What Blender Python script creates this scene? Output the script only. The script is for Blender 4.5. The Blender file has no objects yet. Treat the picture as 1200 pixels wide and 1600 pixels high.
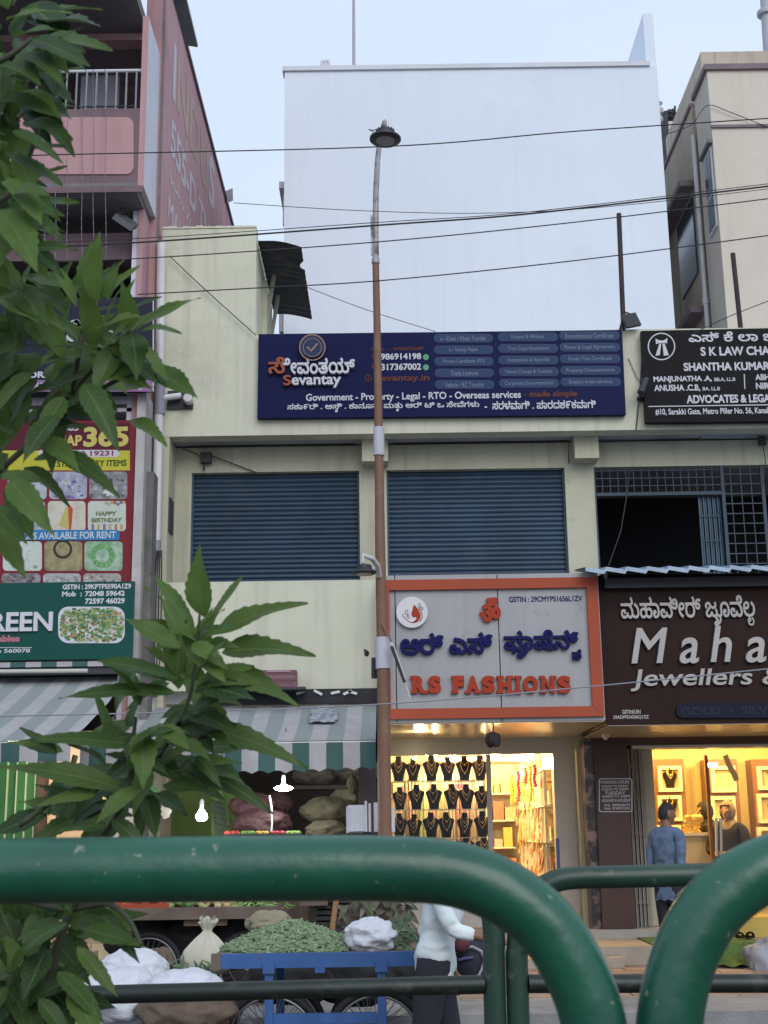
import bpy, bmesh, math, random
from mathutils import Vector, Matrix, noise, geometry
import numpy as np
R = math.radians
rnd = random.Random(7)
scene = bpy.context.scene
COL = scene.collection

# ------------------------------------------------------------------ camera
PITCH, ROLL, FPX = R(13.7), -0.0145, 2050.0
CAM = Vector((0, 0, 1.45))
cam_data = bpy.data.cameras.new('camera')
cam = bpy.data.objects.new('camera', cam_data); COL.objects.link(cam)
CAMR = Matrix.Rotation(math.pi/2 + PITCH, 3, 'X') @ Matrix.Rotation(ROLL, 3, 'Z')
cam.matrix_world = Matrix.Translation(CAM) @ CAMR.to_4x4()
cam_data.sensor_fit = 'VERTICAL'; cam_data.sensor_height = 36; cam_data.sensor_width = 27
cam_data.lens = FPX/1600*36
cam_data.clip_end = 2000; cam_data.clip_start = 0.05
cam_data.dof.use_dof = True; cam_data.dof.focus_distance = 13.5; cam_data.dof.aperture_fstop = 14
scene.camera = cam

# ------------------------------------------------------------------ world, sun, exposure
world = bpy.data.worlds.new('World'); scene.world = world; world.use_nodes = True
SUN_EL, SUN_ROT = R(32), R(200)
def build_world():
    nt = world.node_tree; n = nt.nodes; l = nt.links
    bg = n['Background']
    sky = n.new('ShaderNodeTexSky'); sky.sky_type = 'NISHITA'; sky.sun_disc = False
    sky.sun_elevation = SUN_EL; sky.sun_rotation = SUN_ROT; sky.air_density = 1.3; sky.dust_density = 2.5
    tc = n.new('ShaderNodeTexCoord')
    mp = n.new('ShaderNodeMapping'); mp.inputs['Scale'].default_value = (1.2, 1.2, 2.6); mp.inputs['Location'].default_value = (.4, .1, .2)
    nz = n.new('ShaderNodeTexNoise'); nz.inputs['Scale'].default_value = 2.1; nz.inputs['Detail'].default_value = 5
    nz.inputs['Roughness'].default_value = .5
    l.new(tc.outputs['Generated'], mp.inputs['Vector']); l.new(mp.outputs[0], nz.inputs['Vector'])
    cr = n.new('ShaderNodeValToRGB')                       # a thin closed cloud deck, slightly uneven
    cr.color_ramp.elements[0].position = .30; cr.color_ramp.elements[0].color = (4.6, 5.5, 7.0, 1)
    cr.color_ramp.elements[1].position = .72; cr.color_ramp.elements[1].color = (5.35, 6.1, 7.35, 1)
    l.new(nz.outputs['Fac'], cr.inputs['Fac'])
    mx = n.new('ShaderNodeMix'); mx.data_type = 'RGBA'; mx.inputs['Factor'].default_value = .93
    l.new(sky.outputs[0], mx.inputs[6]); l.new(cr.outputs[0], mx.inputs[7])
    l.new(mx.outputs[2], bg.inputs['Color']); bg.inputs['Strength'].default_value = .115
build_world()
sun_data = bpy.data.lights.new('sun', 'SUN'); sun_data.energy = 1.15; sun_data.angle = R(40); sun_data.color = (1, .96, .93)
sun = bpy.data.objects.new('sun', sun_data); COL.objects.link(sun)
# the sun stands behind the camera, to its right, veiled by the cloud
sun.rotation_euler = (R(90) - SUN_EL, 0, R(20))
sun.location = (10, -30, 30)
scene.view_settings.view_transform = 'Standard'; scene.view_settings.look = 'None'
scene.view_settings.exposure = 0.36; scene.view_settings.gamma = 1
try:
    scene.view_settings.use_curve_mapping = False
    scene.cycles.use_denoising = True
    scene.cycles.max_bounces = 8; scene.cycles.transparent_max_bounces = 12
    scene.cycles.sample_clamp_indirect = 6
except Exception:
    pass

# ------------------------------------------------------------------ picture point -> place, at a depth
def at(px, py, Y):
    d = CAMR @ Vector(((px-600)/FPX, -(py-800)/FPX, -1))
    return CAM + d*((Y-CAM.y)/d.y)
def at_x(px, py, X):
    d = CAMR @ Vector(((px-600)/FPX, -(py-800)/FPX, -1))
    return CAM + d*((X-CAM.x)/d.x)
def at_z(px, py, Z):
    d = CAMR @ Vector(((px-600)/FPX, -(py-800)/FPX, -1))
    return CAM + d*((Z-CAM.z)/d.z)
def rect(x0, y0, x1, y1, Y):
    xm, ym = (x0+x1)/2, (y0+y1)/2
    return at(x0, ym, Y).x, at(x1, ym, Y).x, at(xm, y1, Y).z, at(xm, y0, Y).z   # X0 X1 Z0 Z1
def PX(Y): return Y/FPX*0.985        # metres per picture pixel, about

# ------------------------------------------------------------------ mesh builder
class MB:
    def __init__(s): s.v = []; s.f = []; s.uv = []
    def add(s, vs, fs):
        b = len(s.v); s.v += [Vector(v) for v in vs]; s.f += [tuple(i+b for i in f) for f in fs]; return s
    def box(s, x0, x1, y0, y1, z0, z1):
        if x0 > x1: x0, x1 = x1, x0
        if y0 > y1: y0, y1 = y1, y0
        if z0 > z1: z0, z1 = z1, z0
        return s.add([(x0,y0,z0),(x1,y0,z0),(x1,y1,z0),(x0,y1,z0),(x0,y0,z1),(x1,y0,z1),(x1,y1,z1),(x0,y1,z1)],
                     [(0,3,2,1),(4,5,6,7),(0,1,5,4),(1,2,6,5),(2,3,7,6),(3,0,4,7)])
    def pbox(s, x0, y0, x1, y1, Y, t):          # picture rectangle on plane Y, thickness t going away
        a, b, c, d = rect(x0, y0, x1, y1, Y); return s.box(a, b, Y, Y+t, c, d)
    def obox(s, c, u, v, w):                     # oriented box, half vectors
        c = Vector(c); u = Vector(u); v = Vector(v); w = Vector(w)
        return s.add([c-u-v-w, c+u-v-w, c+u+v-w, c-u+v-w, c-u-v+w, c+u-v+w, c+u+v+w, c-u+v+w],
                     [(0,3,2,1),(4,5,6,7),(0,1,5,4),(1,2,6,5),(2,3,7,6),(3,0,4,7)])
    def bar(s, a, b, w, h, up=(0,0,1)):
        a = Vector(a); b = Vector(b); d = (b-a); up = Vector(up)
        n = d.cross(up)
        if n.length < 1e-6: n = d.cross(Vector((0,1,0)))
        n.normalize(); m = n.cross(d).normalized()
        return s.obox((a+b)/2, d/2, n*w/2, m*h/2)
    def quad(s, a, b, c, d): return s.add([a,b,c,d], [(0,1,2,3)])
    def tube(s, pts, r, n=10, cap=True):
        pts = [Vector(p) for p in pts]; m = len(pts)
        rs = list(r) if hasattr(r, '__len__') else [r]*m
        base = len(s.v); prev = None
        for i, p in enumerate(pts):
            t = (pts[min(i+1, m-1)] - pts[max(i-1, 0)])
            if t.length < 1e-9: t = Vector((0,0,1))
            t.normalize()
            if prev is None:
                a = Vector((0,0,1)) if abs(t.z) < .9 else Vector((0,1,0))
                u = t.cross(a).normalized()
            else:
                u = (prev - t*prev.dot(t))
                u = u.normalized() if u.length > 1e-6 else t.orthogonal().normalized()
            prev = u; w = t.cross(u)
            for k in range(n):
                a = 2*math.pi*k/n; s.v.append(p + (u*math.cos(a) + w*math.sin(a))*rs[i])
        for i in range(m-1):
            for k in range(n):
                a = base+i*n+k; b = base+i*n+(k+1) % n
                s.f.append((a, b, b+n, a+n))
        if cap:
            s.f.append(tuple(base+k for k in reversed(range(n)))); s.f.append(tuple(base+(m-1)*n+k for k in range(n)))
        return s
    def lathe(s, c, prof, n=20, axis=(0,0,1), cap=True):
        ax = Vector(axis).normalized(); u = ax.orthogonal().normalized(); w = ax.cross(u); c = Vector(c); base = len(s.v); m = len(prof)
        for r, h in prof:
            for k in range(n):
                a = 2*math.pi*k/n; s.v.append(c + ax*h + (u*math.cos(a)+w*math.sin(a))*max(r, 1e-4))
        for i in range(m-1):
            for k in range(n):
                a = base+i*n+k; b = base+i*n+(k+1) % n; s.f.append((a, b, b+n, a+n))
        if cap:
            s.f.append(tuple(base+k for k in reversed(range(n)))); s.f.append(tuple(base+(m-1)*n+k for k in range(n)))
        return s
    def blob(s, c, rad, seed=0, amp=.15, freq=2.0, nu=20, nv=12, rot=None, fold=0, flat=None, crease=0):
        c = Vector(c); base = len(s.v); o = Vector((seed*7.3, seed*3.1, seed*1.7)); M = rot or Matrix.Identity(3)
        for j in range(nv+1):
            th = math.pi*j/nv
            for i in range(nu):
                ph = 2*math.pi*i/nu
                d = Vector((math.sin(th)*math.cos(ph), math.sin(th)*math.sin(ph), math.cos(th)))
                k = 1 + amp*noise.noise(d*freq+o) + .4*amp*noise.noise(d*freq*2.7+o)
                if fold: k += fold*math.sin(th)*abs(noise.noise(Vector((d.x*5, d.y*5, d.z*1.6))+o))
                if crease:
                    w = Vector((d.x*2.6, d.y*2.6, d.z*.9))+o; w += Vector((noise.noise(w*1.3), noise.noise(w*1.3+o), noise.noise(w*1.7)))*.6
                    k += crease*((1-abs(noise.noise(w)))**4 + .4*(1-abs(noise.noise(w*2.1)))**4 - .5)*(.35+.65*math.sin(th))
                p = Vector((d.x*rad[0], d.y*rad[1], d.z*rad[2]))*k
                if flat is not None and p.z < -rad[2]*flat: p.z = -rad[2]*flat
                s.v.append(c + M @ p)
        for j in range(nv):
            for i in range(nu):
                a = base+j*nu+i; b = base+j*nu+(i+1) % nu; s.f.append((a, a+nu, b+nu, b))
        return s
    def poly(s, pts2, O, U, V, N, t):            # flat outline (u,v) raised by t along N
        n = len(pts2); O = Vector(O); U = Vector(U); V = Vector(V); N = Vector(N); b = len(s.v)
        for (u, v) in pts2: s.v.append(O+U*u+V*v+N*t)
        for (u, v) in pts2: s.v.append(O+U*u+V*v)
        s.f.append(tuple(range(b, b+n)))
        for i in range(n):
            j = (i+1) % n; s.f.append((b+i, b+n+i, b+n+j, b+j))
        return s

ORG = {}
def root_of(o):
    while o.parent: o = o.parent
    return o
def make_mesh(name, mb, mat, off, smooth):
    me = bpy.data.meshes.new(name)
    me.from_pydata([tuple(v-off) for v in mb.v], [], mb.f); me.validate(verbose=False)
    if smooth:
        me.polygons.foreach_set('use_smooth', [True]*len(me.polygons))
        if smooth != 'all':
            try: me.set_sharp_from_angle(angle=R(40))
            except Exception: pass
    if mat: me.materials.append(mat)
    if mb.uv and len(mb.uv) == len(me.vertices):
        at_ = me.attributes.new('leafuv', 'FLOAT_VECTOR', 'POINT'); at_.data.foreach_set('vector', [c for q in mb.uv for c in (q[0], q[1], 0)])
    me.update(); return me
def props(o, label, cat, group=None, kind=None):
    if label: o['label'] = label
    if cat: o['category'] = cat
    if group: o['group'] = group
    if kind: o['kind'] = kind
    return o
def thing(name, label, cat, loc=(0,0,0), group=None):
    o = bpy.data.objects.new(name, None); COL.objects.link(o); o.empty_display_size = .1
    o.location = loc; ORG[o] = Vector(loc)
    return props(o, label, cat, group)
def part(name, mb, mat, parent, smooth=False, label=None):
    off = ORG[root_of(parent)]
    o = bpy.data.objects.new(name, make_mesh(name, mb, mat, off, smooth)); COL.objects.link(o)
    o.parent = parent
    if label: o['label'] = label
    return o
def solo(name, mb, mat, label, cat, group=None, smooth=False, kind=None):
    xs = [v.x for v in mb.v]; ys = [v.y for v in mb.v]; zs = [v.z for v in mb.v]
    off = Vector(((min(xs)+max(xs))/2, (min(ys)+max(ys))/2, min(zs)))
    o = bpy.data.objects.new(name, make_mesh(name, mb, mat, off, smooth)); COL.objects.link(o)
    o.location = off; ORG[o] = off
    return props(o, label, cat, group, kind)
def structure(name, mb, mat, smooth=False):
    o = bpy.data.objects.new(name, make_mesh(name, mb, mat, Vector(), smooth)); COL.objects.link(o); o['kind'] = 'structure'
    ORG[o] = Vector(); return o
def dup(o, loc, label=None, parent=None):
    c = o.copy(); COL.objects.link(c)
    if parent is None: c.location = loc
    else: c.parent = parent
    if label: c['label'] = label
    for ch in [x for x in bpy.data.objects if x.parent == o]:
        dup(ch, None, None, c)
    return c

# ------------------------------------------------------------------ materials
def mat(name, col, rough=.7, var=.12, vscale=3.0, col2=None, streak=0, streakcol=None, bump=0, bscale=40, metal=0, spec=None,
        emit=None, estr=0, coat=0, blotch=0, blotchcol=None, bl_scale=1.2, bl_lo=.56, bl_hi=.66):
    m = bpy.data.materials.new(name); m.use_nodes = True; nt = m.node_tree; n = nt.nodes; l = nt.links; p = n['Principled BSDF']
    p.inputs['Roughness'].default_value = rough; p.inputs['Metallic'].default_value = metal
    if spec is not None: p.inputs['Specular IOR Level'].default_value = spec
    if coat: p.inputs['Coat Weight'].default_value = coat
    if emit: p.inputs['Emission Color'].default_value = (*emit, 1); p.inputs['Emission Strength'].default_value = estr
    tc = n.new('ShaderNodeTexCoord'); src = tc.outputs['Object']
    c = Vector(col); c2 = Vector(col2) if col2 else c*(1-var*1.6)
    nz = n.new('ShaderNodeTexNoise'); nz.inputs['Scale'].default_value = vscale; nz.inputs['Detail'].default_value = 6; nz.inputs['Roughness'].default_value = .6
    l.new(src, nz.inputs['Vector'])
    cr = n.new('ShaderNodeValToRGB'); cr.color_ramp.elements[0].position = .32; cr.color_ramp.elements[1].position = .68
    cr.color_ramp.elements[0].color = (*c2, 1); cr.color_ramp.elements[1].color = (*c, 1)
    l.new(nz.outputs['Fac'], cr.inputs['Fac']); out = cr.outputs['Color']
    def layer(out, fac_socket, colr, amount):
        mu = n.new('ShaderNodeMath'); mu.operation = 'MULTIPLY'; mu.inputs[1].default_value = amount; l.new(fac_socket, mu.inputs[0])
        mx = n.new('ShaderNodeMix'); mx.data_type = 'RGBA'; l.new(mu.outputs[0], mx.inputs['Factor']); l.new(out, mx.inputs[6]); mx.inputs[7].default_value = (*colr, 1)
        return mx.outputs[2]
    if streak:
        mp = n.new('ShaderNodeMapping'); mp.inputs['Scale'].default_value = (7, 7, .35); l.new(src, mp.inputs['Vector'])
        ns = n.new('ShaderNodeTexNoise'); ns.inputs['Scale'].default_value = 1.3; ns.inputs['Detail'].default_value = 5; l.new(mp.outputs[0], ns.inputs['Vector'])
        rs = n.new('ShaderNodeValToRGB'); rs.color_ramp.elements[0].position = .5; rs.color_ramp.elements[1].position = .75; l.new(ns.outputs['Fac'], rs.inputs['Fac'])
        out = layer(out, rs.outputs['Color'], streakcol or tuple(c*.45), streak)
    if blotch:
        nb = n.new('ShaderNodeTexNoise'); nb.inputs['Scale'].default_value = bl_scale; nb.inputs['Detail'].default_value = 9; nb.inputs['Roughness'].default_value = .65; l.new(src, nb.inputs['Vector'])
        rb = n.new('ShaderNodeValToRGB'); rb.color_ramp.elements[0].position = bl_lo; rb.color_ramp.elements[1].position = bl_hi; l.new(nb.outputs['Fac'], rb.inputs['Fac'])
        out = layer(out, rb.outputs['Color'], blotchcol or tuple(c*.4), blotch)
    l.new(out, p.inputs['Base Color'])
    if bump:
        nb2 = n.new('ShaderNodeTexNoise'); nb2.inputs['Scale'].default_value = bscale; nb2.inputs['Detail'].default_value = 4; l.new(src, nb2.inputs['Vector'])
        b = n.new('ShaderNodeBump'); b.inputs['Strength'].default_value = bump; b.inputs['Distance'].default_value = .02; l.new(nb2.outputs['Fac'], b.inputs['Height']); l.new(b.outputs[0], p.inputs['Normal'])
    return m
def stripes(name, ca, cb, period, axis=0, duty=.5, rough=.8, wob=0):
    m = mat(name, ca, rough, .1, 5, streak=.25, streakcol=tuple(Vector(ca)*.6)); nt = m.node_tree; n = nt.nodes; l = nt.links; p = n['Principled BSDF']
    src = p.inputs['Base Color'].links[0].from_socket
    tc = n.new('ShaderNodeTexCoord'); sp = n.new('ShaderNodeSeparateXYZ'); l.new(tc.outputs['Object'], sp.inputs[0])
    a = n.new('ShaderNodeMath'); a.operation = 'DIVIDE'; a.inputs[1].default_value = period; l.new(sp.outputs[axis], a.inputs[0])
    a2 = n.new('ShaderNodeMath'); a2.operation = 'ADD'; a2.inputs[1].default_value = 100.25; l.new(a.outputs[0], a2.inputs[0])
    f = n.new('ShaderNodeMath'); f.operation = 'FRACT'; l.new(a2.outputs[0], f.inputs[0])
    g = n.new('ShaderNodeMath'); g.operation = 'GREATER_THAN'; g.inputs[1].default_value = duty; l.new(f.outputs[0], g.inputs[0])
    mx = n.new('ShaderNodeMix'); mx.data_type = 'RGBA'; l.new(g.outputs[0], mx.inputs['Factor']); l.new(src, mx.inputs[6]); mx.inputs[7].default_value = (*cb, 1)
    l.new(mx.outputs[2], p.inputs['Base Color']); return m
def island(name, cols, rough=.6, translucent=0, spec=.3):      # each loose piece takes its own colour
    m = bpy.data.materials.new(name); m.use_nodes = True; nt = m.node_tree; n = nt.nodes; l = nt.links; p = n['Principled BSDF']
    g = n.new('ShaderNodeNewGeometry'); cr = n.new('ShaderNodeValToRGB'); e = cr.color_ramp.elements
    for i, c in enumerate(cols):
        q = e[i] if i < 2 else e.new(1.0)
    for i, c in enumerate(cols): e[i].position = i/(len(cols)-1); e[i].color = (*c, 1)
    l.new(g.outputs['Random Per Island'], cr.inputs['Fac'])
    nz = n.new('ShaderNodeTexNoise'); nz.inputs['Scale'].default_value = 25; tc = n.new('ShaderNodeTexCoord'); l.new(tc.outputs['Object'], nz.inputs['Vector'])
    hs = n.new('ShaderNodeHueSaturation'); l.new(cr.outputs[0], hs.inputs['Color'])
    mr = n.new('ShaderNodeMapRange'); mr.inputs['To Min'].default_value = .7; mr.inputs['To Max'].default_value = 1.3; l.new(nz.outputs['Fac'], mr.inputs['Value']); l.new(mr.outputs[0], hs.inputs['Value'])
    l.new(hs.outputs[0], p.inputs['Base Color']); p.inputs['Roughness'].default_value = rough; p.inputs['Specular IOR Level'].default_value = spec
    if translucent:
        t = n.new('ShaderNodeBsdfTranslucent'); l.new(hs.outputs[0], t.inputs['Color'])
        ms = n.new('ShaderNodeMixShader'); ms.inputs[0].default_value = translucent
        l.new(p.outputs[0], ms.inputs[1]); l.new(t.outputs[0], ms.inputs[2]); l.new(ms.outputs[0], n['Material Output'].inputs['Surface'])
    return m
def leafmat(name, cols, rough, transl):
    m = island(name, cols, rough, transl); nt = m.node_tree; n = nt.nodes; l = nt.links
    hs = [q for q in n if q.type == 'HUE_SAT'][0]; outs = [k.to_socket for k in hs.outputs[0].links]
    a = n.new('ShaderNodeAttribute'); a.attribute_name = 'leafuv'; sp = n.new('ShaderNodeSeparateXYZ'); l.new(a.outputs['Vector'], sp.inputs[0])
    ab = n.new('ShaderNodeMath'); ab.operation = 'ABSOLUTE'; l.new(sp.outputs[0], ab.inputs[0])
    m1 = n.new('ShaderNodeMapRange'); m1.inputs['From Min'].default_value = .10; m1.inputs['From Max'].default_value = .02; l.new(ab.outputs[0], m1.inputs['Value'])
    k1 = n.new('ShaderNodeMath'); k1.operation = 'MULTIPLY_ADD'; k1.inputs[1].default_value = -.22; l.new(ab.outputs[0], k1.inputs[0]); l.new(sp.outputs[1], k1.inputs[2])
    k2 = n.new('ShaderNodeMath'); k2.operation = 'MULTIPLY'; k2.inputs[1].default_value = 10; l.new(k1.outputs[0], k2.inputs[0])
    k3 = n.new('ShaderNodeMath'); k3.operation = 'FRACT'; l.new(k2.outputs[0], k3.inputs[0])
    k4 = n.new('ShaderNodeMath'); k4.operation = 'PINGPONG'; k4.inputs[1].default_value = .5; l.new(k3.outputs[0], k4.inputs[0])
    m2 = n.new('ShaderNodeMapRange'); m2.inputs['From Min'].default_value = .10; m2.inputs['From Max'].default_value = .02; m2.inputs['To Max'].default_value = .5; l.new(k4.outputs[0], m2.inputs['Value'])
    mxm = n.new('ShaderNodeMath'); mxm.operation = 'MAXIMUM'; l.new(m1.outputs[0], mxm.inputs[0]); l.new(m2.outputs[0], mxm.inputs[1])
    fm_ = n.new('ShaderNodeMath'); fm_.operation = 'MULTIPLY'; fm_.inputs[1].default_value = .55; l.new(mxm.outputs[0], fm_.inputs[0])
    mx = n.new('ShaderNodeMix'); mx.data_type = 'RGBA'; l.new(fm_.outputs[0], mx.inputs['Factor']); l.new(hs.outputs[0], mx.inputs[6]); mx.inputs[7].default_value = (.17, .25, .09, 1)
    for o in outs: l.new(mx.outputs[2], o)
    return m
def glass(name, tint=(1,1,1), gloss=.12):
    m = bpy.data.materials.new(name); m.use_nodes = True; nt = m.node_tree; n = nt.nodes; l = nt.links
    n.remove(n['Principled BSDF'])
    t = n.new('ShaderNodeBsdfTransparent'); t.inputs['Color'].default_value = (*tint, 1)
    g = n.new('ShaderNodeBsdfGlossy'); g.inputs['Roughness'].default_value = .03
    fr = n.new('ShaderNodeFresnel'); fr.inputs['IOR'].default_value = 1.45
    ms = n.new('ShaderNodeMixShader'); mu = n.new('ShaderNodeMath'); mu.operation = 'MULTIPLY'; mu.inputs[1].default_value = .4; l.new(fr.outputs[0], mu.inputs[0]); l.new(mu.outputs[0], ms.inputs[0]); l.new(t.outputs[0], ms.inputs[1]); l.new(g.outputs[0], ms.inputs[2])
    l.new(ms.outputs[0], n['Material Output'].inputs['Surface']); return m
def emitter(name, col, s):
    m = bpy.data.materials.new(name); m.use_nodes = True; p = m.node_tree.nodes['Principled BSDF']
    p.inputs['Base Color'].default_value = (.8,.8,.8,1); p.inputs['Emission Color'].default_value = (*col, 1); p.inputs['Emission Strength'].default_value = s; return m

# ------------------------------------------------------------------ lettering (own fill by winding number)
_tx = bpy.data.curves.new('lettering_source', 'FONT'); _to = bpy.data.objects.new('lettering_source', _tx); COL.objects.link(_to)
_cache = {}
def outlines(s):
    if s in _cache: return _cache[s]
    _tx.body = s; _tx.size = 1; _tx.resolution_u = 4
    dg = bpy.context.evaluated_depsgraph_get(); dg.update()
    cu = _to.evaluated_get(dg).to_curve(dg, apply_modifiers=False)
    res = []
    for sp in cu.splines:
        pts = []
        if sp.type == 'BEZIER':
            bp = sp.bezier_points; n = len(bp)
            for i in range(n):
                a = bp[i]; b = bp[(i+1) % n]
                straight = (a.handle_right-a.co).cross(b.co-a.co).length < 1e-4 and (b.handle_left-b.co).cross(b.co-a.co).length < 1e-4
                seg = geometry.interpolate_bezier(a.co, a.handle_right, b.handle_left, b.co, 2 if straight else 6)
                pts += [(q.x, q.y) for q in seg[:-1]]
        else:
            pts = [(q.co.x, q.co.y) for q in sp.points]
        out = []
        for q in pts:
            if not out or (abs(q[0]-out[-1][0])+abs(q[1]-out[-1][1])) > 1e-4: out.append(q)
        if len(out) > 2: res.append(np.array(out))
    _cache[s] = res; return res
def bold(polys, k):
    if not k: return polys
    out = []
    sg = {}
    for g in split_groups(polys):                       # outer outlines run one way in some faces, the other way in others
        q = -1 if sum(signed(p) for p in g) > 0 else 1
        for p in g: sg[id(p)] = q
    k0 = k
    for p in polys:
        k = k0*sg[id(p)]
        a = np.roll(p, 1, 0); b = np.roll(p, -1, 0)
        e1 = p-a; e2 = b-p
        n1 = np.stack([-e1[:,1], e1[:,0]], 1); n2 = np.stack([-e2[:,1], e2[:,0]], 1)
        n1 /= np.maximum(np.linalg.norm(n1, axis=1, keepdims=True), 1e-9); n2 /= np.maximum(np.linalg.norm(n2, axis=1, keepdims=True), 1e-9)
        m = n1+n2; d = 1+np.sum(n1*n2, 1, keepdims=True); m = m/np.maximum(d, .45)
        out.append(p + m*k)
    return out
def bbox(polys):
    a = np.concatenate(polys); return a[:,0].min(), a[:,1].min(), a[:,0].max(), a[:,1].max()
def stroke(pts, w):
    P = np.array(pts, float); n = len(P); L = []; Rr = []
    for i in range(n):
        t = P[min(i+1, n-1)]-P[max(i-1, 0)]; t = t/np.linalg.norm(t); m = np.array([-t[1], t[0]])*w/2
        L.append(P[i]+m); Rr.append(P[i]-m)
    return np.array(L+Rr[::-1])
def smooth2(pts, k=6):
    P = [np.array(p, float) for p in pts]; out = []
    for i in range(len(P)-1):
        p0 = P[max(i-1,0)]; p1 = P[i]; p2 = P[i+1]; p3 = P[min(i+2, len(P)-1)]
        for j in range(k):
            t = j/k
            out.append(.5*((2*p1)+(-p0+p2)*t+(2*p0-5*p1+4*p2-p3)*t*t+(-p0+3*p1-3*p2+p3)*t**3))
    out.append(P[-1]); return [tuple(o) for o in out]
def composed(s, subs=(), emb=0):
    """text plus the below-base consonants of the script: subs = (index of the letter, below-base form)"""
    ps = [p.copy() for p in outlines(s)]
    for i, ch in subs:
        b0 = bbox(outlines(s[:i+1])); 
        prev = bbox(outlines(s[:i]))[2] if i and outlines(s[:i]) else 0
        if ch == 'Y':
            x = b0[2]
            cur = smooth2([(x-.12,-.02),(x-.02,-.12),(x+.02,-.26),(x-.08,-.34),(x-.18,-.27),(x-.10,-.20),(x+.06,-.24),(x+.16,-.12),(x+.15,.04)])
            st = stroke(cur, .075); ps.append(st if signed(st) < 0 else st[::-1])
        else:
            g = outlines(ch); gb = bbox(g); k = .52
            ox = (prev+b0[2])/2 - k*(gb[0]+gb[2])/2 + .1; oy = -.05 - k*gb[3]
            ps += [p*k + np.array([ox, oy]) for p in g]
    return bold(ps, emb)
def signed(p): return .5*float(np.sum(p[:,0]*np.roll(p[:,1],-1)-np.roll(p[:,0],-1)*p[:,1]))
def fill(mb, polys, O, U, V, N, t):
    """polys in (u,v) metres -> faces raised by t, with sides"""
    groups = split_groups(polys)
    for g in groups:
        vs = []; es = []
        for p in g:
            b = len(vs); vs += [Vector((float(x), float(y))) for x, y in p]; es += [(b+i, b+(i+1) % len(p)) for i in range(len(p))]
        try: ov, oe, of, *_ = geometry.delaunay_2d_cdt(vs, es, [], 0, 1e-6)
        except Exception: continue
        if not of: continue
        T = np.array([[(ov[i].x, ov[i].y) for i in f[:3]] for f in of]); c = T.mean(1)
        w = np.zeros(len(c))
        for p in g:
            a = p; b = np.roll(p, -1, 0)
            up = (a[None,:,1] <= c[:,1,None]) & (b[None,:,1] > c[:,1,None]); dn = (a[None,:,1] > c[:,1,None]) & (b[None,:,1] <= c[:,1,None])
            cr = (b[None,:,0]-a[None,:,0])*(c[:,1,None]-a[None,:,1]) - (c[:,0,None]-a[None,:,0])*(b[None,:,1]-a[None,:,1])
            w += (up & (cr > 0)).sum(1) - (dn & (cr < 0)).sum(1)
        keep = [f for f, k in zip(of, w) if k != 0]
        base = len(mb.v); n = len(ov)
        for q in ov: mb.v.append(O+U*q.x+V*q.y+N*t)
        edges = {}
        for f in keep:
            f = tuple(f[:3])
            mb.f.append(tuple(base+i for i in f))
            for i in range(3): edges[(f[i], f[(i+1) % 3])] = 1
        if t > .008:
            for q in ov: mb.v.append(O+U*q.x+V*q.y)
            for (a, b) in edges:
                if (b, a) not in edges: mb.f.append((base+b, base+a, base+n+a, base+n+b))
def split_groups(polys):
    bb = [(p[:,0].min(), p[:,0].max()) for p in polys]; idx = sorted(range(len(polys)), key=lambda i: bb[i][0]); out = []; cur = []; mx = -1e9
    for i in idx:
        if cur and bb[i][0] > mx: out.append(cur); cur = []; mx = -1e9
        cur.append(polys[i]); mx = max(mx, bb[i][1])
    if cur: out.append(cur)
    return out
UX, UZ, NF = Vector((1,0,0)), Vector((0,0,1)), Vector((0,-1,0))
def write(mb, s, box4, Y, t=.003, emb=0, subs=(), ref=None, shear=0, refsubs=()):
    """letters of s so that ref (or s) fills the picture box x0,y0,x1,y1 on the plane Y"""
    ps = composed(s, subs, emb)
    rb = bbox(composed(ref, refsubs, emb)) if ref else bbox(ps)
    x0, x1, z0, z1 = rect(*box4, Y)
    sx = (x1-x0)/(rb[2]-rb[0]); sy = (z1-z0)/(rb[3]-rb[1])
    if shear: sx *= 1/(1+shear*(rb[3]-rb[1])/(rb[2]-rb[0]))
    out = []
    for p in ps:
        q = p.copy(); u = (q[:,0]-rb[0]) + shear*(q[:,1]-rb[1]); v = q[:,1]-rb[1]
        out.append(np.stack([u*sx, v*sy], 1))
    fill(mb, out, Vector((x0, Y, z0)), UX, UZ, NF, t)
    return mb
def shape(mb, pts_px, Y, t=.003):       # an outline in picture points laid on plane Y
    pts = [at(x, y, Y) for x, y in pts_px]; O = Vector((pts[0].x, Y, pts[0].z))
    p = np.array([(q.x-O.x, q.z-O.z) for q in pts])
    if signed(p) > 0: p = p[::-1]
    fill(mb, [p], O, UX, UZ, NF, t); return mb
def px_stroke(mb, pts_px, wpx, Y, t=.003, k=5):
    return shape(mb, [tuple(q) for q in stroke(smooth2(pts_px, k), wpx)], Y, t)
def ring(cx, cy, rx, ry=None, n=28, a0=0, a1=2*math.pi):
    ry = ry or rx
    return [(cx+rx*math.cos(a0+(a1-a0)*i/n), cy+ry*math.sin(a0+(a1-a0)*i/n)) for i in range(n + (0 if abs(a1-a0-2*math.pi) < 1e-6 else 1))]
def annulus(mb, cx, cy, r, w, Y, t=.003, n=36):
    for i in range(n):
        a = 2*math.pi*i/n; b = 2*math.pi*(i+1)/n
        q = [at(cx+rr*math.cos(x), cy+rr*math.sin(x), Y)+NF*t for rr, x in ((r, a), (r, b), (r-w, b), (r-w, a))]
        mb.quad(*q)
    return mb
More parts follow.
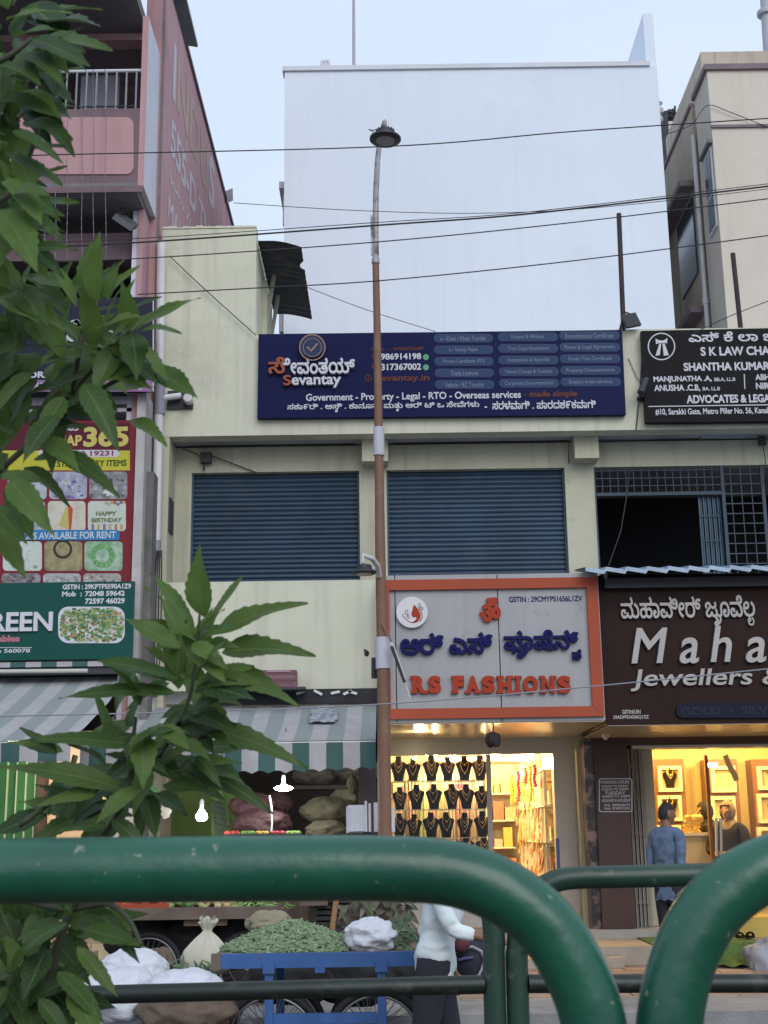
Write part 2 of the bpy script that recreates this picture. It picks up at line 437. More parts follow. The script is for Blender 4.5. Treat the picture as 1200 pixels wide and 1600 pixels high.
def rrect(x0, y0, x1, y1, r, n=5):
    o = []
    for cx, cy, a in ((x1-r, y1-r, 0), (x0+r, y1-r, 90), (x0+r, y0+r, 180), (x1-r, y0+r, 270)):
        for i in range(n+1): o.append((cx+r*math.cos(R(a+90*i/n)), cy+r*math.sin(R(a+90*i/n))))
    return o
# ------------------------------------------------------------------ ground, road, pavement
def tiles(name, ca, cb, joint, sx, sy, rough=.85):
    m = mat(name, ca, rough, .2, 2.2, col2=cb, bump=.3, bscale=60, blotch=.5, bl_scale=.9); nt = m.node_tree; n = nt.nodes; l = nt.links; p = n['Principled BSDF']
    src = p.inputs['Base Color'].links[0].from_socket
    tc = n.new('ShaderNodeTexCoord'); b = n.new('ShaderNodeTexBrick'); l.new(tc.outputs['Object'], b.inputs['Vector'])
    b.inputs['Scale'].default_value = 1; b.inputs['Brick Width'].default_value = sx; b.inputs['Row Height'].default_value = sy; b.inputs['Mortar Size'].default_value = .012
    b.inputs['Color1'].default_value = (1,1,1,1); b.inputs['Color2'].default_value = (.72,.7,.7,1); b.inputs['Mortar'].default_value = (*joint,1); b.offset = .5
    mx = n.new('ShaderNodeMix'); mx.data_type = 'RGBA'; mx.blend_type = 'MULTIPLY'; mx.inputs['Factor'].default_value = 1
    l.new(src, mx.inputs[6]); l.new(b.outputs['Color'], mx.inputs[7]); l.new(mx.outputs[2], p.inputs['Base Color']); return m
M_asph = mat('asphalt', (.075,.073,.072), .9, .25, 1.5, bump=.6, bscale=90, blotch=.5, blotchcol=(.035,.034,.033))
M_conc = mat('concrete', (.30,.30,.30), .9, .25, 2.5, bump=.4, bscale=50, streak=.3, blotch=.4)
M_tile = tiles('paving', (.42,.31,.24), (.30,.22,.175), (.22,.2,.18), .62, .31)
structure('ground', MB().box(-400, 400, -60, 600, -.9, -.154), mat('soil', (.16,.13,.10), .95, .3, .8))
structure('road', MB().box(-60, 60, 4.6, 11.3, -.6, -.15), M_asph)
structure('road_near', MB().box(-60, 60, -14, -.6, -.6, -.15), M_asph)
structure('median', MB().box(-60, 60, -.55, 4.55, -.6, .02), mat('planter_soil', (.10,.075,.055), .95, .35, 3, bump=.8, bscale=30))
structure('kerb', MB().box(-60, 60, 11.3, 12.3, -.6, .0), M_conc)
structure('pavement', MB().box(-60, 60, 12.3, 19.5, -.6, -.004), M_tile)

# ------------------------------------------------------------------ cream two-storey building
F, RC, SF = 14.5, 14.97, 16.8
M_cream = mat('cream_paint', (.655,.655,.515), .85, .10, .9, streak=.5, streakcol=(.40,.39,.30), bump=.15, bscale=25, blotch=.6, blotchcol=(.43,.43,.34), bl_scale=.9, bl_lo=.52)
M_creamd = mat('cream_paint_dark', (.54,.53,.40), .88, .14, 1.2, streak=.5, streakcol=(.26,.25,.2), bump=.15, bscale=25, blotch=.5, blotchcol=(.3,.29,.23))  # darker, more streaked cream for recess, side walls and beams
M_ceil = mat('lime_ceiling', (.42,.43,.46), .9, .15, 1.5, blotch=.4)
M_shut = mat('shutter_blue', (.022,.056,.104), .5, .25, 1.1, streak=.4, streakcol=(.014,.03,.05), blotch=.4, blotchcol=(.05,.075,.10))
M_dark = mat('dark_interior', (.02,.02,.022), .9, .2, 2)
M_pvc = mat('grey_pvc', (.66,.66,.67), .5, .1, 3, streak=.4, streakcol=(.3,.3,.3))
M_pvcd = mat('grey_pvc_joint', (.25,.26,.30), .55, .1, 3)
M_iron = mat('dark_iron', (.035,.035,.045), .6, .2, 4)
M_gate = mat('blue_grey_iron', (.035,.06,.09), .6, .25, 3, blotch=.4, blotchcol=(.09,.07,.05))
XL = at(247, 600, F).x; XR = at(1200, 600, F).x + 3.2
zp_top = at(690, 519, F).z; zp_bot = at(690, 676, F).z; zs_top = at(420, 908, F).z; zs_bot = at(420, 1078, F).z
crm = thing('shop_building', 'cream two storey commercial building with roller shutters above small street shops', 'building', ((XL+XR)/2, 16, 0))
B = MB()
xt = at(400, 430, F).x; zt = at(322, 357, F).z
B.box(XL, XR, F, F+.22, zp_bot, zp_top)                                  # parapet band
B.box(XL, xt, F, F+.20, zp_top, zt)                                      # stair head, front
# slightly chipped top edge
part('wall', B, M_cream, crm)
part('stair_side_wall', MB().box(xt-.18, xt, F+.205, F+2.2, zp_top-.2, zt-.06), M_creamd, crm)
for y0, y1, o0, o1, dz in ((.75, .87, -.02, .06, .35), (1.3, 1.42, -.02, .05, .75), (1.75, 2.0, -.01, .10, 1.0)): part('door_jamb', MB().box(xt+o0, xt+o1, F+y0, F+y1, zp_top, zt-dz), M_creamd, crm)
part('stair_roof', MB().box(XL+.02, xt-.03, F+.21, F+2.2, zt-.18, zt-.05), M_conc, crm)
part('roof_slab', MB().box(XL, XR, F+.225, F+8, zp_bot+.02, zp_bot+.16), M_ceil, crm)
# tower top with a worn uneven coping
cop = MB(); n = 14
for i in range(n):
    a = XL+(xt-XL)*i/n; b = XL+(xt-XL)*(i+1)/n; h = .025+.02*noise.noise(Vector((i*.7, 0, 0)))
    cop.box(a, b, F-.012, F+.215, zt, zt+h)
part('coping', cop, M_cream, crm)
S = MB().box(at(258, 990, F).x, at(592, 990, F).x, F, F+.2, zs_bot, zs_top)
part('sill_wall', S, M_cream, crm)
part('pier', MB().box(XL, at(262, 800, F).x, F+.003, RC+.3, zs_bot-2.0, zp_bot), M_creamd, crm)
xr_rec = XR
rw = MB(); Y = RC
zl_top = zp_bot; zsh = at(440, 737, RC).z; zflo = zs_bot+.05
rw.box(XL+.03, XR, Y, Y+.14, zsh, zp_bot)                               # lintel
for a, b in ((262, 298), (562, 605), (886, 932)):
    x0 = at(a, 820, RC).x; x1 = at(b, 820, RC).x
    rw.box(x0, x1, Y, Y+.25, zflo, zsh)
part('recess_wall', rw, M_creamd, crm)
zb = at(740, 727, RC).z
for a, b in ((566, 606), (893, 930)):
    x0 = at(a, 700, RC).x; x1 = at(b, 700, RC).x
    part('beam', MB().box(x0, x1, F+.225, RC-.004, zb, zp_bot+.01), M_creamd, crm)
part('floor_slab', MB().box(XL, XR, F+.21, F+8, zs_bot-.12, zs_bot+.04), M_ceil, crm)
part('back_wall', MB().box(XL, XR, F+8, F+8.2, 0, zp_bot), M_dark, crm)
# roller shutters
def shutter(a, b):
    x0 = at(a, 820, RC).x; x1 = at(b, 820, RC).x; z = zsh; mb = MB(); y = RC+.10; zz = z; h = .058
    while zz > zflo:
        pr = [(0, 0), (-.010, -h*.18), (-.014, -h*.42), (-.010, -h*.66), (0, -h*.84), (.008, -h*.93), (0, -h)]
        nx_ = 14; jit = .0035*noise.noise(Vector((zz*31, a, 0)))
        xs_ = [x0+(x1-x0)*i/nx_ for i in range(nx_+1)]
        def dn(x, zq): return .010*noise.noise(Vector((x*1.4, zq*2.2, a*.1)))+jit
        base = len(mb.v); npf = len(pr)
        for (yy, aa) in pr:
            for x in xs_: mb.v.append(Vector((x, y+yy+dn(x, zz+aa), zz+aa)))
        for j in range(npf-1):
            for i in range(nx_): q = base+j*(nx_+1)+i; mb.f.append((q, q+nx_+1, q+nx_+2, q+1))
        zz -= h
    return mb
sh1 = part('roller_shutter', shutter(297, 563), M_shut, crm, smooth='all', label='blue roller shutter nearer the drain pipe')
sh2 = part('roller_shutter', shutter(604, 887), M_shut, crm, smooth='all', label='blue roller shutter directly above the orange framed sign')
for s_, a, b in ((sh1, 297, 563), (sh2, 604, 887)):
    x0 = at(a, 820, RC).x; x1 = at(b, 820, RC).x
    part('guide_rail', MB().box(x0-.005, x0+.03, RC+.05, RC+.075, zflo, zsh).box(x1-.03, x1+.005, RC+.05, RC+.075, zflo, zsh), M_shut, s_)
# conduit under the soffit
part('conduit', MB().tube([at(292, 698, RC-.03), at(555, 694, RC-.03)], .008, 6).tube([at(614, 693, RC-.03), at(888, 689, RC-.03), at(889, 724, RC-.03)], .008, 6)
     .tube([at(935, 690, RC-.03), at(1090, 686, RC-.03), at(1097, 681, RC-.1), at(1200, 680, RC-.1)], .008, 6), M_iron, crm)
# upper right opening: iron grille with folding gate and a dark room
g = thing('iron_grille', 'dark blue iron grille with half open folding gate above jewellery sign', 'grille', at(1060, 890, RC))
fr = MB(); bars = MB()
gx0, gx1 = at(931, 800, RC).x, at(1196, 800, RC).x; gz1 = at(1060, 718, RC).z; gz0 = at(1060, 900, RC).z; Yg = RC+.03
zm = at(1010, 771, RC).z; xm = at(1133, 800, RC).x
for a in (gx0, xm, gx1): fr.box(a-.02, a+.02, Yg-.02, Yg+.02, gz0-.25, gz1)
fr.box(gx0+.021, gx1-.021, Yg-.018, Yg+.018, gz1-.06, gz1); fr.box(gx0+.021, xm-.021, Yg-.018, Yg+.018, zm-.02, zm+.02)
x = gx0+.1
while x < xm-.03: bars.box(x-.005, x+.005, Yg-.005, Yg+.005, zm+.02, gz1-.06); x += .093
z = zm+.1
while z < gz1-.07: bars.box(gx0+.02, xm-.02, Yg-.011, Yg-.0055, z-.005, z+.005); z += .093
x = xm+.1
while x < gx1-.03: bars.box(x-.005, x+.005, Yg-.005, Yg+.005, gz0-.25, gz1-.06); x += .12
z = gz0-.1
while z < gz1-.07: bars.box(xm+.02, gx1-.02, Yg-.011, Yg-.0055, z-.006, z+.006); z += .12
part('frame', fr, M_gate, g); part('bar', bars, M_gate, g)
fg = MB(); xa, xb = at(1096, 800, RC).x, xm-.03
for i in range(10):
    x = xa+(xb-xa)*i/9; fg.box(x-.008, x+.008, Yg+.05+.02*(i % 2), Yg+.07+.02*(i % 2), gz0-.25, zm-.03)
for zz in (.25, .55, .85):
    for i in range(9):
        x = xa+(xb-xa)*i/9; fg.bar((x, Yg+.045, zm-.03-zz), (x+(xb-xa)/9, Yg+.045, zm-.03-zz+.05), .012, .006)
part('folding_gate', fg, mat('blue_gate_paint', (.05,.11,.17), .55, .25, 3), g)
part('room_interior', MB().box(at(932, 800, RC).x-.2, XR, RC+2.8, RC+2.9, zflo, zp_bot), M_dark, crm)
part('hanging_wire', MB().tube([at(983, 735, RC-.1), at(980, 770, RC-.1), at(970, 830, RC-.1), at(951, 884, RC-.1)], .006, 6), M_iron, crm)
# ground floor: side partition walls and rear
gf = MB()
for px_, w in ((603, .12), (908, .10)):
    xx = at(px_, 1300, SF).x; gf.box(xx-w/2, xx+w/2, SF-.25, F+8, 0, zs_bot-.125)
part('partition_wall', gf, M_creamd, crm)
# drain pipe
dp = MB(); pts = [at(252, 378, F-.14), at(249, 620, F-.14), at(243, 870, F-.14)]
dp.tube(pts, .052, 14)
dpo = part('drain_pipe', dp, M_pvc, crm, smooth=True)
el = MB().tube([at(250, 600, F-.14), at(249.5, 648, F-.14)], .062, 14).tube([at(243.5, 845, F-.14), at(243, 872, F-.14)], .06, 14)
part('pipe_collar', el, M_pvcd, dpo, smooth=True)
e2 = MB().tube([at(252, 622, F-.14), at(283, 618, F-.10)], .036, 12).lathe(at(293, 621, F-.16), [(.045, 0), (.055, .01), (.055, .12), (.05, .16)], 14, (0, 1, 0))
part('pipe_elbow', e2, M_pvc, dpo, smooth=True)
part('pipe_strap', MB().box(at(262, 632, F).x, at(302, 632, F).x, F-.035, F-.005, at(280, 640, F).z, at(280, 612, F).z), M_iron, dpo)
lp = MB().tube([at(243, 870, F-.12), at(240, 960, F-.1), at(237, 1060, F-.1), at(236, 1180, F-.1)], .05, 12)
part('lower_pipe', lp, mat('old_pipe', (.45,.45,.42), .7, .2, 3, streak=.6, streakcol=(.12,.11,.1)), dpo, smooth=True)
cb = MB()
for i in range(5):
    o = i*4
    cb.tube([at(243+o*.6, 860, F-.2), at(236+o, 930, F-.22), at(232+o*1.2, 1010, F-.2), at(234+o*.7, 1090, F-.2)], .007, 5)
solo('cable_bundle', cb, M_iron, 'loose black cables hanging down beside the lower drain pipe', 'cables')
hm = MB(); shape(hm, ring(573, 1021, 4, 5, 9), F, .004); shape(hm, ring(570, 1016, 2, 2, 7), F, .005)
part('wall_hole', hm, M_dark, crm)
# small wall plate in the left recess
xp = at(262, 800, F).x
solo('wall_plaque', MB().box(xp+.004, xp+.02, F+.05, F+.30, at(272, 832, F+.15).z, at(272, 780, F+.15).z), M_iron, 'small black plaque fixed inside the recess beside the left shutter', 'plaque')
jb = MB().pbox(313, 706, 330, 722, RC-.1, .08).tube([at(320, 722, RC-.06), at(318, 735, RC-.06)], .012, 6).tube([at(330, 712, RC-.06), at(400, 738, RC-.02)], .007, 6).tube([at(313, 712, RC-.06), at(285, 700, RC-.02)], .006, 6)
solo('junction_box', jb, M_iron, 'black junction box with dangling wires above the left shutter', 'junction box')
cctv = thing('security_camera', 'small black security camera at the edge of the law sign', 'camera', at(1003, 600, F-.1))
part('body', MB().tube([at(1010, 592, F-.16), at(1001, 614, F-.22)], [.035, .042], 12), M_iron, cctv, smooth=True)
part('mount', MB().tube([at(1001, 616, F-.18), at(1000, 622, F-.02)], .02, 8).lathe(at(1000, 624, F), [(.04, 0), (.04, .02)], 12, (0, -1, 0)), M_iron, cctv, smooth=True)
cj = MB().pbox(1186, 682, 1197, 694, RC-.12, .06).tube([at(1192, 694, RC-.1), at(1196, 720, RC-.1), at(1192, 760, RC-.1)], .006, 6)
solo('cable_clip', cj, M_iron, 'black clip with drooping cable below the law sign', 'cable clip')
# corrugated canopy on the stair head
M_rust = mat('old_black_sheet', (.045,.045,.055), .7, .3, 3, streak=.5, streakcol=(.09,.08,.08), blotch=.5, blotchcol=(.10,.09,.09))
cs = MB(); zc0 = at(405, 378, F+.1).z; ny, nx = 40, 8
xa, xb = xt+.01, at(473, 430, F+.3).x
v0 = len(cs.v)
for j in range(ny+1):
    y = F+.05 + 2.3*j/ny
    for i in range(nx+1):
        u = i/nx; x = xa+(xb-xa)*u; 
        if j in (8, 9, 10): x -= .05*u
        z = zc0 - .03*u - .07*u*u*u + .022*math.sin(j/ny*2*math.pi*14) + .02*noise.noise(Vector((x*3, y*2, 1)))
        cs.v.append(Vector((x, y, z)))
for j in range(ny):
    for i in range(nx):
        a = v0+j*(nx+1)+i; cs.f.append((a, a+1, a+nx+2, a+nx+1))
cso = part('corrugated_canopy', cs, M_rust, crm, smooth='all')
for dy in (.95, 1.6): part('canopy_brace', MB().bar((xt+.03, F+dy, zc0-.75), (xt+.13, F+dy, zc0-.06), .045, .045), M_creamd, cso)

# ------------------------------------------------------------------ tall white building behind
W = 17.2
M_white = mat('white_wall', (.71,.77,.85), .85, .05, .5, col2=(.67,.73,.81), streak=.16, streakcol=(.53,.57,.63), bump=.1, bscale=15, blotch=.35, blotchcol=(.60,.65,.72), bl_scale=.55)
M_whitec = mat('white_coping', (.66,.68,.72), .85, .1, 1)
wx0 = at(444, 300, W).x; wx1 = at(1040, 300, W).x; wz = at(720, 108, W).z
wb = thing('white_building', 'tall windowless white building rising behind the shop roof', 'building', ((wx0+wx1)/2, 22, zp_bot+.17))
part('wall', MB().box(wx0, wx1, W, W+12, zp_bot+.17, wz), M_white, wb)
part('coping', MB().box(wx0-.03, wx1-.10, W-.035, W+.18, wz, wz+.07), M_whitec, wb)
fx0, fx1 = at(1007, 60, W+.1).x, at(1021, 60, W+.1).x
part('parapet_fin', MB().box(fx0, fx1+.015, W+.1, W+5, wz+.002, at(1012, 21, W+.1).z), M_white, wb)
part('ledge', MB().box(wx0-.10, wx0-.004, W+.3, W+1.6, at(437, 278, W).z, at(437, 268, W).z).box(wx0-.05, wx0-.004, W+.4, W+.5, at(437, 330, W).z, at(437, 278, W).z-.005), M_whitec, wb)
vp = MB()
for a in (503, 508.5, 514): vp.tube([at(a, 106, W+.6), at(a, 97, W+.6)], .024, 8)
vp.tube([at(502, 96, W+.6), at(515, 95, W+.6)], .024, 8)
part('vent_pipe', vp, M_whitec, wb, smooth=True)
part('side_pipe', MB().tube([at(441, 385, W+.2), at(441, 520, W+.2)], .045, 10), M_whitec, wb, smooth=True)
bal = MB()
for k in range(2): bal.lathe(at(1028, 180-k*14, W+3), [(.07, -.14), (.09, -.07), (.04, 0), (.085, .05), (.035, .10)], 12)
part('finial', bal, M_whitec, wb, smooth=True)
solo('antenna_mast', MB().tube([at(553, 104, W+.8), at(552.5, -60, W+.8)], [.026, .02], 8), mat('grey_steel', (.35,.36,.4), .5, .1, 3, metal=.4), 'thin grey mast standing on the white building roof', 'mast', smooth=True)

# ------------------------------------------------------------------ beige building at the right
Bd = 18.0
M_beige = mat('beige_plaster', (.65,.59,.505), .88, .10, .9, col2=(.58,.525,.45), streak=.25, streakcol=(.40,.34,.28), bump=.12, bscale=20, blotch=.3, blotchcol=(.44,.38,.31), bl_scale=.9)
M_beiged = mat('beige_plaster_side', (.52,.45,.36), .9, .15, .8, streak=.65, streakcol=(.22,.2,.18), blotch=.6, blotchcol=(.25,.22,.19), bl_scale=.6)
M_cop = mat('mauve_coping', (.22,.17,.19), .8, .15, 3)
M_steel_win = mat('window_frame_white', (.55,.58,.6), .5, .1, 3)
M_glassd = mat('dark_glass', (.05,.07,.09), .12, .1, 2)
bx = at(1116, 250, Bd).x; bzt = at(1150, 110, Bd).z
Yj = Bd+.85
bg = thing('beige_building', 'beige plastered apartment block at right with side window and drainpipe', 'building', (bx+4, 22, zp_bot+.17))
part('wall', MB().box(bx, bx+9, Bd, Yj, zp_bot+.17, bzt), M_beige, bg)
Yj = Bd+.85
zlow = at(1093, 167, Bd+1.0).z
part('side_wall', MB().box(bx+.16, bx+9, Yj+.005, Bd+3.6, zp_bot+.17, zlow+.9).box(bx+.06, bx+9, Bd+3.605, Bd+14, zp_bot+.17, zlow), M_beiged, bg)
part('coping', MB().box(bx-.05, bx+9, Bd-.05, Yj+.02, bzt, bzt+.09), M_cop, bg)
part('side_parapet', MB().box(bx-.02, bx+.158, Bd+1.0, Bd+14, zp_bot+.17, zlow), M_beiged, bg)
part('side_coping', MB().box(bx-.05, bx+.158, Bd+1.0, Bd+14, zlow+.003, zlow+.07), M_cop, bg)
part('string_course', MB().box(bx-.02, bx+9, Bd-.035, Bd-.003, at(1150, 200, Bd).z, at(1150, 196, Bd).z), M_cop, bg)
wzt, wzb = at(1112, 225, Bd).z, at(1116, 350, Bd).z
wn = part('window', MB().box(bx-.03, bx-.003, Bd+.07, Bd+.50, wzb, wzt), M_steel_win, bg)
part('pane', MB().box(bx-.036, bx-.0305, Bd+.11, Bd+.27, wzb+.06, wzb+.55).box(bx-.036, bx-.0305, Bd+.30, Bd+.46, wzb+.06, wzb+.55).box(bx-.036, bx-.0305, Bd+.11, Bd+.27, wzb+.61, wzt-.06).box(bx-.036, bx-.0305, Bd+.30, Bd+.46, wzb+.61, wzt-.06), M_glassd, wn)
part('sunshade', MB().box(bx-.07, bx-.003, Bd+.0, Bd+.6, wzt+.03, wzt+.09), M_cop, wn)
chz = at(1080, 281, Bd+1.1).z
part('chajja', MB().box(bx-.27, bx-.022, Bd+1.1, Bd+4.2, chz-.1, chz), M_cop, bg)
part('side_window', MB().box(bx-.05, bx-.022, Bd+1.3, Bd+2.4, chz-1.5, chz-.2), M_glassd, bg)
lz = at(1098, 478, Bd+1.1).z
part('lower_chajja', MB().box(bx-.25, bx-.022, Bd+1.1, Bd+2.6, lz-.1, lz), M_cop, bg)
bp = part('drain_pipe', MB().tube([Vector((bx-.04, Bd+.95, at(1088, 212, Bd+.95).z)), Vector((bx-.04, Bd+.95, zp_bot+.3))], .04, 10), M_pvc, bg, smooth=True)
part('pipe_collar', MB().tube([(bx-.04, Bd+.95, 9.3), (bx-.04, Bd+.95, 9.40)], .052, 10).tube([(bx-.04, Bd+.95, 7.7), (bx-.04, Bd+.95, 7.8)], .052, 10), M_pvc, bp, smooth=True)
# half built block between them
H = 30.0
hb = thing('unfinished_block', 'small cream block with bare rebars and dark brick stack in the gap', 'building', at(1055, 500, H))
hx0, hx1 = at(1042, 220, H).x, at(1092, 220, H).x
part('wall', MB().box(hx0, hx1, H, H+5, 0, at(1060, 189, H).z), M_beige, hb)
part('brick_stack', MB().box(at(1034, 220, H-.3).x, hx0-.004, H-.3, H+3, 0, at(1040, 184, H).z), mat('dark_block', (.06,.06,.075), .9, .3, 6), hb)
rb = MB()
for a, t in ((1046, 171), (1054, 166), (1062, 164), (1069, 168)): rb.tube([at(a, 192, H+.4), at(a+.5, t, H+.4)], .03, 6)
rb.tube([at(1030, 182, H+.4), at(1080, 181, H+.4)], .03, 6)
part('rebar', rb, M_iron, hb)
part('debris', MB().blob(at(1046, 183, H+.2), (.22, .2, .16), 3, .5, 3), M_iron, hb)
# steel mast at the far right top
solo('steel_mast', MB().tube([at(1194, -30, 20), at(1197, 20, 20), at(1203, 115, 20)], .09, 12).lathe(at(1196, 21, 20), [(.14, -.04), (.15, 0), (.14, .04)], 14), mat('galvanised', (.38,.40,.44), .5, .1, 3), 'grey galvanised mast rising beyond the beige building coping', 'mast', smooth=True)

# ------------------------------------------------------------------ pink building at the left
P0, P1 = 13.6, 14.4
M_pink = mat('salmon_paint', (.46,.275,.285), .85, .12, .8, col2=(.40,.235,.245), streak=.4, streakcol=(.28,.15,.15), bump=.12, bscale=22, blotch=.35, blotchcol=(.36,.2,.2))
M_maroon = mat('maroon_band', (.195,.13,.145), .85, .15, 1.5, streak=.4)
M_lilac = mat('lilac_wall', (.60,.60,.68), .85, .08, 1, streak=.35, streakcol=(.36,.36,.4), blotch=.3)
M_soff = mat('grey_soffit', (.22,.21,.22), .9, .2, 1.2, blotch=.5)
M_lett_w = mat('painted_white', (.56,.51,.56), .85, .12, 2, blotch=.6, blotchcol=(.44,.33,.35), bl_scale=3)
M_lett_c = mat('painted_cream', (.47,.34,.28), .85, .12, 2, blotch=.8, blotchcol=(.42,.28,.26), bl_scale=3)
pxw = at(249, 200, P1).x                                               # plane of the big side wall
pk = thing('pink_building', 'salmon pink apartment block with balconies and lettered side wall', 'building', (pxw-3, 17, 0))
far = at_x(362, 352, pxw); near = at_x(262, -20, pxw)
Yf = far.y+6
sl = (far.z-near.z)/(far.y-near.y)
zr = far.z
part('side_wall', MB().box(pxw-.2, pxw, P1, Yf, 0, zr), M_pink, pk)
part('parapet_trim', MB().box(pxw-.22, pxw+.035, P1-.02, Yf, zr, zr+.05).box(pxw, pxw+.03, P1, P1+.05, 2, zr-.005), M_cop, pk)
wx = at(224, 150, P0).x; wxr = at(228.5, 150, P0).x
zfin0 = at(224, 288, P0).z; zfin1 = at(222, 26, P0).z
part('wing_wall', MB().box(wx-.03, wxr, P0, P1-.005, zfin0-.02, zfin1), M_lilac, pk)
part('wing_edge', MB().box(wx-.032, wxr+.003, P0-.012, P0-.002, zfin0-.02, zfin1+.003), M_pink, pk)
xl = -9.5
# lower balcony
z1 = at(150, 170, P0).z; z0 = at(150, 287, P0).z
part('balcony_wall', MB().box(xl, wx-.035, P0+.002, P0+.15, z0, z1), M_maroon, pk)
pb = MB(); pr = rrect(-420, 184, 209, 273, 12)
shape(pb, pr, P0+.002, .014)
part('balcony_panel', pb, M_pink, pk)
part('balcony_slab', MB().box(xl, wx-.035, P0-.02, P1+1.5, z0-.12, z0-.004), M_soff, pk)
part('slab_edge', MB().box(xl, wxr, P0-.035, P0-.022, z0-.125, z0-.05), M_maroon, pk)
rl = thing('balcony_railing', 'grey iron railing on top of pink balcony wall', 'railing', at(120, 168, P0+.1))
rm = MB(); zt_ = at(150, 106, P0).z; yr = P0+.07
rm.tube([(xl, yr, zt_), (wx-.04, yr, zt_)], .02, 8)
part('top_rail', rm, M_whitec, rl, smooth=True)
rm = MB().tube([(xl, yr, z1+.07), (wx-.1, yr, z1+.07)], .012, 8)
part('lower_rail', rm, M_iron, rl, smooth=True)
for k in range(14):
    x = wx-.10-.116*k
    part('baluster', MB().tube([(x, yr, z1), (x, yr, zt_)], .012, 6), M_pvcd, rl, smooth=True)
# upper balcony slab and inner walls of the loggia
zu = at(150, 52, P1+.1).z
part('upper_slab', MB().box(xl, pxw-.21, P0-.25, P1+3.5, zu, zu+.16), M_soff, pk)
part('upper_edge', MB().box(xl, pxw+.0, P0-.27, P0-.255, zu-.05, zu+1.5), M_pink, pk)
part('upper_band', MB().box(xl, wx-.04, P1+.1, P1+.3, at(150, 63, P1+.1).z, zu-.003), M_pink, pk)
part('inner_wall', MB().box(xl, pxw-.25, P1+1.2, P1+1.3, at(150, 104, P1+1.2).z, zu-.004).box(xl, at(68, 135, P1+1.2).x, P1+1.2, P1+1.3, z1-1.2, at(150, 104, P1+1.2).z).box(at(104, 135, P1+1.2).x, at(112, 135, P1+1.2).x, P1+1.2, P1+1.3, z1-1.2, at(150, 104, P1+1.2).z), M_maroon, pk)
part('loggia_door', MB().box(at(69, 135, P1+1.26).x, at(103, 135, P1+1.26).x, P1+1.24, P1+1.28, z1-1.2, at(90, 104, P1+1.2).z), M_dark, pk)
part('white_board', MB().box(at(126, 140, P1+.9).x, at(186, 140, P1+.9).x, P1+.9, P1+.95, z1-.5, at(150, 118, P1+.9).z), M_lilac, pk)
part('downlight', MB().lathe(at(152, 84, P1+1.19), [(.03, 0), (.03, .02)], 10, (0, -1, 0)), M_iron, pk)
# part below the balcony
zc = z0-.125
part('column', MB().box(at(213, 420, P1-.4).x, at(222, 420, P1-.4).x, P1-.4, P1+.0, 0, zc), M_pink, pk)
part('column_side', MB().box(at(222.5, 420, P1-.38).x, pxw-.205, P1-.38, P1+.3, 0, zc-.003), M_lilac, pk)
part('lintel', MB().box(xl, at(212, 390, P1).x, P1-.25, P1-.05, at(100, 410, P1-.2).z, at(100, 368, P1-.2).z), M_maroon, pk)
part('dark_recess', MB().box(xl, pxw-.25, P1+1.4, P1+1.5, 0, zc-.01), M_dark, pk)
part('front_wall', MB().box(xl, at(212, 800, P1).x, P1-.05, P1+.1, at(100, 1050, P1).z, at(100, 600, P1).z), M_soff, pk)
part('steel_lintel', MB().pbox(-200, 622, 206, 634, P1-.35, .1).pbox(-200, 640, 206, 646, P1-.38, .1), M_pvc, pk)
part('pilaster', MB().box(at(209, 840, P0+.35).x, at(223, 840, P0+.35).x, P0+.3, P1-.06, 0, at(215, 612, P0+.3).z), mat('stained_white', (.50,.48,.47), .85, .2, 2, streak=.6, streakcol=(.2,.18,.17), blotch=.5), pk)
part('pilaster_edge', MB().box(at(223.5, 840, P0+.45).x, at(236, 900, P0+.45).x, P0+.45, P1-.06, 0, at(230, 735, P0+.4).z), mat('bare_concrete', (.20,.19,.18), .9, .3, 3, streak=.5, blotch=.5), pk)
# roof sheet corner
rs = MB()
for i in range(6):
    x0 = pxw+.12*i; rs.box(x0, x0+.115, P1-.2, P1+1.6, zr+.28-.02*i, zr+.31-.02*i)
rz = at(295, 73, P1+1.3).z
rs = MB().add([at(262, -30, P1-.6), at(284, -30, P1-.6), at(309, 74, P1-.6+1.0), at(290, 71, P1-.6+1.0)], [(0,1,2,3)])
for v in list(rs.v): rs.v.append(v+Vector((0, 0, .05)))
rs.f += [(7,6,5,4), (0,4,5,1), (1,5,6,2), (2,6,7,3), (3,7,4,0)]
part('roof_sheet', rs, mat('grey_roof_sheet', (.16,.18,.20), .6, .2, 4), pk)
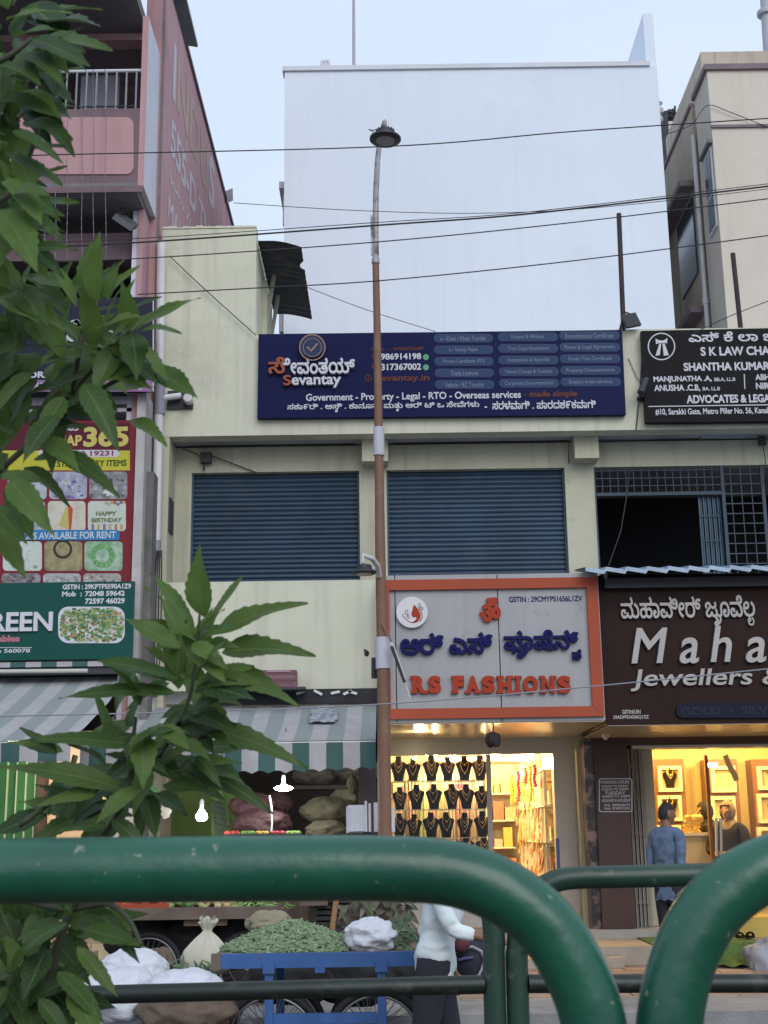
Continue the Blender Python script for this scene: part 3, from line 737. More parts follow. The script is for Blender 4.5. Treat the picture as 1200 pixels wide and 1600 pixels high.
# painted lettering on the side wall (reads along the wall, away from the street)
def wall_write(s, corner0, corner1, Mm, height, emb=.02, subs=()):
    """lettering on plane X=pxw; corners are picture points of its lower left and lower right ends"""
    a = at_x(*corner0, pxw); b = at_x(*corner1, pxw); ps = composed(s, subs, emb); rb_ = bbox(ps); L = (b-a).length
    sx = L/(rb_[2]-rb_[0]); sy = height/(rb_[3]-rb_[1])
    out = [np.stack([(p[:,0]-rb_[0])*sx, (p[:,1]-rb_[1])*sy], 1) for p in ps]
    mb = MB(); fill(mb, out, Vector((pxw, a.y, a.z)), Vector((0, b.y-a.y, b.z-a.z)).normalized(), UZ, Vector((1, 0, 0)), .004); return mb
def wall_word(s, c0, c1, height, cols, emb=.03):
    a = at_x(*c0, pxw); b = at_x(*c1, pxw); ps = composed(s, (), emb); rb_ = bbox(ps)
    L = math.hypot(b.y-a.y, b.z-a.z); sx = L/(rb_[2]-rb_[0]); sy = height/(rb_[3]-rb_[1])
    out = [np.stack([(p[:,0]-rb_[0])*sx, (p[:,1]-rb_[1])*sy], 1) for p in ps]; U = Vector((0, b.y-a.y, b.z-a.z)).normalized()
    gs_ = split_groups(out)
    for Mm in sorted(set(cols), key=lambda m: m.name):
        mb = MB()
        for i, g_ in enumerate(gs_):
            if cols[min(i, len(cols)-1)] == Mm: fill(mb, g_, Vector((pxw, a.y, a.z)), U, UZ, Vector((1, 0, 0)), .004)
        part('lettering', mb, Mm, pk)
Wc, Cc = M_lett_w, M_lett_c
wall_word('INDUS', (269, 152), (334, 335), .84, [Wc, Cc, Cc, Cc, Wc])
wall_word('555-D TMT', (265.5, 236), (334, 420), .52, [Wc])
wall_word('98452 71', (264, 284), (297, 355), .13, [Wc], .02)
wall_word('MAIN', (262, 336), (288, 402), .30, [Wc], .02)
fl = thing('floodlight', 'grey floodlight on the far edge of the pink lettered wall', 'floodlight', far+Vector((.1, -.3, -.3)))
part('housing', MB().obox(at(358, 306, far.y-1), (.05, 0, .025), (-.02, .04, .02), (0, -.03, .10)), M_pvcd, fl)
part('bracket', MB().tube([at(357, 306, far.y-.9), at(350, 303, far.y-.9)], .02, 6), M_iron, fl)
# strings of little lights hanging in front
ords = ['first', 'second', 'third', 'fourth', 'fifth', 'sixth', 'seventh', 'eighth', 'ninth', 'tenth']
M_str = mat('light_string', (.20,.20,.22), .5, .1, 5)
for i, (px0, yt) in enumerate(((69, 285), (87, 270), (105, 180), (128, 150), (146, 110), (165, 110))):
    mb = MB(); pts = [at(px0+math.sin(t*1.3+i)*.8, yt+(405-yt)*t/8, P0-.08) for t in range(9)]
    mb.tube(pts, .0032, 4)
    for t in range(16):
        p = at(px0+math.sin(t*.65+i)*.8, yt+(405-yt)*t/16, P0-.085); mb.lathe(p, [(.004, -.015), (.007, 0), (.004, .012)], 5)
    solo('light_string', mb, M_str, f'{ords[i]} string of unlit fairy lights from the left on the pink balcony', 'string lights', 'strings of fairy lights down the pink balcony')
lampbox = thing('tilted_floodlight', 'tilted dark floodlight under the pink balcony soffit', 'floodlight', at(195, 345, P0+.3))
part('housing', MB().obox(at(196, 346, P0+.2), (.11, 0, -.08), (.02, .04, .03), (.02, .0, .03)), mat('floodlight_grey', (.07,.075,.085), .5, .2, 4), lampbox)
part('bracket', MB().tube([at(192, 335, P0+.2), at(190, 325, P0+.25)], .02, 6), M_iron, lampbox)
# ------------------------------------------------------------------ signboards
def flatmat(name, col, rough=.55, **k):
    k.setdefault('spec', .10); return mat(name, col, rough, k.pop('var', .06), k.pop('vscale', 2), **k)
M_navy = flatmat('navy_sign', (.0045,.008,.058), .5, streak=.15)
M_ltr = flatmat('white_letter', (.62,.62,.66), .5)
M_ltr2 = flatmat('white_vinyl', (.58,.58,.63), .5)
M_org = flatmat('orange_letter', (.33,.095,.055), .5)
M_dimorg = flatmat('faded_orange_vinyl', (.13,.045,.035), .5)
M_pill = flatmat('pill_blue', (.030,.055,.13), .4)
M_pille = flatmat('pill_edge', (.055,.085,.17), .4)
M_pilltx = flatmat('pill_text', (.17,.20,.28), .5)
M_green = flatmat('phone_green', (.13,.36,.20), .5)
M_gold = flatmat('dull_gold', (.33,.20,.12), .4, metal=.2)
YS = F-.09
sg = thing('shop_sign', 'wide navy blue signboard listing government and legal services on the parapet', 'signboard', at(690, 650, YS))
b = MB(); b.add([at(404, 522, YS), at(972, 515.5, YS), at(978, 647.5, YS), at(402, 653, YS)], [(0,1,2,3)])
for v in list(b.v): b.v.append(v+Vector((0, .08, 0)))
b.f = [(3,2,1,0), (4,5,6,7), (0,1,5,4), (1,2,6,5), (2,3,7,6), (3,0,4,7)]
part('board', b, M_navy, sg)
Yl = YS-.003
m = MB(); write(m, 'ೇವಂತಯ್', (441, 561, 555, 586), Yl, .05, .022); part('lettering', m, M_ltr, sg, label='raised white Kannada name')
m = MB(); write(m, 'ಸೆ', (420, 560, 446, 586), Yl, .05, .022); part('lettering', m, M_org, sg, label='raised orange Kannada initial')
m = MB(); write(m, 'evantay', (456, 589, 533, 608), Yl, .05, .022); part('lettering', m, M_ltr, sg, label='raised white lower name')
m = MB(); write(m, 'S', (443, 588, 455, 604), Yl, .05, .022); part('lettering', m, M_org, sg, label='raised orange letter S')
ds = MB(); c = at(488, 543, YS); ds.lathe(c, [(.149, .002), (.149, .07)], 40, (0, -1, 0)); em = part('emblem', ds, flatmat('emblem_navy', (.03,.045,.11), .4), sg)
rg = MB(); annulus(rg, 488, 543, 20.6, 1.6, YS-.071); annulus(rg, 488, 543, 14.5, .8, YS-.071)
px_stroke(rg, [(480, 542), (486, 548.5), (496, 537)], 2.6, YS-.071, .003, 1); part('emblem_ring', rg, M_gold, em)
m = MB(); write(m, 'CALL  -  WHATSAPP', (580, 542.5, 662, 548), Yl, .002, .03); part('lettering', m, M_dimorg, sg)
m = MB(); write(m, '9986914198', (588, 552, 658, 562), Yl, .002, .03); write(m, '8317367002', (588, 568, 658, 578.5), Yl, .002, .03)
write(m, 'Government - Property - Legal - RTO - Overseas services', (478, 613, 814, 627.5), Yl, .002, .022)
write(m, 'ಸಕಾ೯ರಿ . ಆಸಿ . ಕಾನೂನು ಮತು ಆರ್ ಟಿ ಒ ಸೇವೆಗಳು', (449, 628.5, 749, 643), Yl, .002, .02, subs=((10, 'ತ'), (23, 'ತ')))
write(m, '-  ಸರಳವಾಗಿ . ಪಾರದಶ೯ಕವಾಗಿ', (757, 625.5, 931, 639), Yl, .002, .02)
part('lettering', m, M_ltr2, sg)
m = MB(); write(m, '- made simple', (818, 610.5, 902, 622.5), Yl, .002, .035); write(m, 'Sevantay.in', (586, 585, 671, 598), Yl, .002, .03)
annulus(m, 575.5, 591, 5.6, 1.1, Yl-.001); px_stroke(m, [(570, 591), (581, 591)], 1, Yl-.001, .002, 1); px_stroke(m, [(575.5, 585.5), (575.5, 596.5)], 1, Yl-.001, .002, 1)
for yy in (557, 573): px_stroke(m, [(581.5, yy-4), (582, yy), (586, yy+4)], 2.2, Yl, .002)
part('lettering', m, M_dimorg, sg)
m = MB()
for yy in (558, 574): shape(m, ring(665.5, yy, 4.6), Yl, .002)
part('call_mark', m, M_green, sg)
pills = [["e - Khata / Khata Transfer", "e - Stamp Paper", "Fitness Certificate (FC)", "Trade Licences", "Vehicle / RC Transfer"],
         ["Notary & Affidavit", "True Copy Attestation", "Attestation & Apostille", "Name Change & Gazette", "Corporate Documentation"],
         ["Encumbrance Certificate", "Rental & Legal Agreement", "Family Tree Certificate", "Property Documentation", "Enquiry index services"]]
p1, p2, p3 = MB(), MB(), MB()
wid = [[.78,.5,.7,.47,.67], [.55,.68,.71,.77,.82], [.8,.84,.72,.8,.72]]
for ci, (cx0, cx1, cy) in enumerate(((678, 770, 528.5), (778, 871.5, 526.5), (874, 968, 524.5))):
    for ri in range(5):
        y = cy+ri*18.1; o = ri*.5
        shape(p1, rrect(cx0+o, y-6.6, cx1+o, y+6.6, 6.5), Yl, .001); shape(p2, rrect(cx0+o+.9, y-5.7, cx1+o-.9, y+5.7, 5.6), Yl-.0015, .001)
        w = (cx1-cx0)*wid[ci][ri]/2; mx_ = (cx0+cx1)/2+o
        write(p3, pills[ci][ri], (mx_-w, y-3.6, mx_+w, y+4), Yl-.003, .001, .01)
part('service_pill', p1, M_pille, sg); part('service_pill', p2, M_pill, sg); part('service_text', p3, M_pilltx, sg)

# law sign
M_black = flatmat('black_sign', (.006,.006,.009), .5, streak=.15)
YW = F-.12
lw = thing('shop_sign', 'black signboard of a law office with white lettering and collar bands emblem', 'signboard', at(1100, 660, YW))
b = MB(); b.add([at(1002, 517, YW), at(1420, 508, YW), at(1425, 656, YW), at(1009, 660, YW)], [(3,2,1,0)])
for v in list(b.v): b.v.append(v+Vector((0, .08, 0)))
b.f += [(4,5,6,7), (0,1,5,4), (1,2,6,5), (2,3,7,6), (3,0,4,7)]
part('board', b, M_black, lw)
Yl = YW-.003; m = MB()
annulus(m, 1033.5, 541.5, 21.5, 1.8, Yl); 
shape(m, [(1024, 529), (1030, 532), (1037, 532), (1043, 528), (1042, 537), (1039, 536), (1029, 536.5), (1025, 538)], Yl)
shape(m, [(1030, 537), (1033, 537), (1031, 555), (1024, 556)], Yl); shape(m, [(1035, 537), (1038.5, 537), (1045, 555), (1037, 556)], Yl)
write(m, 'ಎಸ್ ಕೆ ಲಾ ಚೇಂಬಸ್', (1075.5, 518, 1184, 534), Yl, .002, .022, ref='ಎಸ್ ಕೆ ಲಾ')
write(m, 'S K LAW CHAMBERS', (1094.5, 541.5, 1203, 555.5), Yl, .002, .035, ref='S K LAW CHA')
write(m, 'SHANTHA KUMAR', (1068, 566, 1203, 579), Yl, .002, .035)
write(m, 'MANJUNATHA .A,', (1021, 587.5, 1112, 598.5), Yl, .002, .035); write(m, 'BB.A, LL.B', (1116, 590, 1149, 596.5), Yl, .002, .02)
write(m, 'ANUSHA .C.B,', (1022, 601, 1094, 612.5), Yl, .002, .035); write(m, 'BA, LL.B', (1098, 604.5, 1125, 611), Yl, .002, .02)
shape(m, [(1162, 584.5), (1163.5, 584.5), (1164.5, 608), (1163, 608)], Yl)
write(m, 'ABHISHEK', (1180, 584.5, 1202, 594), Yl, .002, .035, ref='ABH'); write(m, 'NIRMALA', (1181, 598, 1202, 608), Yl, .002, .035, ref='NIR')
write(m, 'ADVOCATES & LEGAL', (1072.5, 616.5, 1210, 629.5), Yl, .002, .035)
shape(m, [(1013, 634.5), (1400, 629), (1400, 630.5), (1013, 636)], Yl)
write(m, '#10, Sarakki Gate, Metro Piller No. 56, Kanakapura', (1024, 637.5, 1200, 648.5), Yl, .002, .022, ref='#10, Sarakki Gate, Metro Piller No. 56, Kanal')
part('lettering', m, M_ltr2, lw)
# poles and floodlight on the parapet
M_rustp = mat('rust_brown_pole', (.055,.035,.04), .8, .3, 3, streak=.4)
solo('steel_post', MB().tube([at(967, 334, F+.12), at(974.5, 520, F+.12)], .03, 10), M_rustp, 'dark rusty post behind the right end of the blue sign', 'post')
solo('steel_post', MB().tube([at(1145, 396, F+.12), at(1158, 520, F+.12)], .03, 10), M_rustp, 'dark rusty post standing behind the black law sign', 'post')
fl = thing('floodlight', 'small black floodlight on the parapet between the two upper signs', 'floodlight', at(985, 515, F))
part('housing', MB().obox(at(986, 501, F-.1), (.085, .01, .02), (0, .03, 0), (-.03, .0, .075)), flatmat('floodlight_black', (.05,.055,.065), .45), fl)
part('bracket', MB().tube([at(975, 517, F), at(972, 498, F-.03), at(978, 488, F-.05), at(990, 493, F-.05)], .012, 6).tube([at(967, 520, F-.04), at(974, 495, F-.04)], .012, 6), M_iron, fl)
lc = MB().tube([at(1001, 519, F-.02), at(1003, 560, F-.02), at(1000, 610, F-.02), at(994, 672, F-.02)], .007, 6).tube([at(982, 560, F-.01), at(995, 590, F-.02), at(1003, 600, F-.02)], .004, 5)
solo('light_cable', lc, M_iron, 'thin cables hanging on the cream gap beside the law sign', 'cable')

# orange framed shop sign
YR = 14.2
M_acp = mat('grey_acp', (.34,.345,.355), .45, .07, .8, streak=.25, streakcol=(.22,.22,.23), blotch=.55, blotchcol=(.15,.15,.16), bl_scale=2.2, bl_lo=.6, bl_hi=.7)
M_oran = mat('orange_acp', (.37,.078,.040), .5, .08, 1, spec=.15, streak=.25, streakcol=(.28,.09,.05))
M_orl = mat('orange_foam_letter', (.36,.046,.022), .6, .08, 3, spec=.15)
M_blul = mat('indigo_letter', (.012,.012,.090), .6, .1, 3, spec=.1)
M_gap = flatmat('joint_black', (.012,.012,.014), .8)
rsn = thing('shop_sign', 'grey shop sign in an orange frame with blue Kannada and orange Latin letters', 'signboard', at(775, 1130, YR))
x0, x1, z0, z1 = rect(600, 897, 940, 1128, YR)
part('panel', MB().box(x0, x1, YR, YR+1.9, z0, z1), M_acp, rsn)
ox0, ox1, oz0, oz1 = rect(603.5, 905, 938, 1122, YR); ix0, ix1, iz0, iz1 = rect(609.5, 921, 920.5, 1106, YR); t = -.045; fr = MB()
for q in (((ox0, oz1), (ox1, oz1), (ix1, iz1), (ix0, iz1)), ((ox1, oz1), (ox1, oz0), (ix1, iz0), (ix1, iz1)), ((ox1, oz0), (ox0, oz0), (ix0, iz0), (ix1, iz0)), ((ox0, oz0), (ox0, oz1), (ix0, iz1), (ix0, iz0))):
    cx = sum(p[0] for p in q)/4; cz = sum(p[1] for p in q)/4
    q = [(cx+(p[0]-cx)*.9985, cz+(p[1]-cz)*.9985) for p in q]
    fr.add([(p[0], YR+t, p[1]) for p in q] + [(p[0], YR, p[1]) for p in q], [(3,2,1,0), (0,1,5,4), (1,2,6,5), (2,3,7,6), (3,0,4,7)])
    fr.f = [tuple(f) for f in fr.f]
part('frame', fr, M_oran, rsn)
gp = MB()
for a in (618.5, 780.5): gp.pbox(a-.7, 898, a+.7, 1127.5, YR-.003, .0025)
part('panel_joint', gp, M_gap, rsn)
m = MB(); write(m, 'ಆರ್ ಎಸ್', (625, 989, 770, 1024), YR, .055, .036); 
write(m, 'ಫಾಷೆನ್', (787, 985, 904, 1021), YR, .055, .026, subs=((0, 'Y'), (5, 'ಸ')), ref='ಫಾಷೆನ್')
part('lettering', m, M_blul, rsn, label='thick indigo Kannada lettering')
m = MB()
def slab(mb, xs, y0, y1, Y, where='tb', h=4.6, w=11, t=.05):
    for x in xs:
        for q, yy in (('t', y0), ('b', y1-h)):
            if q in where: shape(mb, [(x-w/2, yy), (x+w/2, yy), (x+w/2, yy+h), (x-w/2, yy+h)], Y, t)
for L_, xa_, xb_ in (('R', 644, 665), ('S', 669, 689), ('F', 707, 725), ('A', 728, 749), ('S', 752, 773), ('H', 778, 799), ('I', 806, 812), ('O', 817, 840), ('N', 845, 866), ('S', 870, 891)):
    write(m, L_, (xa_, 1056.5, xb_, 1084), YR, .05, .075 if L_ != 'I' else .0)
Ys_ = YR-.0012
slab(m, (781, 796, 809), 1056.5, 1084, Ys_); slab(m, (647, 664, 710, 731, 746, 848), 1056.5, 1084, Ys_, 'b', w=10); slab(m, (645.5, 709, 846.5, 864.5), 1056.5, 1084, Ys_, 't', w=8)
part('lettering', m, M_orl, rsn, label='thick orange Latin lettering')
m = MB(); write(m, 'ॐ', (749, 934, 782, 973), YR, .045, .05); part('om_mark', m, M_orl, rsn)
m = MB(); write(m, 'GSTIN : 29CMYPS1656L1ZV', (795, 931.5, 910, 940.5), YR, .002, .03); part('tax_number', m, M_blul, rsn)
dk = MB().lathe(at(643.5, 958, YR), [(.170, .001), (.172, .045), (.168, .05)], 40, (0, -1, 0)); lg = part('logo_disc', dk, flatmat('logo_white', (.66,.65,.66), .4), rsn)
m = MB(); Yd = YR-.051
shape(m, smooth2([(647, 945), (652.5, 951), (657, 960), (656, 967), (650, 972), (644, 973), (650, 968), (650, 964), (646, 964.5), (643.5, 962), (643, 958), (644.5, 953), (645.5, 948), (647, 945)], 4)[:-1], Yd)
px_stroke(m, [(632, 964), (637, 970), (645, 973), (653, 971)], .9, Yd)
px_stroke(m, [(654, 950), (658.5, 957), (659.5, 965), (655, 971)], 1.4, Yd)
part('logo_face', m, M_orl, lg)
m = MB()
for q in ([(655, 950), (653, 945), (656, 943), (657, 947), (655, 950)], [(659, 953), (657, 949), (660, 949), (661, 952), (659, 953)], [(635, 961), (633, 956), (636, 953), (637.5, 958), (635, 961)], [(633, 965), (629, 962), (631, 959)], [(638, 966), (636, 962), (639, 961), (639.5, 965), (638, 966)]): px_stroke(m, q, .7, Yd)
part('logo_leaf', m, M_iron, lg)
# downlights in its soffit, hanging charm
M_lampw = emitter('downlight_warm', (1, .78, .45), 6)
dl = MB()
for a in (655, 735, 830): 
    p = at_z(a, 1141, z0); dl.lathe(Vector((p.x, p.y, z0-.003)), [(.05, 0), (.05, -.004)], 16)
part('soffit_light', dl, flatmat('soffit_fixture', (.5,.48,.44), .4), rsn)
L = bpy.data.lights.new('soffit_lamp', 'POINT'); L.energy = 9; L.color = (1, .78, .45); L.shadow_soft_size = .05; p = at_z(655, 1141, z0); o = bpy.data.objects.new('soffit_lamp', L); COL.objects.link(o); o.location = (p.x, p.y, z0-.12)
part('lit_disc', MB().lathe(Vector((p.x, p.y, z0-.014)), [(.05, 0), (.05, -.006)], 16), M_lampw, rsn)
M_sof = flatmat('gold_soffit', (.55,.46,.34), .25, metal=.25)
part('soffit', MB().box(x0+.01, x1-.01, YR+.01, SF-.3, z0-.012, z0-.004), M_sof, rsn)
ch = thing('hanging_charm', 'dark gourd shaped charm hanging below the grey shop sign', 'charm', at(770, 1168, YR+.1))
cm = MB(); c = at(770.5, 1156, YR+.1)
for k in range(6):
    a = k*math.pi/3; cm.blob(c+Vector((.045*math.cos(a), .045*math.sin(a), .01*math.sin(k*2))), (.042, .042, .075), k+2, .15, 2, 12, 8)
part('gourd', cm, mat('charm_black', (.03,.028,.03), .8, .3, 10), ch, smooth='all')
part('string', MB().tube([at(771, 1128, YR+.1), at(770.5, 1148, YR+.1)], .006, 6), M_iron, ch)

# jewellery sign and its tin roof
M_brown = mat('brown_wood_acp', (.029,.0135,.011), .55, .2, 2.5, col2=(.022,.010,.0085), streak=.35, streakcol=(.014,.007,.006), spec=.12)
M_stl = mat('steel_letter', (.36,.345,.335), .42, .1, 3, metal=.25)
YJ = 14.3
jw = thing('shop_sign', 'dark brown jewellery shop sign with raised silver lettering', 'signboard', at(1100, 1132, YJ))
jx0, _, jz0, jz1 = rect(941, 897, 1200, 1131, YJ); jx1 = XR
part('panel', MB().box(jx0, jx1, YJ, YJ+1.6, jz0, jz1), M_brown, jw)
m = MB(); write(m, 'ಮಹಾವೀರ್ ಜೂವೆಲ', (969, 933, 1094, 967), YJ, .04, .016, subs=((8, 'Y'), (12, 'ಲ')), ref='ಮಹಾವೀರ್')

for L_, q in (('M', (984, 982, 1043, 1037)), ('a', (1058, 997, 1096, 1037.5)), ('h', (1107, 979, 1148, 1035)), ('a', (1161, 996, 1201, 1036)), ('v', (1212, 995, 1252, 1034)), ('e', (1262, 994, 1298, 1034)), ('e', (1310, 993, 1346, 1033)), ('r', (1358, 992, 1386, 1032))): write(m, L_, q, YJ, .05, .012, shear=.22)
write(m, 'Jewellers & Bankers', (983, 1045.5, 1178, 1079.5), YJ, .04, .014, ref='Jewellers', shear=.16)
write(m, 'GSTIN/UIN', (972, 1109, 1001, 1115.5), YJ, .002, .03); write(m, '29ADPPD4506Q1ZZ', (958, 1117.5, 1014, 1124), YJ, .002, .03)
part('lettering', m, M_stl, jw)
lb = MB(); shape(lb, rrect(1056, 1099, 1420, 1122, 9), YJ, .03); l_ = part('display_strip', lb, flatmat('unlit_panel', (.012,.014,.028), .3), jw)
m = MB(); write(m, 'GOLD  •  SILVER', (1064, 1104, 1200, 1117), YJ-.031, .002, .03, ref='GOLD  •  SILV'); part('strip_text', m, flatmat('unlit_text', (.024,.027,.045), .4), l_)
tin = thing('tin_roof', 'bluish white corrugated tin eave above the brown jewellery sign', 'roof sheet', at(1050, 897, YJ-.3))
ts = MB(); xa = at(914, 890, YJ-.35).x; zA = at(1050, 888, YJ-.35).z; k = 0; per = .225; prev = None; prof = []
x = xa
while x < XR:
    prof += [(x, 0.022), (x+per*.80, -.010), (x+per*.88, -.014), (x+per*.94, .0)]; prof += [(x+per*.93, .045)] if False else []; x += per
for i in range(len(prof)-1):
    (xA, hA), (xB, hB) = prof[i], prof[i+1]
    ya, yb = YJ-.38, YJ+.5
    ts.quad((xA, ya, zA+hA), (xB, ya, zA+hB), (xB, yb, zA+hB+.14), (xA, yb, zA+hA+.14))
    ts.quad((xA, ya, zA+hA-.012), (xA, yb, zA+hA+.128), (xB, yb, zA+hB+.128), (xB, ya, zA+hB-.012))
    ts.quad((xA, ya-.001, zA+hA-.045), (xB, ya-.001, zA+hB-.045), (xB, ya-.001, zA+hB), (xA, ya-.001, zA+hA))
part('sheet', ts, mat('blue_white_tin', (.36,.47,.60), .45, .15, 3, streak=.4, streakcol=(.2,.24,.3), blotch=.4), tin)
part('purlin', MB().box(xa+.25, XR, YJ-.1, YJ-.02, zA-.16, zA-.05), M_iron, tin)
part('hook', MB().tube([(xa+.22, YJ-.36, zA-.02), (xa+.22, YJ-.33, zA-.10)], .02, 8), M_iron, tin)

# dark mobile shop sign with the lilac strip
YM = 13.75
ms = thing('shop_sign', 'dark slate accessories shop sign with lilac strip of phone numbers behind leaves', 'signboard', at(120, 612, YM))
x0, x1, z0, z1 = rect(-330, 468, 240, 612, YM)
part('board', MB().box(x0, x1, YM, YM+.12, z0, z1), flatmat('slate_sign', (.022,.024,.040), .4), ms)
m = MB(); shape(m, [(-330, 594), (238.5, 594), (238.5, 612), (-330, 612)], YM, .003); part('strip', m, flatmat('lilac_strip', (.28,.15,.29), .5), ms)
m = MB(); shape(m, [(238.7, 468), (240.5, 468), (240.5, 612), (238.7, 612)], YM-.001, .004)
write(m, 'ಮೊಬೈಲ್', (-60, 492, 170, 545), YM-.002, .03, .035); write(m, 'ಡ', (183, 534, 221, 565), YM-.002, .03, .035); write(m, 'ಸ್ವ', (92, 500, 178, 535), YM-.002, .03, .035)
write(m, '& ACCESSORIES', (-34, 581, 90, 591), YM-.002, .002, .035)
write(m, 'BANGALORE - 560078', (-48, 598, 90, 609), YM-.004, .002, .03); write(m, '99104 10515', (138, 599, 223, 609.5), YM-.004, .002, .03)
part('lettering', m, M_ltr2, ms)

# photo hoarding with the grid of pictures
YP = 13.95
hd = thing('poster_board', 'tall red and yellow stationery poster with a grid of party pictures', 'poster board', at(110, 915, YP))
x0, x1, z0, z1 = rect(-160, 659, 209, 918, YP)
part('board', MB().box(x0, x1, YP, YP+.06, z0, z1), flatmat('poster_red', (.19,.025,.036), .45), hd)
m = MB(); shape(m, [(-158, 661), (203, 661), (203, 704), (-158, 704)], YP, .002); part('header', m, flatmat('poster_maroon', (.10,.018,.032), .45), hd)
m = MB(); shape(m, [(-158, 704), (203, 704), (203, 735), (-158, 735)], YP, .002); part('yellow_band', m, flatmat('poster_yellow', (.46,.44,.05), .45), hd)
m = MB(); write(m, '365', (130.5, 666, 201, 698), YP-.002, .002, .04); write(m, 'SNAP', (78, 680, 128, 697), YP-.002, .002, .04); part('lettering', m, flatmat('poster_gold', (.52,.47,.13), .45), hd)
m = MB(); write(m, 'Snap 365', (60, 664.5, 123, 676), YP-.002, .002, .03); shape(m, rrect(60, 703, 187, 714, 5), YP-.002, .002); part('phone_pill', m, flatmat('poster_white', (.55,.53,.54), .45), hd)
m = MB(); write(m, '98860 19231', (92, 704.5, 177, 712.5), YP-.005, .001, .025); part('lettering', m, flatmat('poster_violet', (.19,.05,.12), .5), hd)
m = MB(); write(m, '& STATIONARY ITEMS', (78, 719, 198, 729), YP-.003, .001, .035); part('lettering', m, flatmat('poster_ink', (.05,.09,.02), .5), hd)
pics = []
tone = [((.45,.5,.5), (.25,.3,.32)), ((.42,.44,.50), (.16,.14,.26)), ((.35,.36,.36), (.05,.05,.06)), ((.42,.47,.46), (.05,.07,.07)), ((.55,.53,.45), (.45,.40,.32)), ((.50,.53,.47), (.42,.48,.42)),
        ((.5,.55,.5), (.42,.5,.44)), ((.36,.31,.15), (.14,.12,.06)), ((.42,.50,.42), (.08,.26,.09)), ((.3,.26,.28), (.07,.06,.07)), ((.46,.48,.48), (.2,.2,.2)), ((.42,.42,.38), (.22,.2,.18))]
rows = [(737, 780), (783, 830), (846, 892), (896, 912)]; cols_ = [(10, 71), (75, 134), (137.5, 197)]
for ri, (ya, yb) in enumerate(rows):
    for ci, (xa_, xb_) in enumerate(cols_):
        o = -2.2*ri+(3 if ri < 2 else 0); m = MB(); shape(m, rrect(xa_+o-1, ya, xb_+o-1, yb, 6), YP, .003)
        ca, cb_ = tone[ri*3+ci]
        pics.append((part('picture_tile', m, mat('picture_print', ca, .45, .3, 7.5+ci, col2=cb_, blotch=.6, blotchcol=tuple(Vector(cb_)*.8), bl_scale=5), hd), xa_+o-1, ya, xb_+o-1, yb))
r9 = random.Random(12)
for ti, (po, ta, tb_, tc_, td_) in enumerate(pics):
    if ti in (4, 5, 7, 8): continue
    m = MB(); ca, cb_ = [Vector(q) for q in tone[ti]]
    for k in range(26):
        cx_ = ta+6+(tc_-ta-12)*r9.random(); cy_ = tb_+3+(td_-tb_-6)*r9.random()**.7; q = min(1.2+4.5*r9.random(), (td_-tb_)*.2)
        shape(m, [(max(ta+1.5, min(tc_-1.5, cx_+q*(.6+.6*r9.random())*math.cos(t_))), max(tb_+1, min(td_-1, cy_+q*.7*(.6+.6*r9.random())*math.sin(t_)))) for t_ in [i*math.pi/4 for i in range(8)]], YP-.0035-.00002*k, .0005)
    part('party_print', m, island('party_print', [tuple(cb_*.5), tuple(ca*1.1), tuple((ca+cb_)/2), tuple(cb_), tuple(Vector((cb_.x*.9, cb_.y*.6, cb_.z*1.2)))], .5), po)
m = MB(); shape(m, [(92, 820), (106, 785), (108, 828)], YP-.004, .001); part('kite_print', m, flatmat('print_yellow', (.50,.42,.15), .5), pics[4][0])
m = MB(); shape(m, [(106, 785), (114, 795), (111, 828), (108, 828)], YP-.004, .001); part('kite_print', m, flatmat('print_red', (.42,.09,.05), .5), pics[4][0])
m = MB(); write(m, 'HAPPY', (150, 799, 182, 806), YP-.004, .001, .05); write(m, 'BIRTHDAY', (143, 809, 191, 816), YP-.004, .001, .05); part('print_text', m, flatmat('print_green', (.16,.20,.09), .5), pics[5][0])
m = MB()
for k in range(7): shape(m, ring(166+k*4.6, 786+2*math.sin(k*2), 2.6, n=10), YP-.004, .001)
for k in range(6): shape(m, [(143+k*9, 819), (147+k*9, 819), (147+k*9, 828), (143+k*9, 828)], YP-.004, .001)
part('balloon_print', m, island('balloon_print', [(.06,.14,.36), (.40,.08,.06), (.45,.35,.08), (.2,.3,.4)]), pics[5][0])
m = MB(); write(m, '40', (161, 761, 182, 775), YP-.004, .001, .09); px_stroke(m, [(96, 758), (99, 752), (103, 757), (107, 752), (110, 758)], 1.6, YP-.004, .001); part('print_text', m, flatmat('print_white', (.56,.58,.56), .5), pics[2][0])
m = MB(); annulus(m, 160, 868, 19, 8, YP-.004, .001); part('wreath_print', m, island('wreath_print', [(.05,.22,.07), (.16,.34,.13), (.09,.28,.10), (.25,.40,.2)]), pics[8][0])
m = MB(); annulus(m, 98, 858, 15, 4, YP-.004, .001); part('garland_print', m, flatmat('print_dark', (.05,.045,.03), .5), pics[7][0])
m = MB(); shape(m, rrect(-120, 828, 187, 844, 4), YP-.006, .002); bl = part('rent_band', m, flatmat('rent_blue', (.035,.19,.42), .45), hd)
m = MB(); write(m, 'OPS AVAILABLE FOR RENT', (36, 831, 181, 842), YP-.009, .001, .025); write(m, 'SH', (18, 831, 34, 842), YP-.009, .001, .025)
part('lettering', m, flatmat('rent_white', (.5,.54,.56), .5), bl)

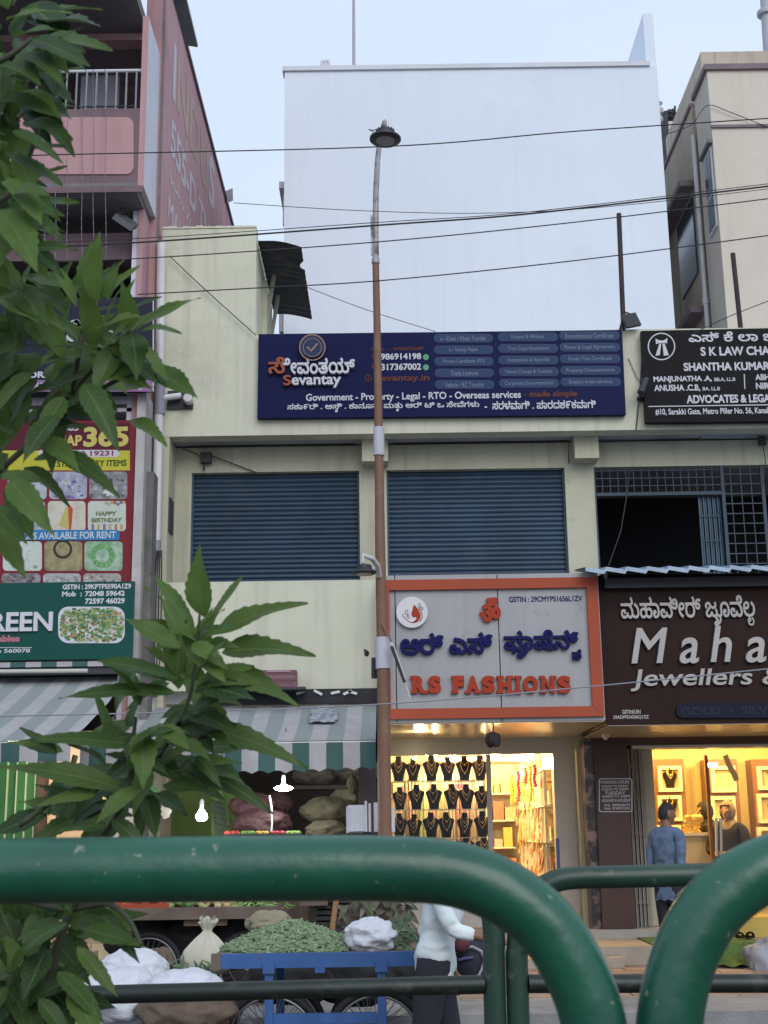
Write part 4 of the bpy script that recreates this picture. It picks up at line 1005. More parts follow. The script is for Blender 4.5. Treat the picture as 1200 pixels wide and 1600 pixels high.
# green vegetable shop sign
YG = 13.85
gs = thing('shop_sign', 'dark green vegetable shop sign with a printed tray of vegetables', 'signboard', at(100, 1035, YG))
x0, x1, z0, z1 = rect(-330, 912, 208, 1033, YG)
part('board', MB().box(x0, x1, YG, YG+.08, z0, z1), flatmat('sign_green', (.012,.075,.062), .4), gs)
m = MB(); write(m, 'GSTIN : 29KPTPS590A1Z9', (98, 912.5, 205, 920.5), YG, .002, .035); write(m, 'Mob  :', (97, 924, 128, 932), YG, .002, .035); write(m, '72048 59642', (133, 923, 195, 931.5), YG, .002, .035); write(m, '72597 46029', (133, 934.5, 195, 943.5), YG, .002, .035)
write(m, 'GREEN', (-48, 957, 83, 987.5), YG, .03, .028); write(m, 'Bangalore 560078', (-52, 1014, 47, 1022), YG, .002, .02); shape(m, [(-80, 1011.5), (50, 1011.5), (50, 1012.4), (-80, 1012.4)], YG)
shape(m, rrect(91, 948, 195, 1005, 16, 7), YG, .004)
part('lettering', m, M_ltr2, gs)
m = MB(); write(m, 'vegetables', (-42, 993, 31, 1006), YG, .003, .06); part('lettering', m, flatmat('pink_letter', (.42,.16,.20), .5), gs)
veg = MB(); r2 = random.Random(3)
for k in range(620):
    x = 94+r2.random()*98; y = 951+r2.random()*51
    if (abs(x-143)/49)**4+(abs(y-976)/26)**4 > .93: continue
    s = 1.2+2.6*r2.random(); shape(veg, [(x+s*(.7+.5*r2.random())*math.cos(a), y+s*.8*(.7+.5*r2.random())*math.sin(a)) for a in [i*math.pi/4 for i in range(8)]], YG-.0045-.000005*k, .0008)
part('tray_print', veg, island('vegetable_print', [(.03,.13,.04), (.06,.22,.06), (.30,.33,.10), (.05,.17,.06), (.45,.40,.25), (.05,.2,.05), (.38,.16,.10), (.02,.08,.03), (.20,.34,.12), (.35,.38,.3)]), gs)
# striped roll and dead tube under it
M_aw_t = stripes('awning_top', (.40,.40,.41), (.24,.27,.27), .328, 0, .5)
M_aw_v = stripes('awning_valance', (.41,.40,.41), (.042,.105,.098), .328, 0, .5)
part('rolled_awning', MB().pbox(-330, 1036, 200, 1044, YG+.02, .1), M_aw_v, gs)
part('tube_light', MB().tube([at(-330, 1052, YG-.05), at(137, 1048, YG-.05)], .022, 10), flatmat('dead_tube', (.50,.50,.46), .3), gs, smooth=True)
part('dark_rail', MB().pbox(-330, 1045, 206, 1056, YG+.05, .1), M_iron, gs)
# ------------------------------------------------------------------ clothes shop at street level
M_frame = mat('shopfront_white', (.50,.49,.46), .3, .06, 1.5, blotch=.4, blotchcol=(.4,.39,.36))
M_room = mat('room_cream', (.72,.68,.58), .7, .08, 1)
M_glass = glass('shop_glass')
def room(parent, xa, xb, ya, yb, za, zb, m, mf=None):
    part('room_wall', MB().box(xa-.06, xa, ya, yb, za, zb).box(xb, xb+.06, ya, yb, za, zb).box(xa-.06, xb+.06, yb+.003, yb+.06, za, zb), m, parent)
    part('room_ceiling', MB().box(xa-.06, xb+.06, ya, yb+.06, zb+.003, zb+.06), m, parent)
    part('room_floor', MB().box(xa-.06, xb+.06, ya, yb+.06, za-.06, za-.003), mf or M_conc, parent)
shp = thing('clothes_shop', 'brightly lit clothes shop with white frame under the orange framed sign', 'shop', at(760, 1465, SF))
zf = .30; rx0, rx1 = at(611, 1300, SF).x, at(898, 1300, SF).x; rz1 = at(740, 1176, SF).z
room(shp, rx0, rx1, SF+.25, 21.0, zf, rz1+.05, M_room)
fm = MB(); lz0, lz1 = at(740, 1179, SF).z, at(740, 1153, SF).z
fm.box(rx0-.1, at(905, 1300, SF).x, SF, SF+.1, lz0, lz1+.25)
fm.box(at(869, 1300, SF).x, at(905, 1300, SF).x, SF+.001, SF+.22, 0, lz0-.002)
fm.box(at(763, 1300, SF).x, at(770.5, 1300, SF).x, SF+.002, SF+.08, zf, lz0-.002)
fm.box(rx0-.1, rx0, SF+.003, SF+.2, 0, lz0-.002)
part('shopfront_frame', fm, M_frame, shp)
part('plinth', MB().box(rx0, at(763, 1300, SF).x, SF+.01, SF+.09, zf, zf+.35), M_frame, shp)
part('glass_pane', MB().box(rx0+.01, at(763, 1300, SF).x-.01, SF+.04, SF+.046, zf+.355, lz0-.006), M_glass, shp)
part('copper_edge', MB().box(at(905.5, 1300, SF).x, at(908.5, 1300, SF).x, SF-.04, SF+.1, 0, lz1), mat('copper_strip', (.42,.22,.12), .35, .1, 3, metal=.5), shp)
M_disc = emitter('ceiling_led', (1, .86, .62), 9)
def led(parent, x, y, z, r=.07, e=14, col=(1, .67, .30)):
    part('ceiling_led', MB().lathe((x, y, z), [(r, 0), (r, -.012)], 16), M_disc, parent)
    L = bpy.data.lights.new('led_light', 'POINT'); L.energy = e; L.color = col; L.shadow_soft_size = .08
    o = bpy.data.objects.new('led_light', L); COL.objects.link(o); o.location = (x, y, z-.1)
zz = rz1+.04
for x, y in ((rx0+.55, 17.35), (rx0+1.25, 17.4), (rx1-.85, 18.0), (rx1-.35, 18.2), (rx1-.9, 19.5), (rx1-.35, 19.6), (rx0+.9, 19.4)): led(shp, x, y, zz, .09, 48)
# display back cloths
dc = MB(); r3 = random.Random(5)
xw1 = at(763, 1300, SF).x
for k in range(22):
    x = rx0+.05+(xw1-rx0-.1)*k/22; w = .10+.04*r3.random(); zt_ = zf+1.9-.25*r3.random(); d = .03*r3.random()
    mb_z = zf+.3+.2*r3.random(); n = 7
    for i in range(n):
        a0 = x+w*i/n; a1 = x+w*(i+1)/n; y0 = 17.55+d+.02*math.sin(i*2.2+k); y1 = 17.55+d+.02*math.sin((i+1)*2.2+k)
        b = len(dc.v); dc.v += [Vector((a0, y0, mb_z)), Vector((a1, y1, mb_z)), Vector((a1, y1, zt_)), Vector((a0, y0, zt_))]; dc.f.append((b, b+1, b+2, b+3))
M_cloth = island('shop_cloth', [(.60,.55,.42), (.62,.58,.45), (.55,.12,.2), (.60,.55,.44), (.42,.50,.22), (.63,.57,.45), (.5,.5,.45), (.60,.55,.40), (.48,.40,.26)], .8)
# merge strips of a cloth: join vertices so a cloth is one island
def weld(mb, d=1e-4):
    key = {}; mp = []; nv = []
    for v in mb.v:
        k = (round(v.x/d), round(v.y/d), round(v.z/d))
        if k not in key: key[k] = len(nv); nv.append(v)
        mp.append(key[k])
    mb.v = nv; mb.f = [tuple(mp[i] for i in f) for f in mb.f]; return mb
o = solo('hanging_cloths', weld(dc), M_cloth, 'row of pale and pink cloths hanging behind the necklace busts', 'cloths')
# shelves
shf = thing('display_shelf', 'three level glass display shelf of necklace busts in the shop window', 'shelf', (rx0+.6, 17.1, zf))
sy = [1219, 1263, 1307]
for yy in sy: part('glass_shelf', MB().box(rx0+.03, xw1-.03, 16.92, 17.28, at(690, yy+1.5, 17.1).z-.012, at(690, yy+1.5, 17.1).z), flatmat('shelf_glass', (.55,.58,.5), .1), shf)
part('upright', MB().box(at(632, 1300, 17.3).x, at(635, 1300, 17.3).x, 17.285, 17.31, zf, lz0).box(at(757, 1300, 17.3).x, at(760, 1300, 17.3).x, 17.285, 17.31, zf, lz0), M_frame, shf)
# necklace bust
M_velvet = mat('black_velvet', (.018,.014,.013), .9, .3, 30, spec=.15)
M_goldm = mat('gold', (.65,.42,.14), .3, .1, 6, metal=.8)
def bust_mesh(h=.30):
    pr = [(0, .055, .035), (.25, .066, .036), (.5, .088, .040), (.64, .104, .042), (.70, .100, .042), (.76, .070, .038), (.80, .042, .034), (.90, .034, .031), (.97, .036, .032), (1.0, .030, .028)]
    mb = MB(); n = 18
    for f, a, b in pr:
        for k in range(n): t = 2*math.pi*k/n; mb.v.append(Vector((a*math.cos(t)*h/.3, b*math.sin(t)*h/.3, f*h)))
    for i in range(len(pr)-1):
        for k in range(n): mb.f.append((i*n+k, i*n+(k+1) % n, (i+1)*n+(k+1) % n, (i+1)*n+k))
    mb.f.append(tuple(range(n-1, -1, -1))); mb.f.append(tuple((len(pr)-1)*n+k for k in range(n))); return mb
def necklace_mesh(h, drops):
    mb = MB(); s = h/.3
    for w, d in drops:
        pts = []
        for i in range(13):
            u = -1+2*i/12; z = (.245-d*(1-u*u))*s if True else 0
            wx = w*u*(1 if abs(u) < .8 else 1-.35*(abs(u)-.8)/.2)
            dep = -.043+.018*u*u
            pts.append((wx*s, (dep-.004)*s, z))
        mb.tube(pts, .0042*s, 5)
        mb.blob((0, -.052*s, (.245-d-.008)*s), (.010*s, .006*s, .013*s), 2, .2, 3, 8, 6)
    return mb
def make_bust(h, drops):
    b = solo('necklace_bust', bust_mesh(h), M_velvet, '', 'necklace bust', 'necklace busts on glass shelves', smooth=True)
    b.location = (0, 0, 0); ORG[b] = Vector((0, 0, 0))
    part('necklace', necklace_mesh(h, drops), M_goldm, b, smooth=True)
    return b
kinds = [make_bust(.30, dr) for dr in ([(.05,.075), (.062,.13)], [(.045,.06), (.06,.11), (.066,.17)], [(.05,.05), (.064,.15)])]
rowx = [(623, 647, 675, 700, 726, 752), (624, 652, 679, 705, 729, 754), (624, 647, 673, 698, 726, 754)]
tier = ['top', 'middle', 'lowest']; used = [False]*3; k = 0
for ri, yy in enumerate(sy):
    for ci, px_ in enumerate(rowx[ri]):
        p = at(px_, yy, 17.08); p.z = at(690, yy+1.5, 17.1).z + .001; lab = f'black necklace bust, {ords[ci]} from the left on the {tier[ri]} window shelf'
        q = (k*2+ri) % 3; k += 1
        if not used[q]: b = kinds[q]; used[q] = True; b.location = p; b['label'] = lab
        else: b = dup(kinds[q], p, lab)
        b.rotation_euler.z = r3.uniform(-.3, .3); b.scale = [r3.uniform(.93, 1.06)]*3; b.location.x += r3.uniform(-.012, .012); b.location.y += r3.uniform(-.04, .03)
for i, px_ in enumerate((729, 757)):
    p = at(px_, 1345, 17.08); b = dup(kinds[i], p, ['black necklace bust below the shelves, left of the door post', 'black necklace bust below the shelves, hard against the door post'][i])
    s_ = p.z
part('base_shelf', MB().box(rx0+.03, xw1-.03, 16.92, 17.28, at(690, 1346, 17.1).z-.03, at(757, 1345, 17.08).z-.001), M_frame, shf)
# inside right: rack of posts with garments and garlands along the right wall
rk = thing('wall_rack', 'white post rack of bright goods along the right wall of the clothes shop', 'rack', (rx1-.2, 18.5, zf))
M_post = flatmat('white_post', (.70,.66,.55), .5)
for k in range(9):
    y = 17.2+.42*k; part('post', MB().box(rx1-.32, rx1-.28, y-.02, y+.02, zf, rz1-.2), M_post, rk)
for z in (.55, 1.0, 1.45, 1.9): part('rack_shelf', MB().box(rx1-.34, rx1-.003, 17.1, 20.8, zf+z-.015, zf+z), M_post, rk)
M_goods = island('packed_goods', [(.55,.40,.10), (.60,.52,.35), (.5,.10,.06), (.60,.55,.42), (.55,.45,.12), (.35,.14,.05), (.62,.5,.3), (.5,.35,.3), (.15,.25,.35)], .6)
gd = MB()
for z in (.0, .56, 1.01, 1.46):
    y = 17.15
    while y < 20.7:
        w = r3.uniform(.06, .16); h = r3.uniform(.14, .36); gd.box(rx1-.26+r3.uniform(0, .06), rx1-.02, y, y+w-.01, zf+z+.001, zf+z+h); y += w
part('goods', gd, M_goods, rk)
hg = MB()
for k in range(150):
    y = 17.15+3.5*r3.random(); z = zf+.35+1.75*r3.random(); w = r3.uniform(.03, .09); h = r3.uniform(.06, .22); hg.blob((rx1-.37+.03*r3.random(), y, z), (.012, w/2, h/2), k, .2, 3, 8, 6)
hgo = part('hanging_goods', hg, island('hanging_goods', [(.55,.36,.07), (.60,.48,.22), (.50,.07,.05), (.62,.52,.28), (.58,.42,.10), (.55,.10,.18), (.40,.22,.06), (.60,.50,.30)], .4), rk, smooth='all'); hgo['kind'] = 'stuff'
M_gar = [flatmat('garland_gold', (.60,.42,.08), .6), flatmat('garland_red', (.50,.05,.03), .6), flatmat('garland_pink', (.55,.06,.16), .6), flatmat('garland_cream', (.66,.60,.40), .6)]
GK = (2, 0, 3, 1, 0, 3, 0, 2, 3, 0, 3, 0)
for k in range(12):
    x = rx1-.42-.03*(k % 2); y = 17.25+.27*k; L = r3.uniform(.18, .5); mb = MB(); z0_ = zf+1.95
    for i in range(int(L/.035)): mb.blob((x+.008*math.sin(i), y, z0_-.035*i), (.026, .03, .021), i+k, .2, 4, 7, 5)
    solo('garland', mb, M_gar[GK[k]], f'{["gold","red","pink","cream"][GK[k]]} flower garland, {(ords+["eleventh","twelfth"])[k]} from the door along the right rack', 'garland', 'garlands hanging from the shop rack', smooth=True)
bk = MB().box(rx0, rx1, 20.6, 20.98, zf, zf+.05)
bsh = thing('back_shelf', 'white back wall shelf with folded red goods deep inside the clothes shop', 'shelf', (rx0+1.6, 20, zf))
m = MB(); g2 = MB()
for z in (.5, .9, 1.3, 1.7):
    m.box(rx0+.02, rx1-.4, 20.5, 20.98, zf+z-.02, zf+z)
    x = rx0+.05
    while x < rx1-.5: w = r3.uniform(.1, .25); g2.box(x, x+w-.02, 20.55, 20.9, zf+z+.001, zf+z+r3.uniform(.1, .3)); x += w
part('board', m, M_post, bsh); part('goods', g2, M_goods, bsh)
ct = thing('shop_counter', 'white counter with orange yellow front panel inside the clothes shop', 'counter', at(710, 1370, 18.2))
cx0, cx1 = at(690, 1330, 18.2).x, at(800, 1330, 18.2).x; ctop = at(730, 1312, 18.2).z
part('counter_top', MB().box(cx0-.1, cx1-.42, 18.15, 18.8, ctop-.04, ctop), M_post, ct)
part('front_panel', MB().box(cx0, cx1-.48, 18.2, 18.24, zf+.05, ctop-.045), flatmat('yellow_laminate', (.62,.30,.03), .4), ct)
part('corner_post', MB().box(cx1-.477, cx1-.42, 18.18, 18.75, zf, ctop-.045), M_post, ct)
bgl = MB()
for k in range(9):
    for j in range(3): bgl.lathe((cx0+.18+.10*j, 18.4, ctop+.012+.028*k), [(.04, -.012), (.047, 0), (.04, .012)], 12)
solo('bangle_stack', bgl, flatmat('bangle_red', (.32,.07,.03), .3), 'stacks of reddish brown bangles on the yellow fronted counter', 'bangles', smooth=True)
sb = dup(kinds[0], (cx0+.14, 18.9, ctop+.42), 'black necklace bust on the small ledge above the bangles')
part('upper_ledge', MB().box(cx0-.1, cx1-.45, 18.82, 19.1, ctop+.38, ctop+.418), M_post, ct)
part('hutch_leg', MB().box(cx0-.1, cx0-.06, 18.85, 19.08, ctop+.001, ctop+.379).box(cx1-.5, cx1-.46, 18.85, 19.08, ctop+.001, ctop+.379), M_post, ct)
def shoe(name, loc, m, label, rot=0, L=.24, group=None):
    mb = MB(); n = 14
    outl = [(math.cos(2*math.pi*i/n)*.045*(1.0+.18*math.sin(2*math.pi*i/n)), math.sin(2*math.pi*i/n)*L/2) for i in range(n)]
    for z in (0, .018):
        for x, y in outl: mb.v.append(Vector((x, y, z)))
    for i in range(n): mb.f.append((i, (i+1) % n, n+(i+1) % n, n+i))
    mb.f += [tuple(range(n-1, -1, -1)), tuple(range(n, 2*n))]
    for y0 in (.03, .06): mb.tube([(-.043, y0, .012), (-.03, y0, .045), (0, y0+.005, .058), (.03, y0, .045), (.043, y0, .012)], .011, 6)
    M_ = Matrix.Rotation(rot, 3, 'Z'); mb.v = [M_ @ v + Vector(loc) for v in mb.v]
    return solo(name, mb, m, label, 'sandal', group)
rack2 = thing('shoe_rack', 'low sloping stand of dark sandals inside the clothes shop door', 'rack', at(850, 1385, 17.4))
srx0, srx1 = at(828, 1360, 17.5).x, at(872, 1360, 17.5).x
part('slope_board', MB().add([(srx0, 17.3, zf+.25), (srx1, 17.3, zf+.25), (srx1, 17.8, zf+.55), (srx0, 17.8, zf+.55)], [(0,1,2,3)]).box(srx0, srx1, 17.8, 17.83, zf, zf+.55), M_post, rack2)
for i in range(3): shoe('sandal', (srx0+.07+.12*i, 17.45, zf+.36), M_velvet, f'dark sandal, {ords[i]} from the left on the sloping stand', .3, .2, 'sandals on the stand')
part('blue_sticker', MB().pbox(869.5, 1310, 875, 1372, SF-.003, .003), flatmat('blue_label', (.10,.16,.42), .5), shp)

# ------------------------------------------------------------------ jewellery shop
YK = 16.6
js = thing('jewellery_shop', 'jewellery shop front with brown cladding and golden lit display walls', 'shop', at(1050, 1465, YK))
M_yroom = mat('room_yellow', (.74,.58,.27), .6, .06, 1)
jxa, jxb = at(1024, 1300, YK).x, XR; jz1 = at(1100, 1166, YK).z
room(js, jxa-.1, jxb, YK+.3, 19.9, zf, jz1+.35, M_yroom)
M_wood = mat('brown_cladding', (.060,.026,.020), .45, .25, 2, col2=(.04,.017,.013), streak=.4, streakcol=(.02,.01,.008))
part('cladding', MB().box(at(934, 1300, YK-.4).x, at(986, 1300, YK-.4).x, YK-.4, YK+.2, zf, jz0-.002).box(at(986, 1300, YK-.4).x+.002, XR, YK-.35, YK+.1, at(1100, 1163, YK-.35).z, jz0-.004), M_wood, js)
part('soffit', MB().box(jx0+.02, XR, YJ+.02, YK-.41, jz0-.012, jz0-.002), M_sof, js)
dl = MB()
for a in (1025, 1110, 1190): p = at_z(a, 1143, jz0); dl.lathe((p.x, p.y, jz0-.013), [(.06, 0), (.06, -.004)], 16)
part('soffit_light', dl, flatmat('soffit_fixture_dark', (.3,.27,.2), .4), js)
part('shutter_pocket', MB().box(at(986, 1160, YK-.3).x, XR, YK-.33, YK-.0, at(1100, 1168, YK-.33).z, at(1100, 1163, YK-.35).z-.003), M_frame, js)
M_flor = mat('floral_print', (.035,.028,.033), .3, .2, 9, blotch=.9, blotchcol=(.26,.17,.15), bl_scale=5.5, bl_lo=.50, bl_hi=.58)
part('floral_panel', MB().box(at(909, 1300, SF-.05).x, at(934, 1300, SF-.05).x, YK-.35, YK+.2, zf-.1, jz0-.01), M_flor, js)
part('pillar', MB().box(at(1004, 1300, YK).x, at(1026, 1300, YK).x, YK-.02, YK+.28, zf, jz1+.1), mat('cream_pillar', (.45,.42,.33), .7, .15, 2, blotch=.4), js)
cg = MB(); a0, a1 = at(987, 1300, YK-.1).x, at(1011, 1300, YK-.1).x
for i in range(9):
    x = a0+(a1-a0)*i/8; cg.box(x-.006, x+.006, YK-.14+.03*(i % 2), YK-.12+.03*(i % 2), zf, jz1-.02)
for j in range(6):
    z = zf+.25+.4*j
    for i in range(8):
        x = a0+(a1-a0)*i/8; cg.bar((x, YK-.15, z+.05*(i % 2)), (x+(a1-a0)/8, YK-.15, z+.05*((i+1) % 2)), .014, .006)
part('folding_gate', cg, mat('gate_grey', (.33,.31,.27), .5, .15, 3, blotch=.5), js)
hs = thing('hours_sign', 'brown plaque with white working hours lettering on the cladding', 'sign', at(961, 1270, YK-.42))
m = MB(); shape(m, rrect(935.5, 1216, 988, 1269, 4), YK-.403, .004); part('plate', m, M_wood, hs)
m = MB()
oo = rrect(935.5, 1216, 988, 1269, 4); ii = rrect(937, 1217.5, 986.5, 1267.5, 3.2)
for i in range(len(oo)):
    j = (i+1) % len(oo); m.quad(*[at(*q, YK-.403)+NF*.006 for q in (oo[j], oo[i], ii[i], ii[j])])
for s_, x0_, x1_, y0_, h in (('WORKING HOURS', 938, 983, 1219.5, 5), ('MONDAY TO SUNDAY', 940, 982, 1226.5, 3.8), ('10.00AM TO 8.00PM', 940, 982, 1231.5, 3.6), ('TUESDAY', 945, 977, 1236.5, 5), ('10.00AM TO 3.00PM', 941, 984, 1242.5, 3.6), ('AMAVASYA HOLIDAY', 940, 986, 1248, 5.2), ('Mob. 9845266673', 944, 984, 1255.8, 4), ('Mob. 9740015224', 944, 984, 1261, 4)):
    write(m, s_, (x0_, y0_, x1_, y0_+h), YK-.408, .001, .02)
part('lettering', m, M_ltr2, hs)
dc2 = thing('dome_camera', 'small white dome camera under the brown jewellery sign', 'camera', at(946, 1152, YK-.9))
part('body', MB().lathe(at(946, 1143, YK-.9), [(.05, 0), (.055, -.03), (.045, -.06)], 14).blob(at(946, 1151, YK-.9), (.035, .035, .04), 1, 0, 1, 12, 8), M_frame, dc2, smooth=True)
# display cases on the back wall
YB = 19.5
M_case = mat('case_wood', (.22,.10,.045), .45, .15, 3); M_cfr = flatmat('case_cream_frame', (.72,.66,.46), .5); M_cbk = flatmat('case_back', (.62,.50,.26), .6)
cases = [('left', 1024, 1073, ((1197, 1237), (1243, 1283), (1289, 1340))), ('middle', 1107, 1157, ((1197, 1238), (1244, 1283), (1289, 1340))), ('right', 1180, 1245, ((1197, 1234), (1240, 1286), (1292, 1340)))]
bj = 0
jbig = make_bust(.30, [(.05,.06), (.055,.10)]); jfirst = True
for nm, a, b, cells in cases:
    c = thing('wall_case', f'{nm} jewellery wall case of cream framed niches in brown wood', 'display case', at((a+b)/2, 1345, YB))
    xa_, xb_, z0_, z1_ = rect(a, 1186, b, 1345, YB)
    part('carcass', MB().box(xa_, xb_, YB, YB+.35, z0_, z1_), M_case, c)
    for (ya, yb) in cells:
        f = MB(); u0, u1, w0, w1 = rect(a+4, ya, b-8, yb, YB-.05); t = .05
        f.box(u0, u1, YB-.09, YB-.003, w1-t, w1).box(u0, u1, YB-.09, YB-.003, w0, w0+t).box(u0, u0+t, YB-.09, YB-.003, w0+t+.001, w1-t-.001).box(u1-t, u1, YB-.09, YB-.003, w0+t+.001, w1-t-.001)
        fo = part('niche_frame', f, M_cfr, c); part('niche_back', MB().box(u0+t, u1-t, YB-.012, YB-.004, w0+t, w1-t), M_cbk, fo)
    for ci, (ya, yb) in enumerate(cells[:2]):
        if nm == 'middle': continue
        u0, u1, w0, w1 = rect(a+4, ya, b-8, yb, YB-.05); p = Vector(((u0+u1)/2, YB-.06, w0+.052)); lab = f'black necklace bust in the {["upper","lower"][ci]} niche of the {nm} jewellery wall case'
        if jfirst: jbig.location = p; jbig['label'] = lab; jfirst = False; jo = jbig
        else: jo = dup(jbig, p, lab)
        jo['group'] = 'necklace busts in the jewellery wall cases'
for x, y in ((jxa+.5, 17.4), (jxa+1.5, 17.6), (jxa+.6, 18.7), (jxa+1.7, 18.8), (jxa+2.9, 17.9)): led(js, x, y, jz1+.34, .09, 52, (1, .66, .22))
tube = MB().tube([at(1104, 1196, 18.6), at(1120, 1195, 18.6)], .03, 8); part('ceiling_tube', tube, M_disc, js)
gdr = thing('glass_door', 'open glass door with dark wooden edge and steel pull handle', 'door', at(1110, 1365, 17.2))
part('door_stile', MB().box(at(1106, 1270, 17.2).x, at(1111, 1270, 17.2).x, 17.17, 17.23, zf+.01, at(1108, 1180, 17.2).z), M_case, gdr)
part('glass_pane', MB().box(at(1111.5, 1270, 17.2).x, at(1111.5, 1270, 17.2).x+.85, 17.195, 17.203, zf+.02, at(1108, 1182, 17.2).z), M_glass, gdr)
part('pull_handle', MB().tube([at(1119, 1278, 17.1), at(1120, 1338, 17.1)], .02, 8).tube([at(1126, 1278, 17.1), at(1127, 1338, 17.1)], .02, 8), mat('steel_handle', (.55,.52,.45), .25, .1, 3, metal=.8), gdr, smooth=True)
lea = MB(); px_stroke(lea, [(1133, 1180), (1139, 1195), (1146, 1208), (1151, 1220)], 9, 17.18, .004); part('etched_leaf', lea, flatmat('etched', (.55,.48,.32), .5), gdr)
ctj = thing('shop_counter', 'pale grey counter with gold ornaments near the glass door', 'counter', at(1088, 1365, 17.9))
jc0, jc1, jcz0, jcz1 = rect(1068, 1306, 1110, 1365, 17.9)
part('body', MB().box(jc0, jc1, 17.9, 18.4, zf, jcz1), mat('counter_grey', (.40,.38,.31), .5, .1, 2), ctj)
part('counter_top', MB().box(jc0-.03, jc1+.03, 17.87, 18.43, jcz1+.002, jcz1+.04), M_frame, ctj)
gm = MB(); r4 = random.Random(9)
for k in range(26): gm.blob(at(1073+r4.random()*24, 1278+r4.random()*24, 18.1), (.035+.03*r4.random(), .03, .035+.03*r4.random()), k, .4, 3, 9, 6)
solo('gold_ornament', gm, M_goldm, 'cluster of golden ornaments standing on the grey jewellery counter', 'ornament', smooth=True)
pa = MB(); c = at(1062, 1302, 17.6)
# steps and mats outside
stp = thing('entrance_step', 'low beige granite entrance step before the jewellery shop', 'step', (at(960, 1480, 15.6).x, 15.7, 0))
M_gran = mat('beige_granite', (.42,.36,.29), .6, .15, 5, bump=.1, blotch=.3)
sx0 = at(868, 1484, 15.1).x
part('platform', MB().box(sx0, XR, 15.12, YK-.42, -.003, .19), M_gran, stp)
part('riser', MB().box(at(935, 1460, YK-.4).x-.1, XR, YK-.415, YK+.28, -.003, zf-.005), mat('grey_granite', (.36,.34,.31), .6, .15, 5), stp)
part('lower_tread', MB().box(sx0-.35, at(972, 1500, 15).x, 14.85, 15.118, -.003, .10), M_gran, stp)
part('shop_threshold', MB().box(rx0-.1, sx0-.36, SF-.6, SF+.25, -.003, zf-.01), M_gran, stp)
gmt = MB(); ma, mb_ = at(1000, 1475, 16).x, at(1045, 1475, 16).x
M_grass = mat('green_mat', (.10,.20,.05), .95, .3, 25, bump=.8, bscale=120)
solo('green_mat', MB().box(ma, mb_, 15.2, 16.15, .191, .206), M_grass, 'flat green artificial grass mat beside the folding gate', 'mat')
mt = MB(); a_ = at(1095, 1470, 15.3).x; b_ = at(1186, 1470, 15.3).x; n = 16; prof = [(16.0, .195), (15.5, .2), (15.14, .215), (15.08, .20), (14.98, .10), (14.8, .03), (14.62, .012)]
for i in range(n+1):
    x = a_+(b_-a_)*i/n
    for (y, z) in prof: mt.v.append(Vector((x, y+.04*math.sin(i*.9), z+.015*math.sin(i*1.3+y*9)+.012)))
m_ = len(prof)
for i in range(n):
    for j in range(m_-1): q = i*m_+j; mt.f.append((q, q+1, q+m_+1, q+m_))
solo('draped_mat', mt, M_grass, 'dark green grass mat draped over the step edge under the sandals', 'mat', smooth=True)
for i, px_ in enumerate((1153, 1168)): p = at(px_, 1464, 15.6); shoe('sandal', (p.x, 15.55, .235), M_velvet, ['black strap sandal on the green mat, nearer the gate', 'black strap sandal on the green mat, nearer the grey sack'][i], 3.1+.2*i, .25, 'sandals left on the step')
bx_ = MB(); u0, u1, w0, w1 = rect(1150, 1431, 1290, 1449, 16.15); solo('golden_platform', bx_.box(u0, u1, 16.0, 16.55, zf-.11+.004, w1), mat('gold_mat', (.50,.36,.07), .5, .15, 3), 'low golden doorstep block behind the black sandals', 'doorstep')
solo('grey_sack', MB().blob(at(1210, 1508, 14.6), (.30, .25, .30), 14, .3, 1.6, 50, 30, fold=.06, crease=.10), mat('grey_cloth', (.33,.34,.38), .9, .15, 4), 'light grey cloth bundle on the pavement at the right edge', 'bundle', smooth=True)

# ------------------------------------------------------------------ people
def skin(vs, es, rs, sub=2):
    me = bpy.data.meshes.new('limb'); me.from_pydata(vs, es, []); ob = bpy.data.objects.new('limb', me); COL.objects.link(ob)
    md = ob.modifiers.new('skin', 'SKIN')
    for i, r in enumerate(rs):
        d = me.skin_vertices[0].data[i]; d.radius = r if hasattr(r, '__len__') else (r, r); d.use_root = (i == 0)
    sb = ob.modifiers.new('sub', 'SUBSURF'); sb.levels = sub; sb.render_levels = sub
    return grab(ob)
def grab(ob):
    dg = bpy.context.evaluated_depsgraph_get(); dg.update(); ev = ob.evaluated_get(dg); m2 = bpy.data.meshes.new_from_object(ev, depsgraph=dg)
    mb = MB(); mb.v = [v.co.copy() for v in m2.vertices]; mb.f = [tuple(p.vertices) for p in m2.polygons]
    me = ob.data; bpy.data.objects.remove(ob); bpy.data.meshes.remove(m2); bpy.data.meshes.remove(me); return mb
def remesh(mb, size):
    me = bpy.data.meshes.new('fused'); me.from_pydata([tuple(v) for v in mb.v], [], mb.f); ob = bpy.data.objects.new('fused', me); COL.objects.link(ob)
    md = ob.modifiers.new('remesh', 'REMESH'); md.mode = 'VOXEL'; md.voxel_size = size
    sm = ob.modifiers.new('sm', 'SMOOTH'); sm.iterations = 2; sm.factor = .5
    return grab(ob)
def merge(*ms):
    r_ = MB()
    for m in ms: r_.add(m.v, m.f)
    return r_
M_skin = mat('brown_skin', (.20,.105,.065), .55, .12, 8)
M_hair = mat('dark_hair', (.012,.010,.010), .6, .3, 40, bump=.5, bscale=150)
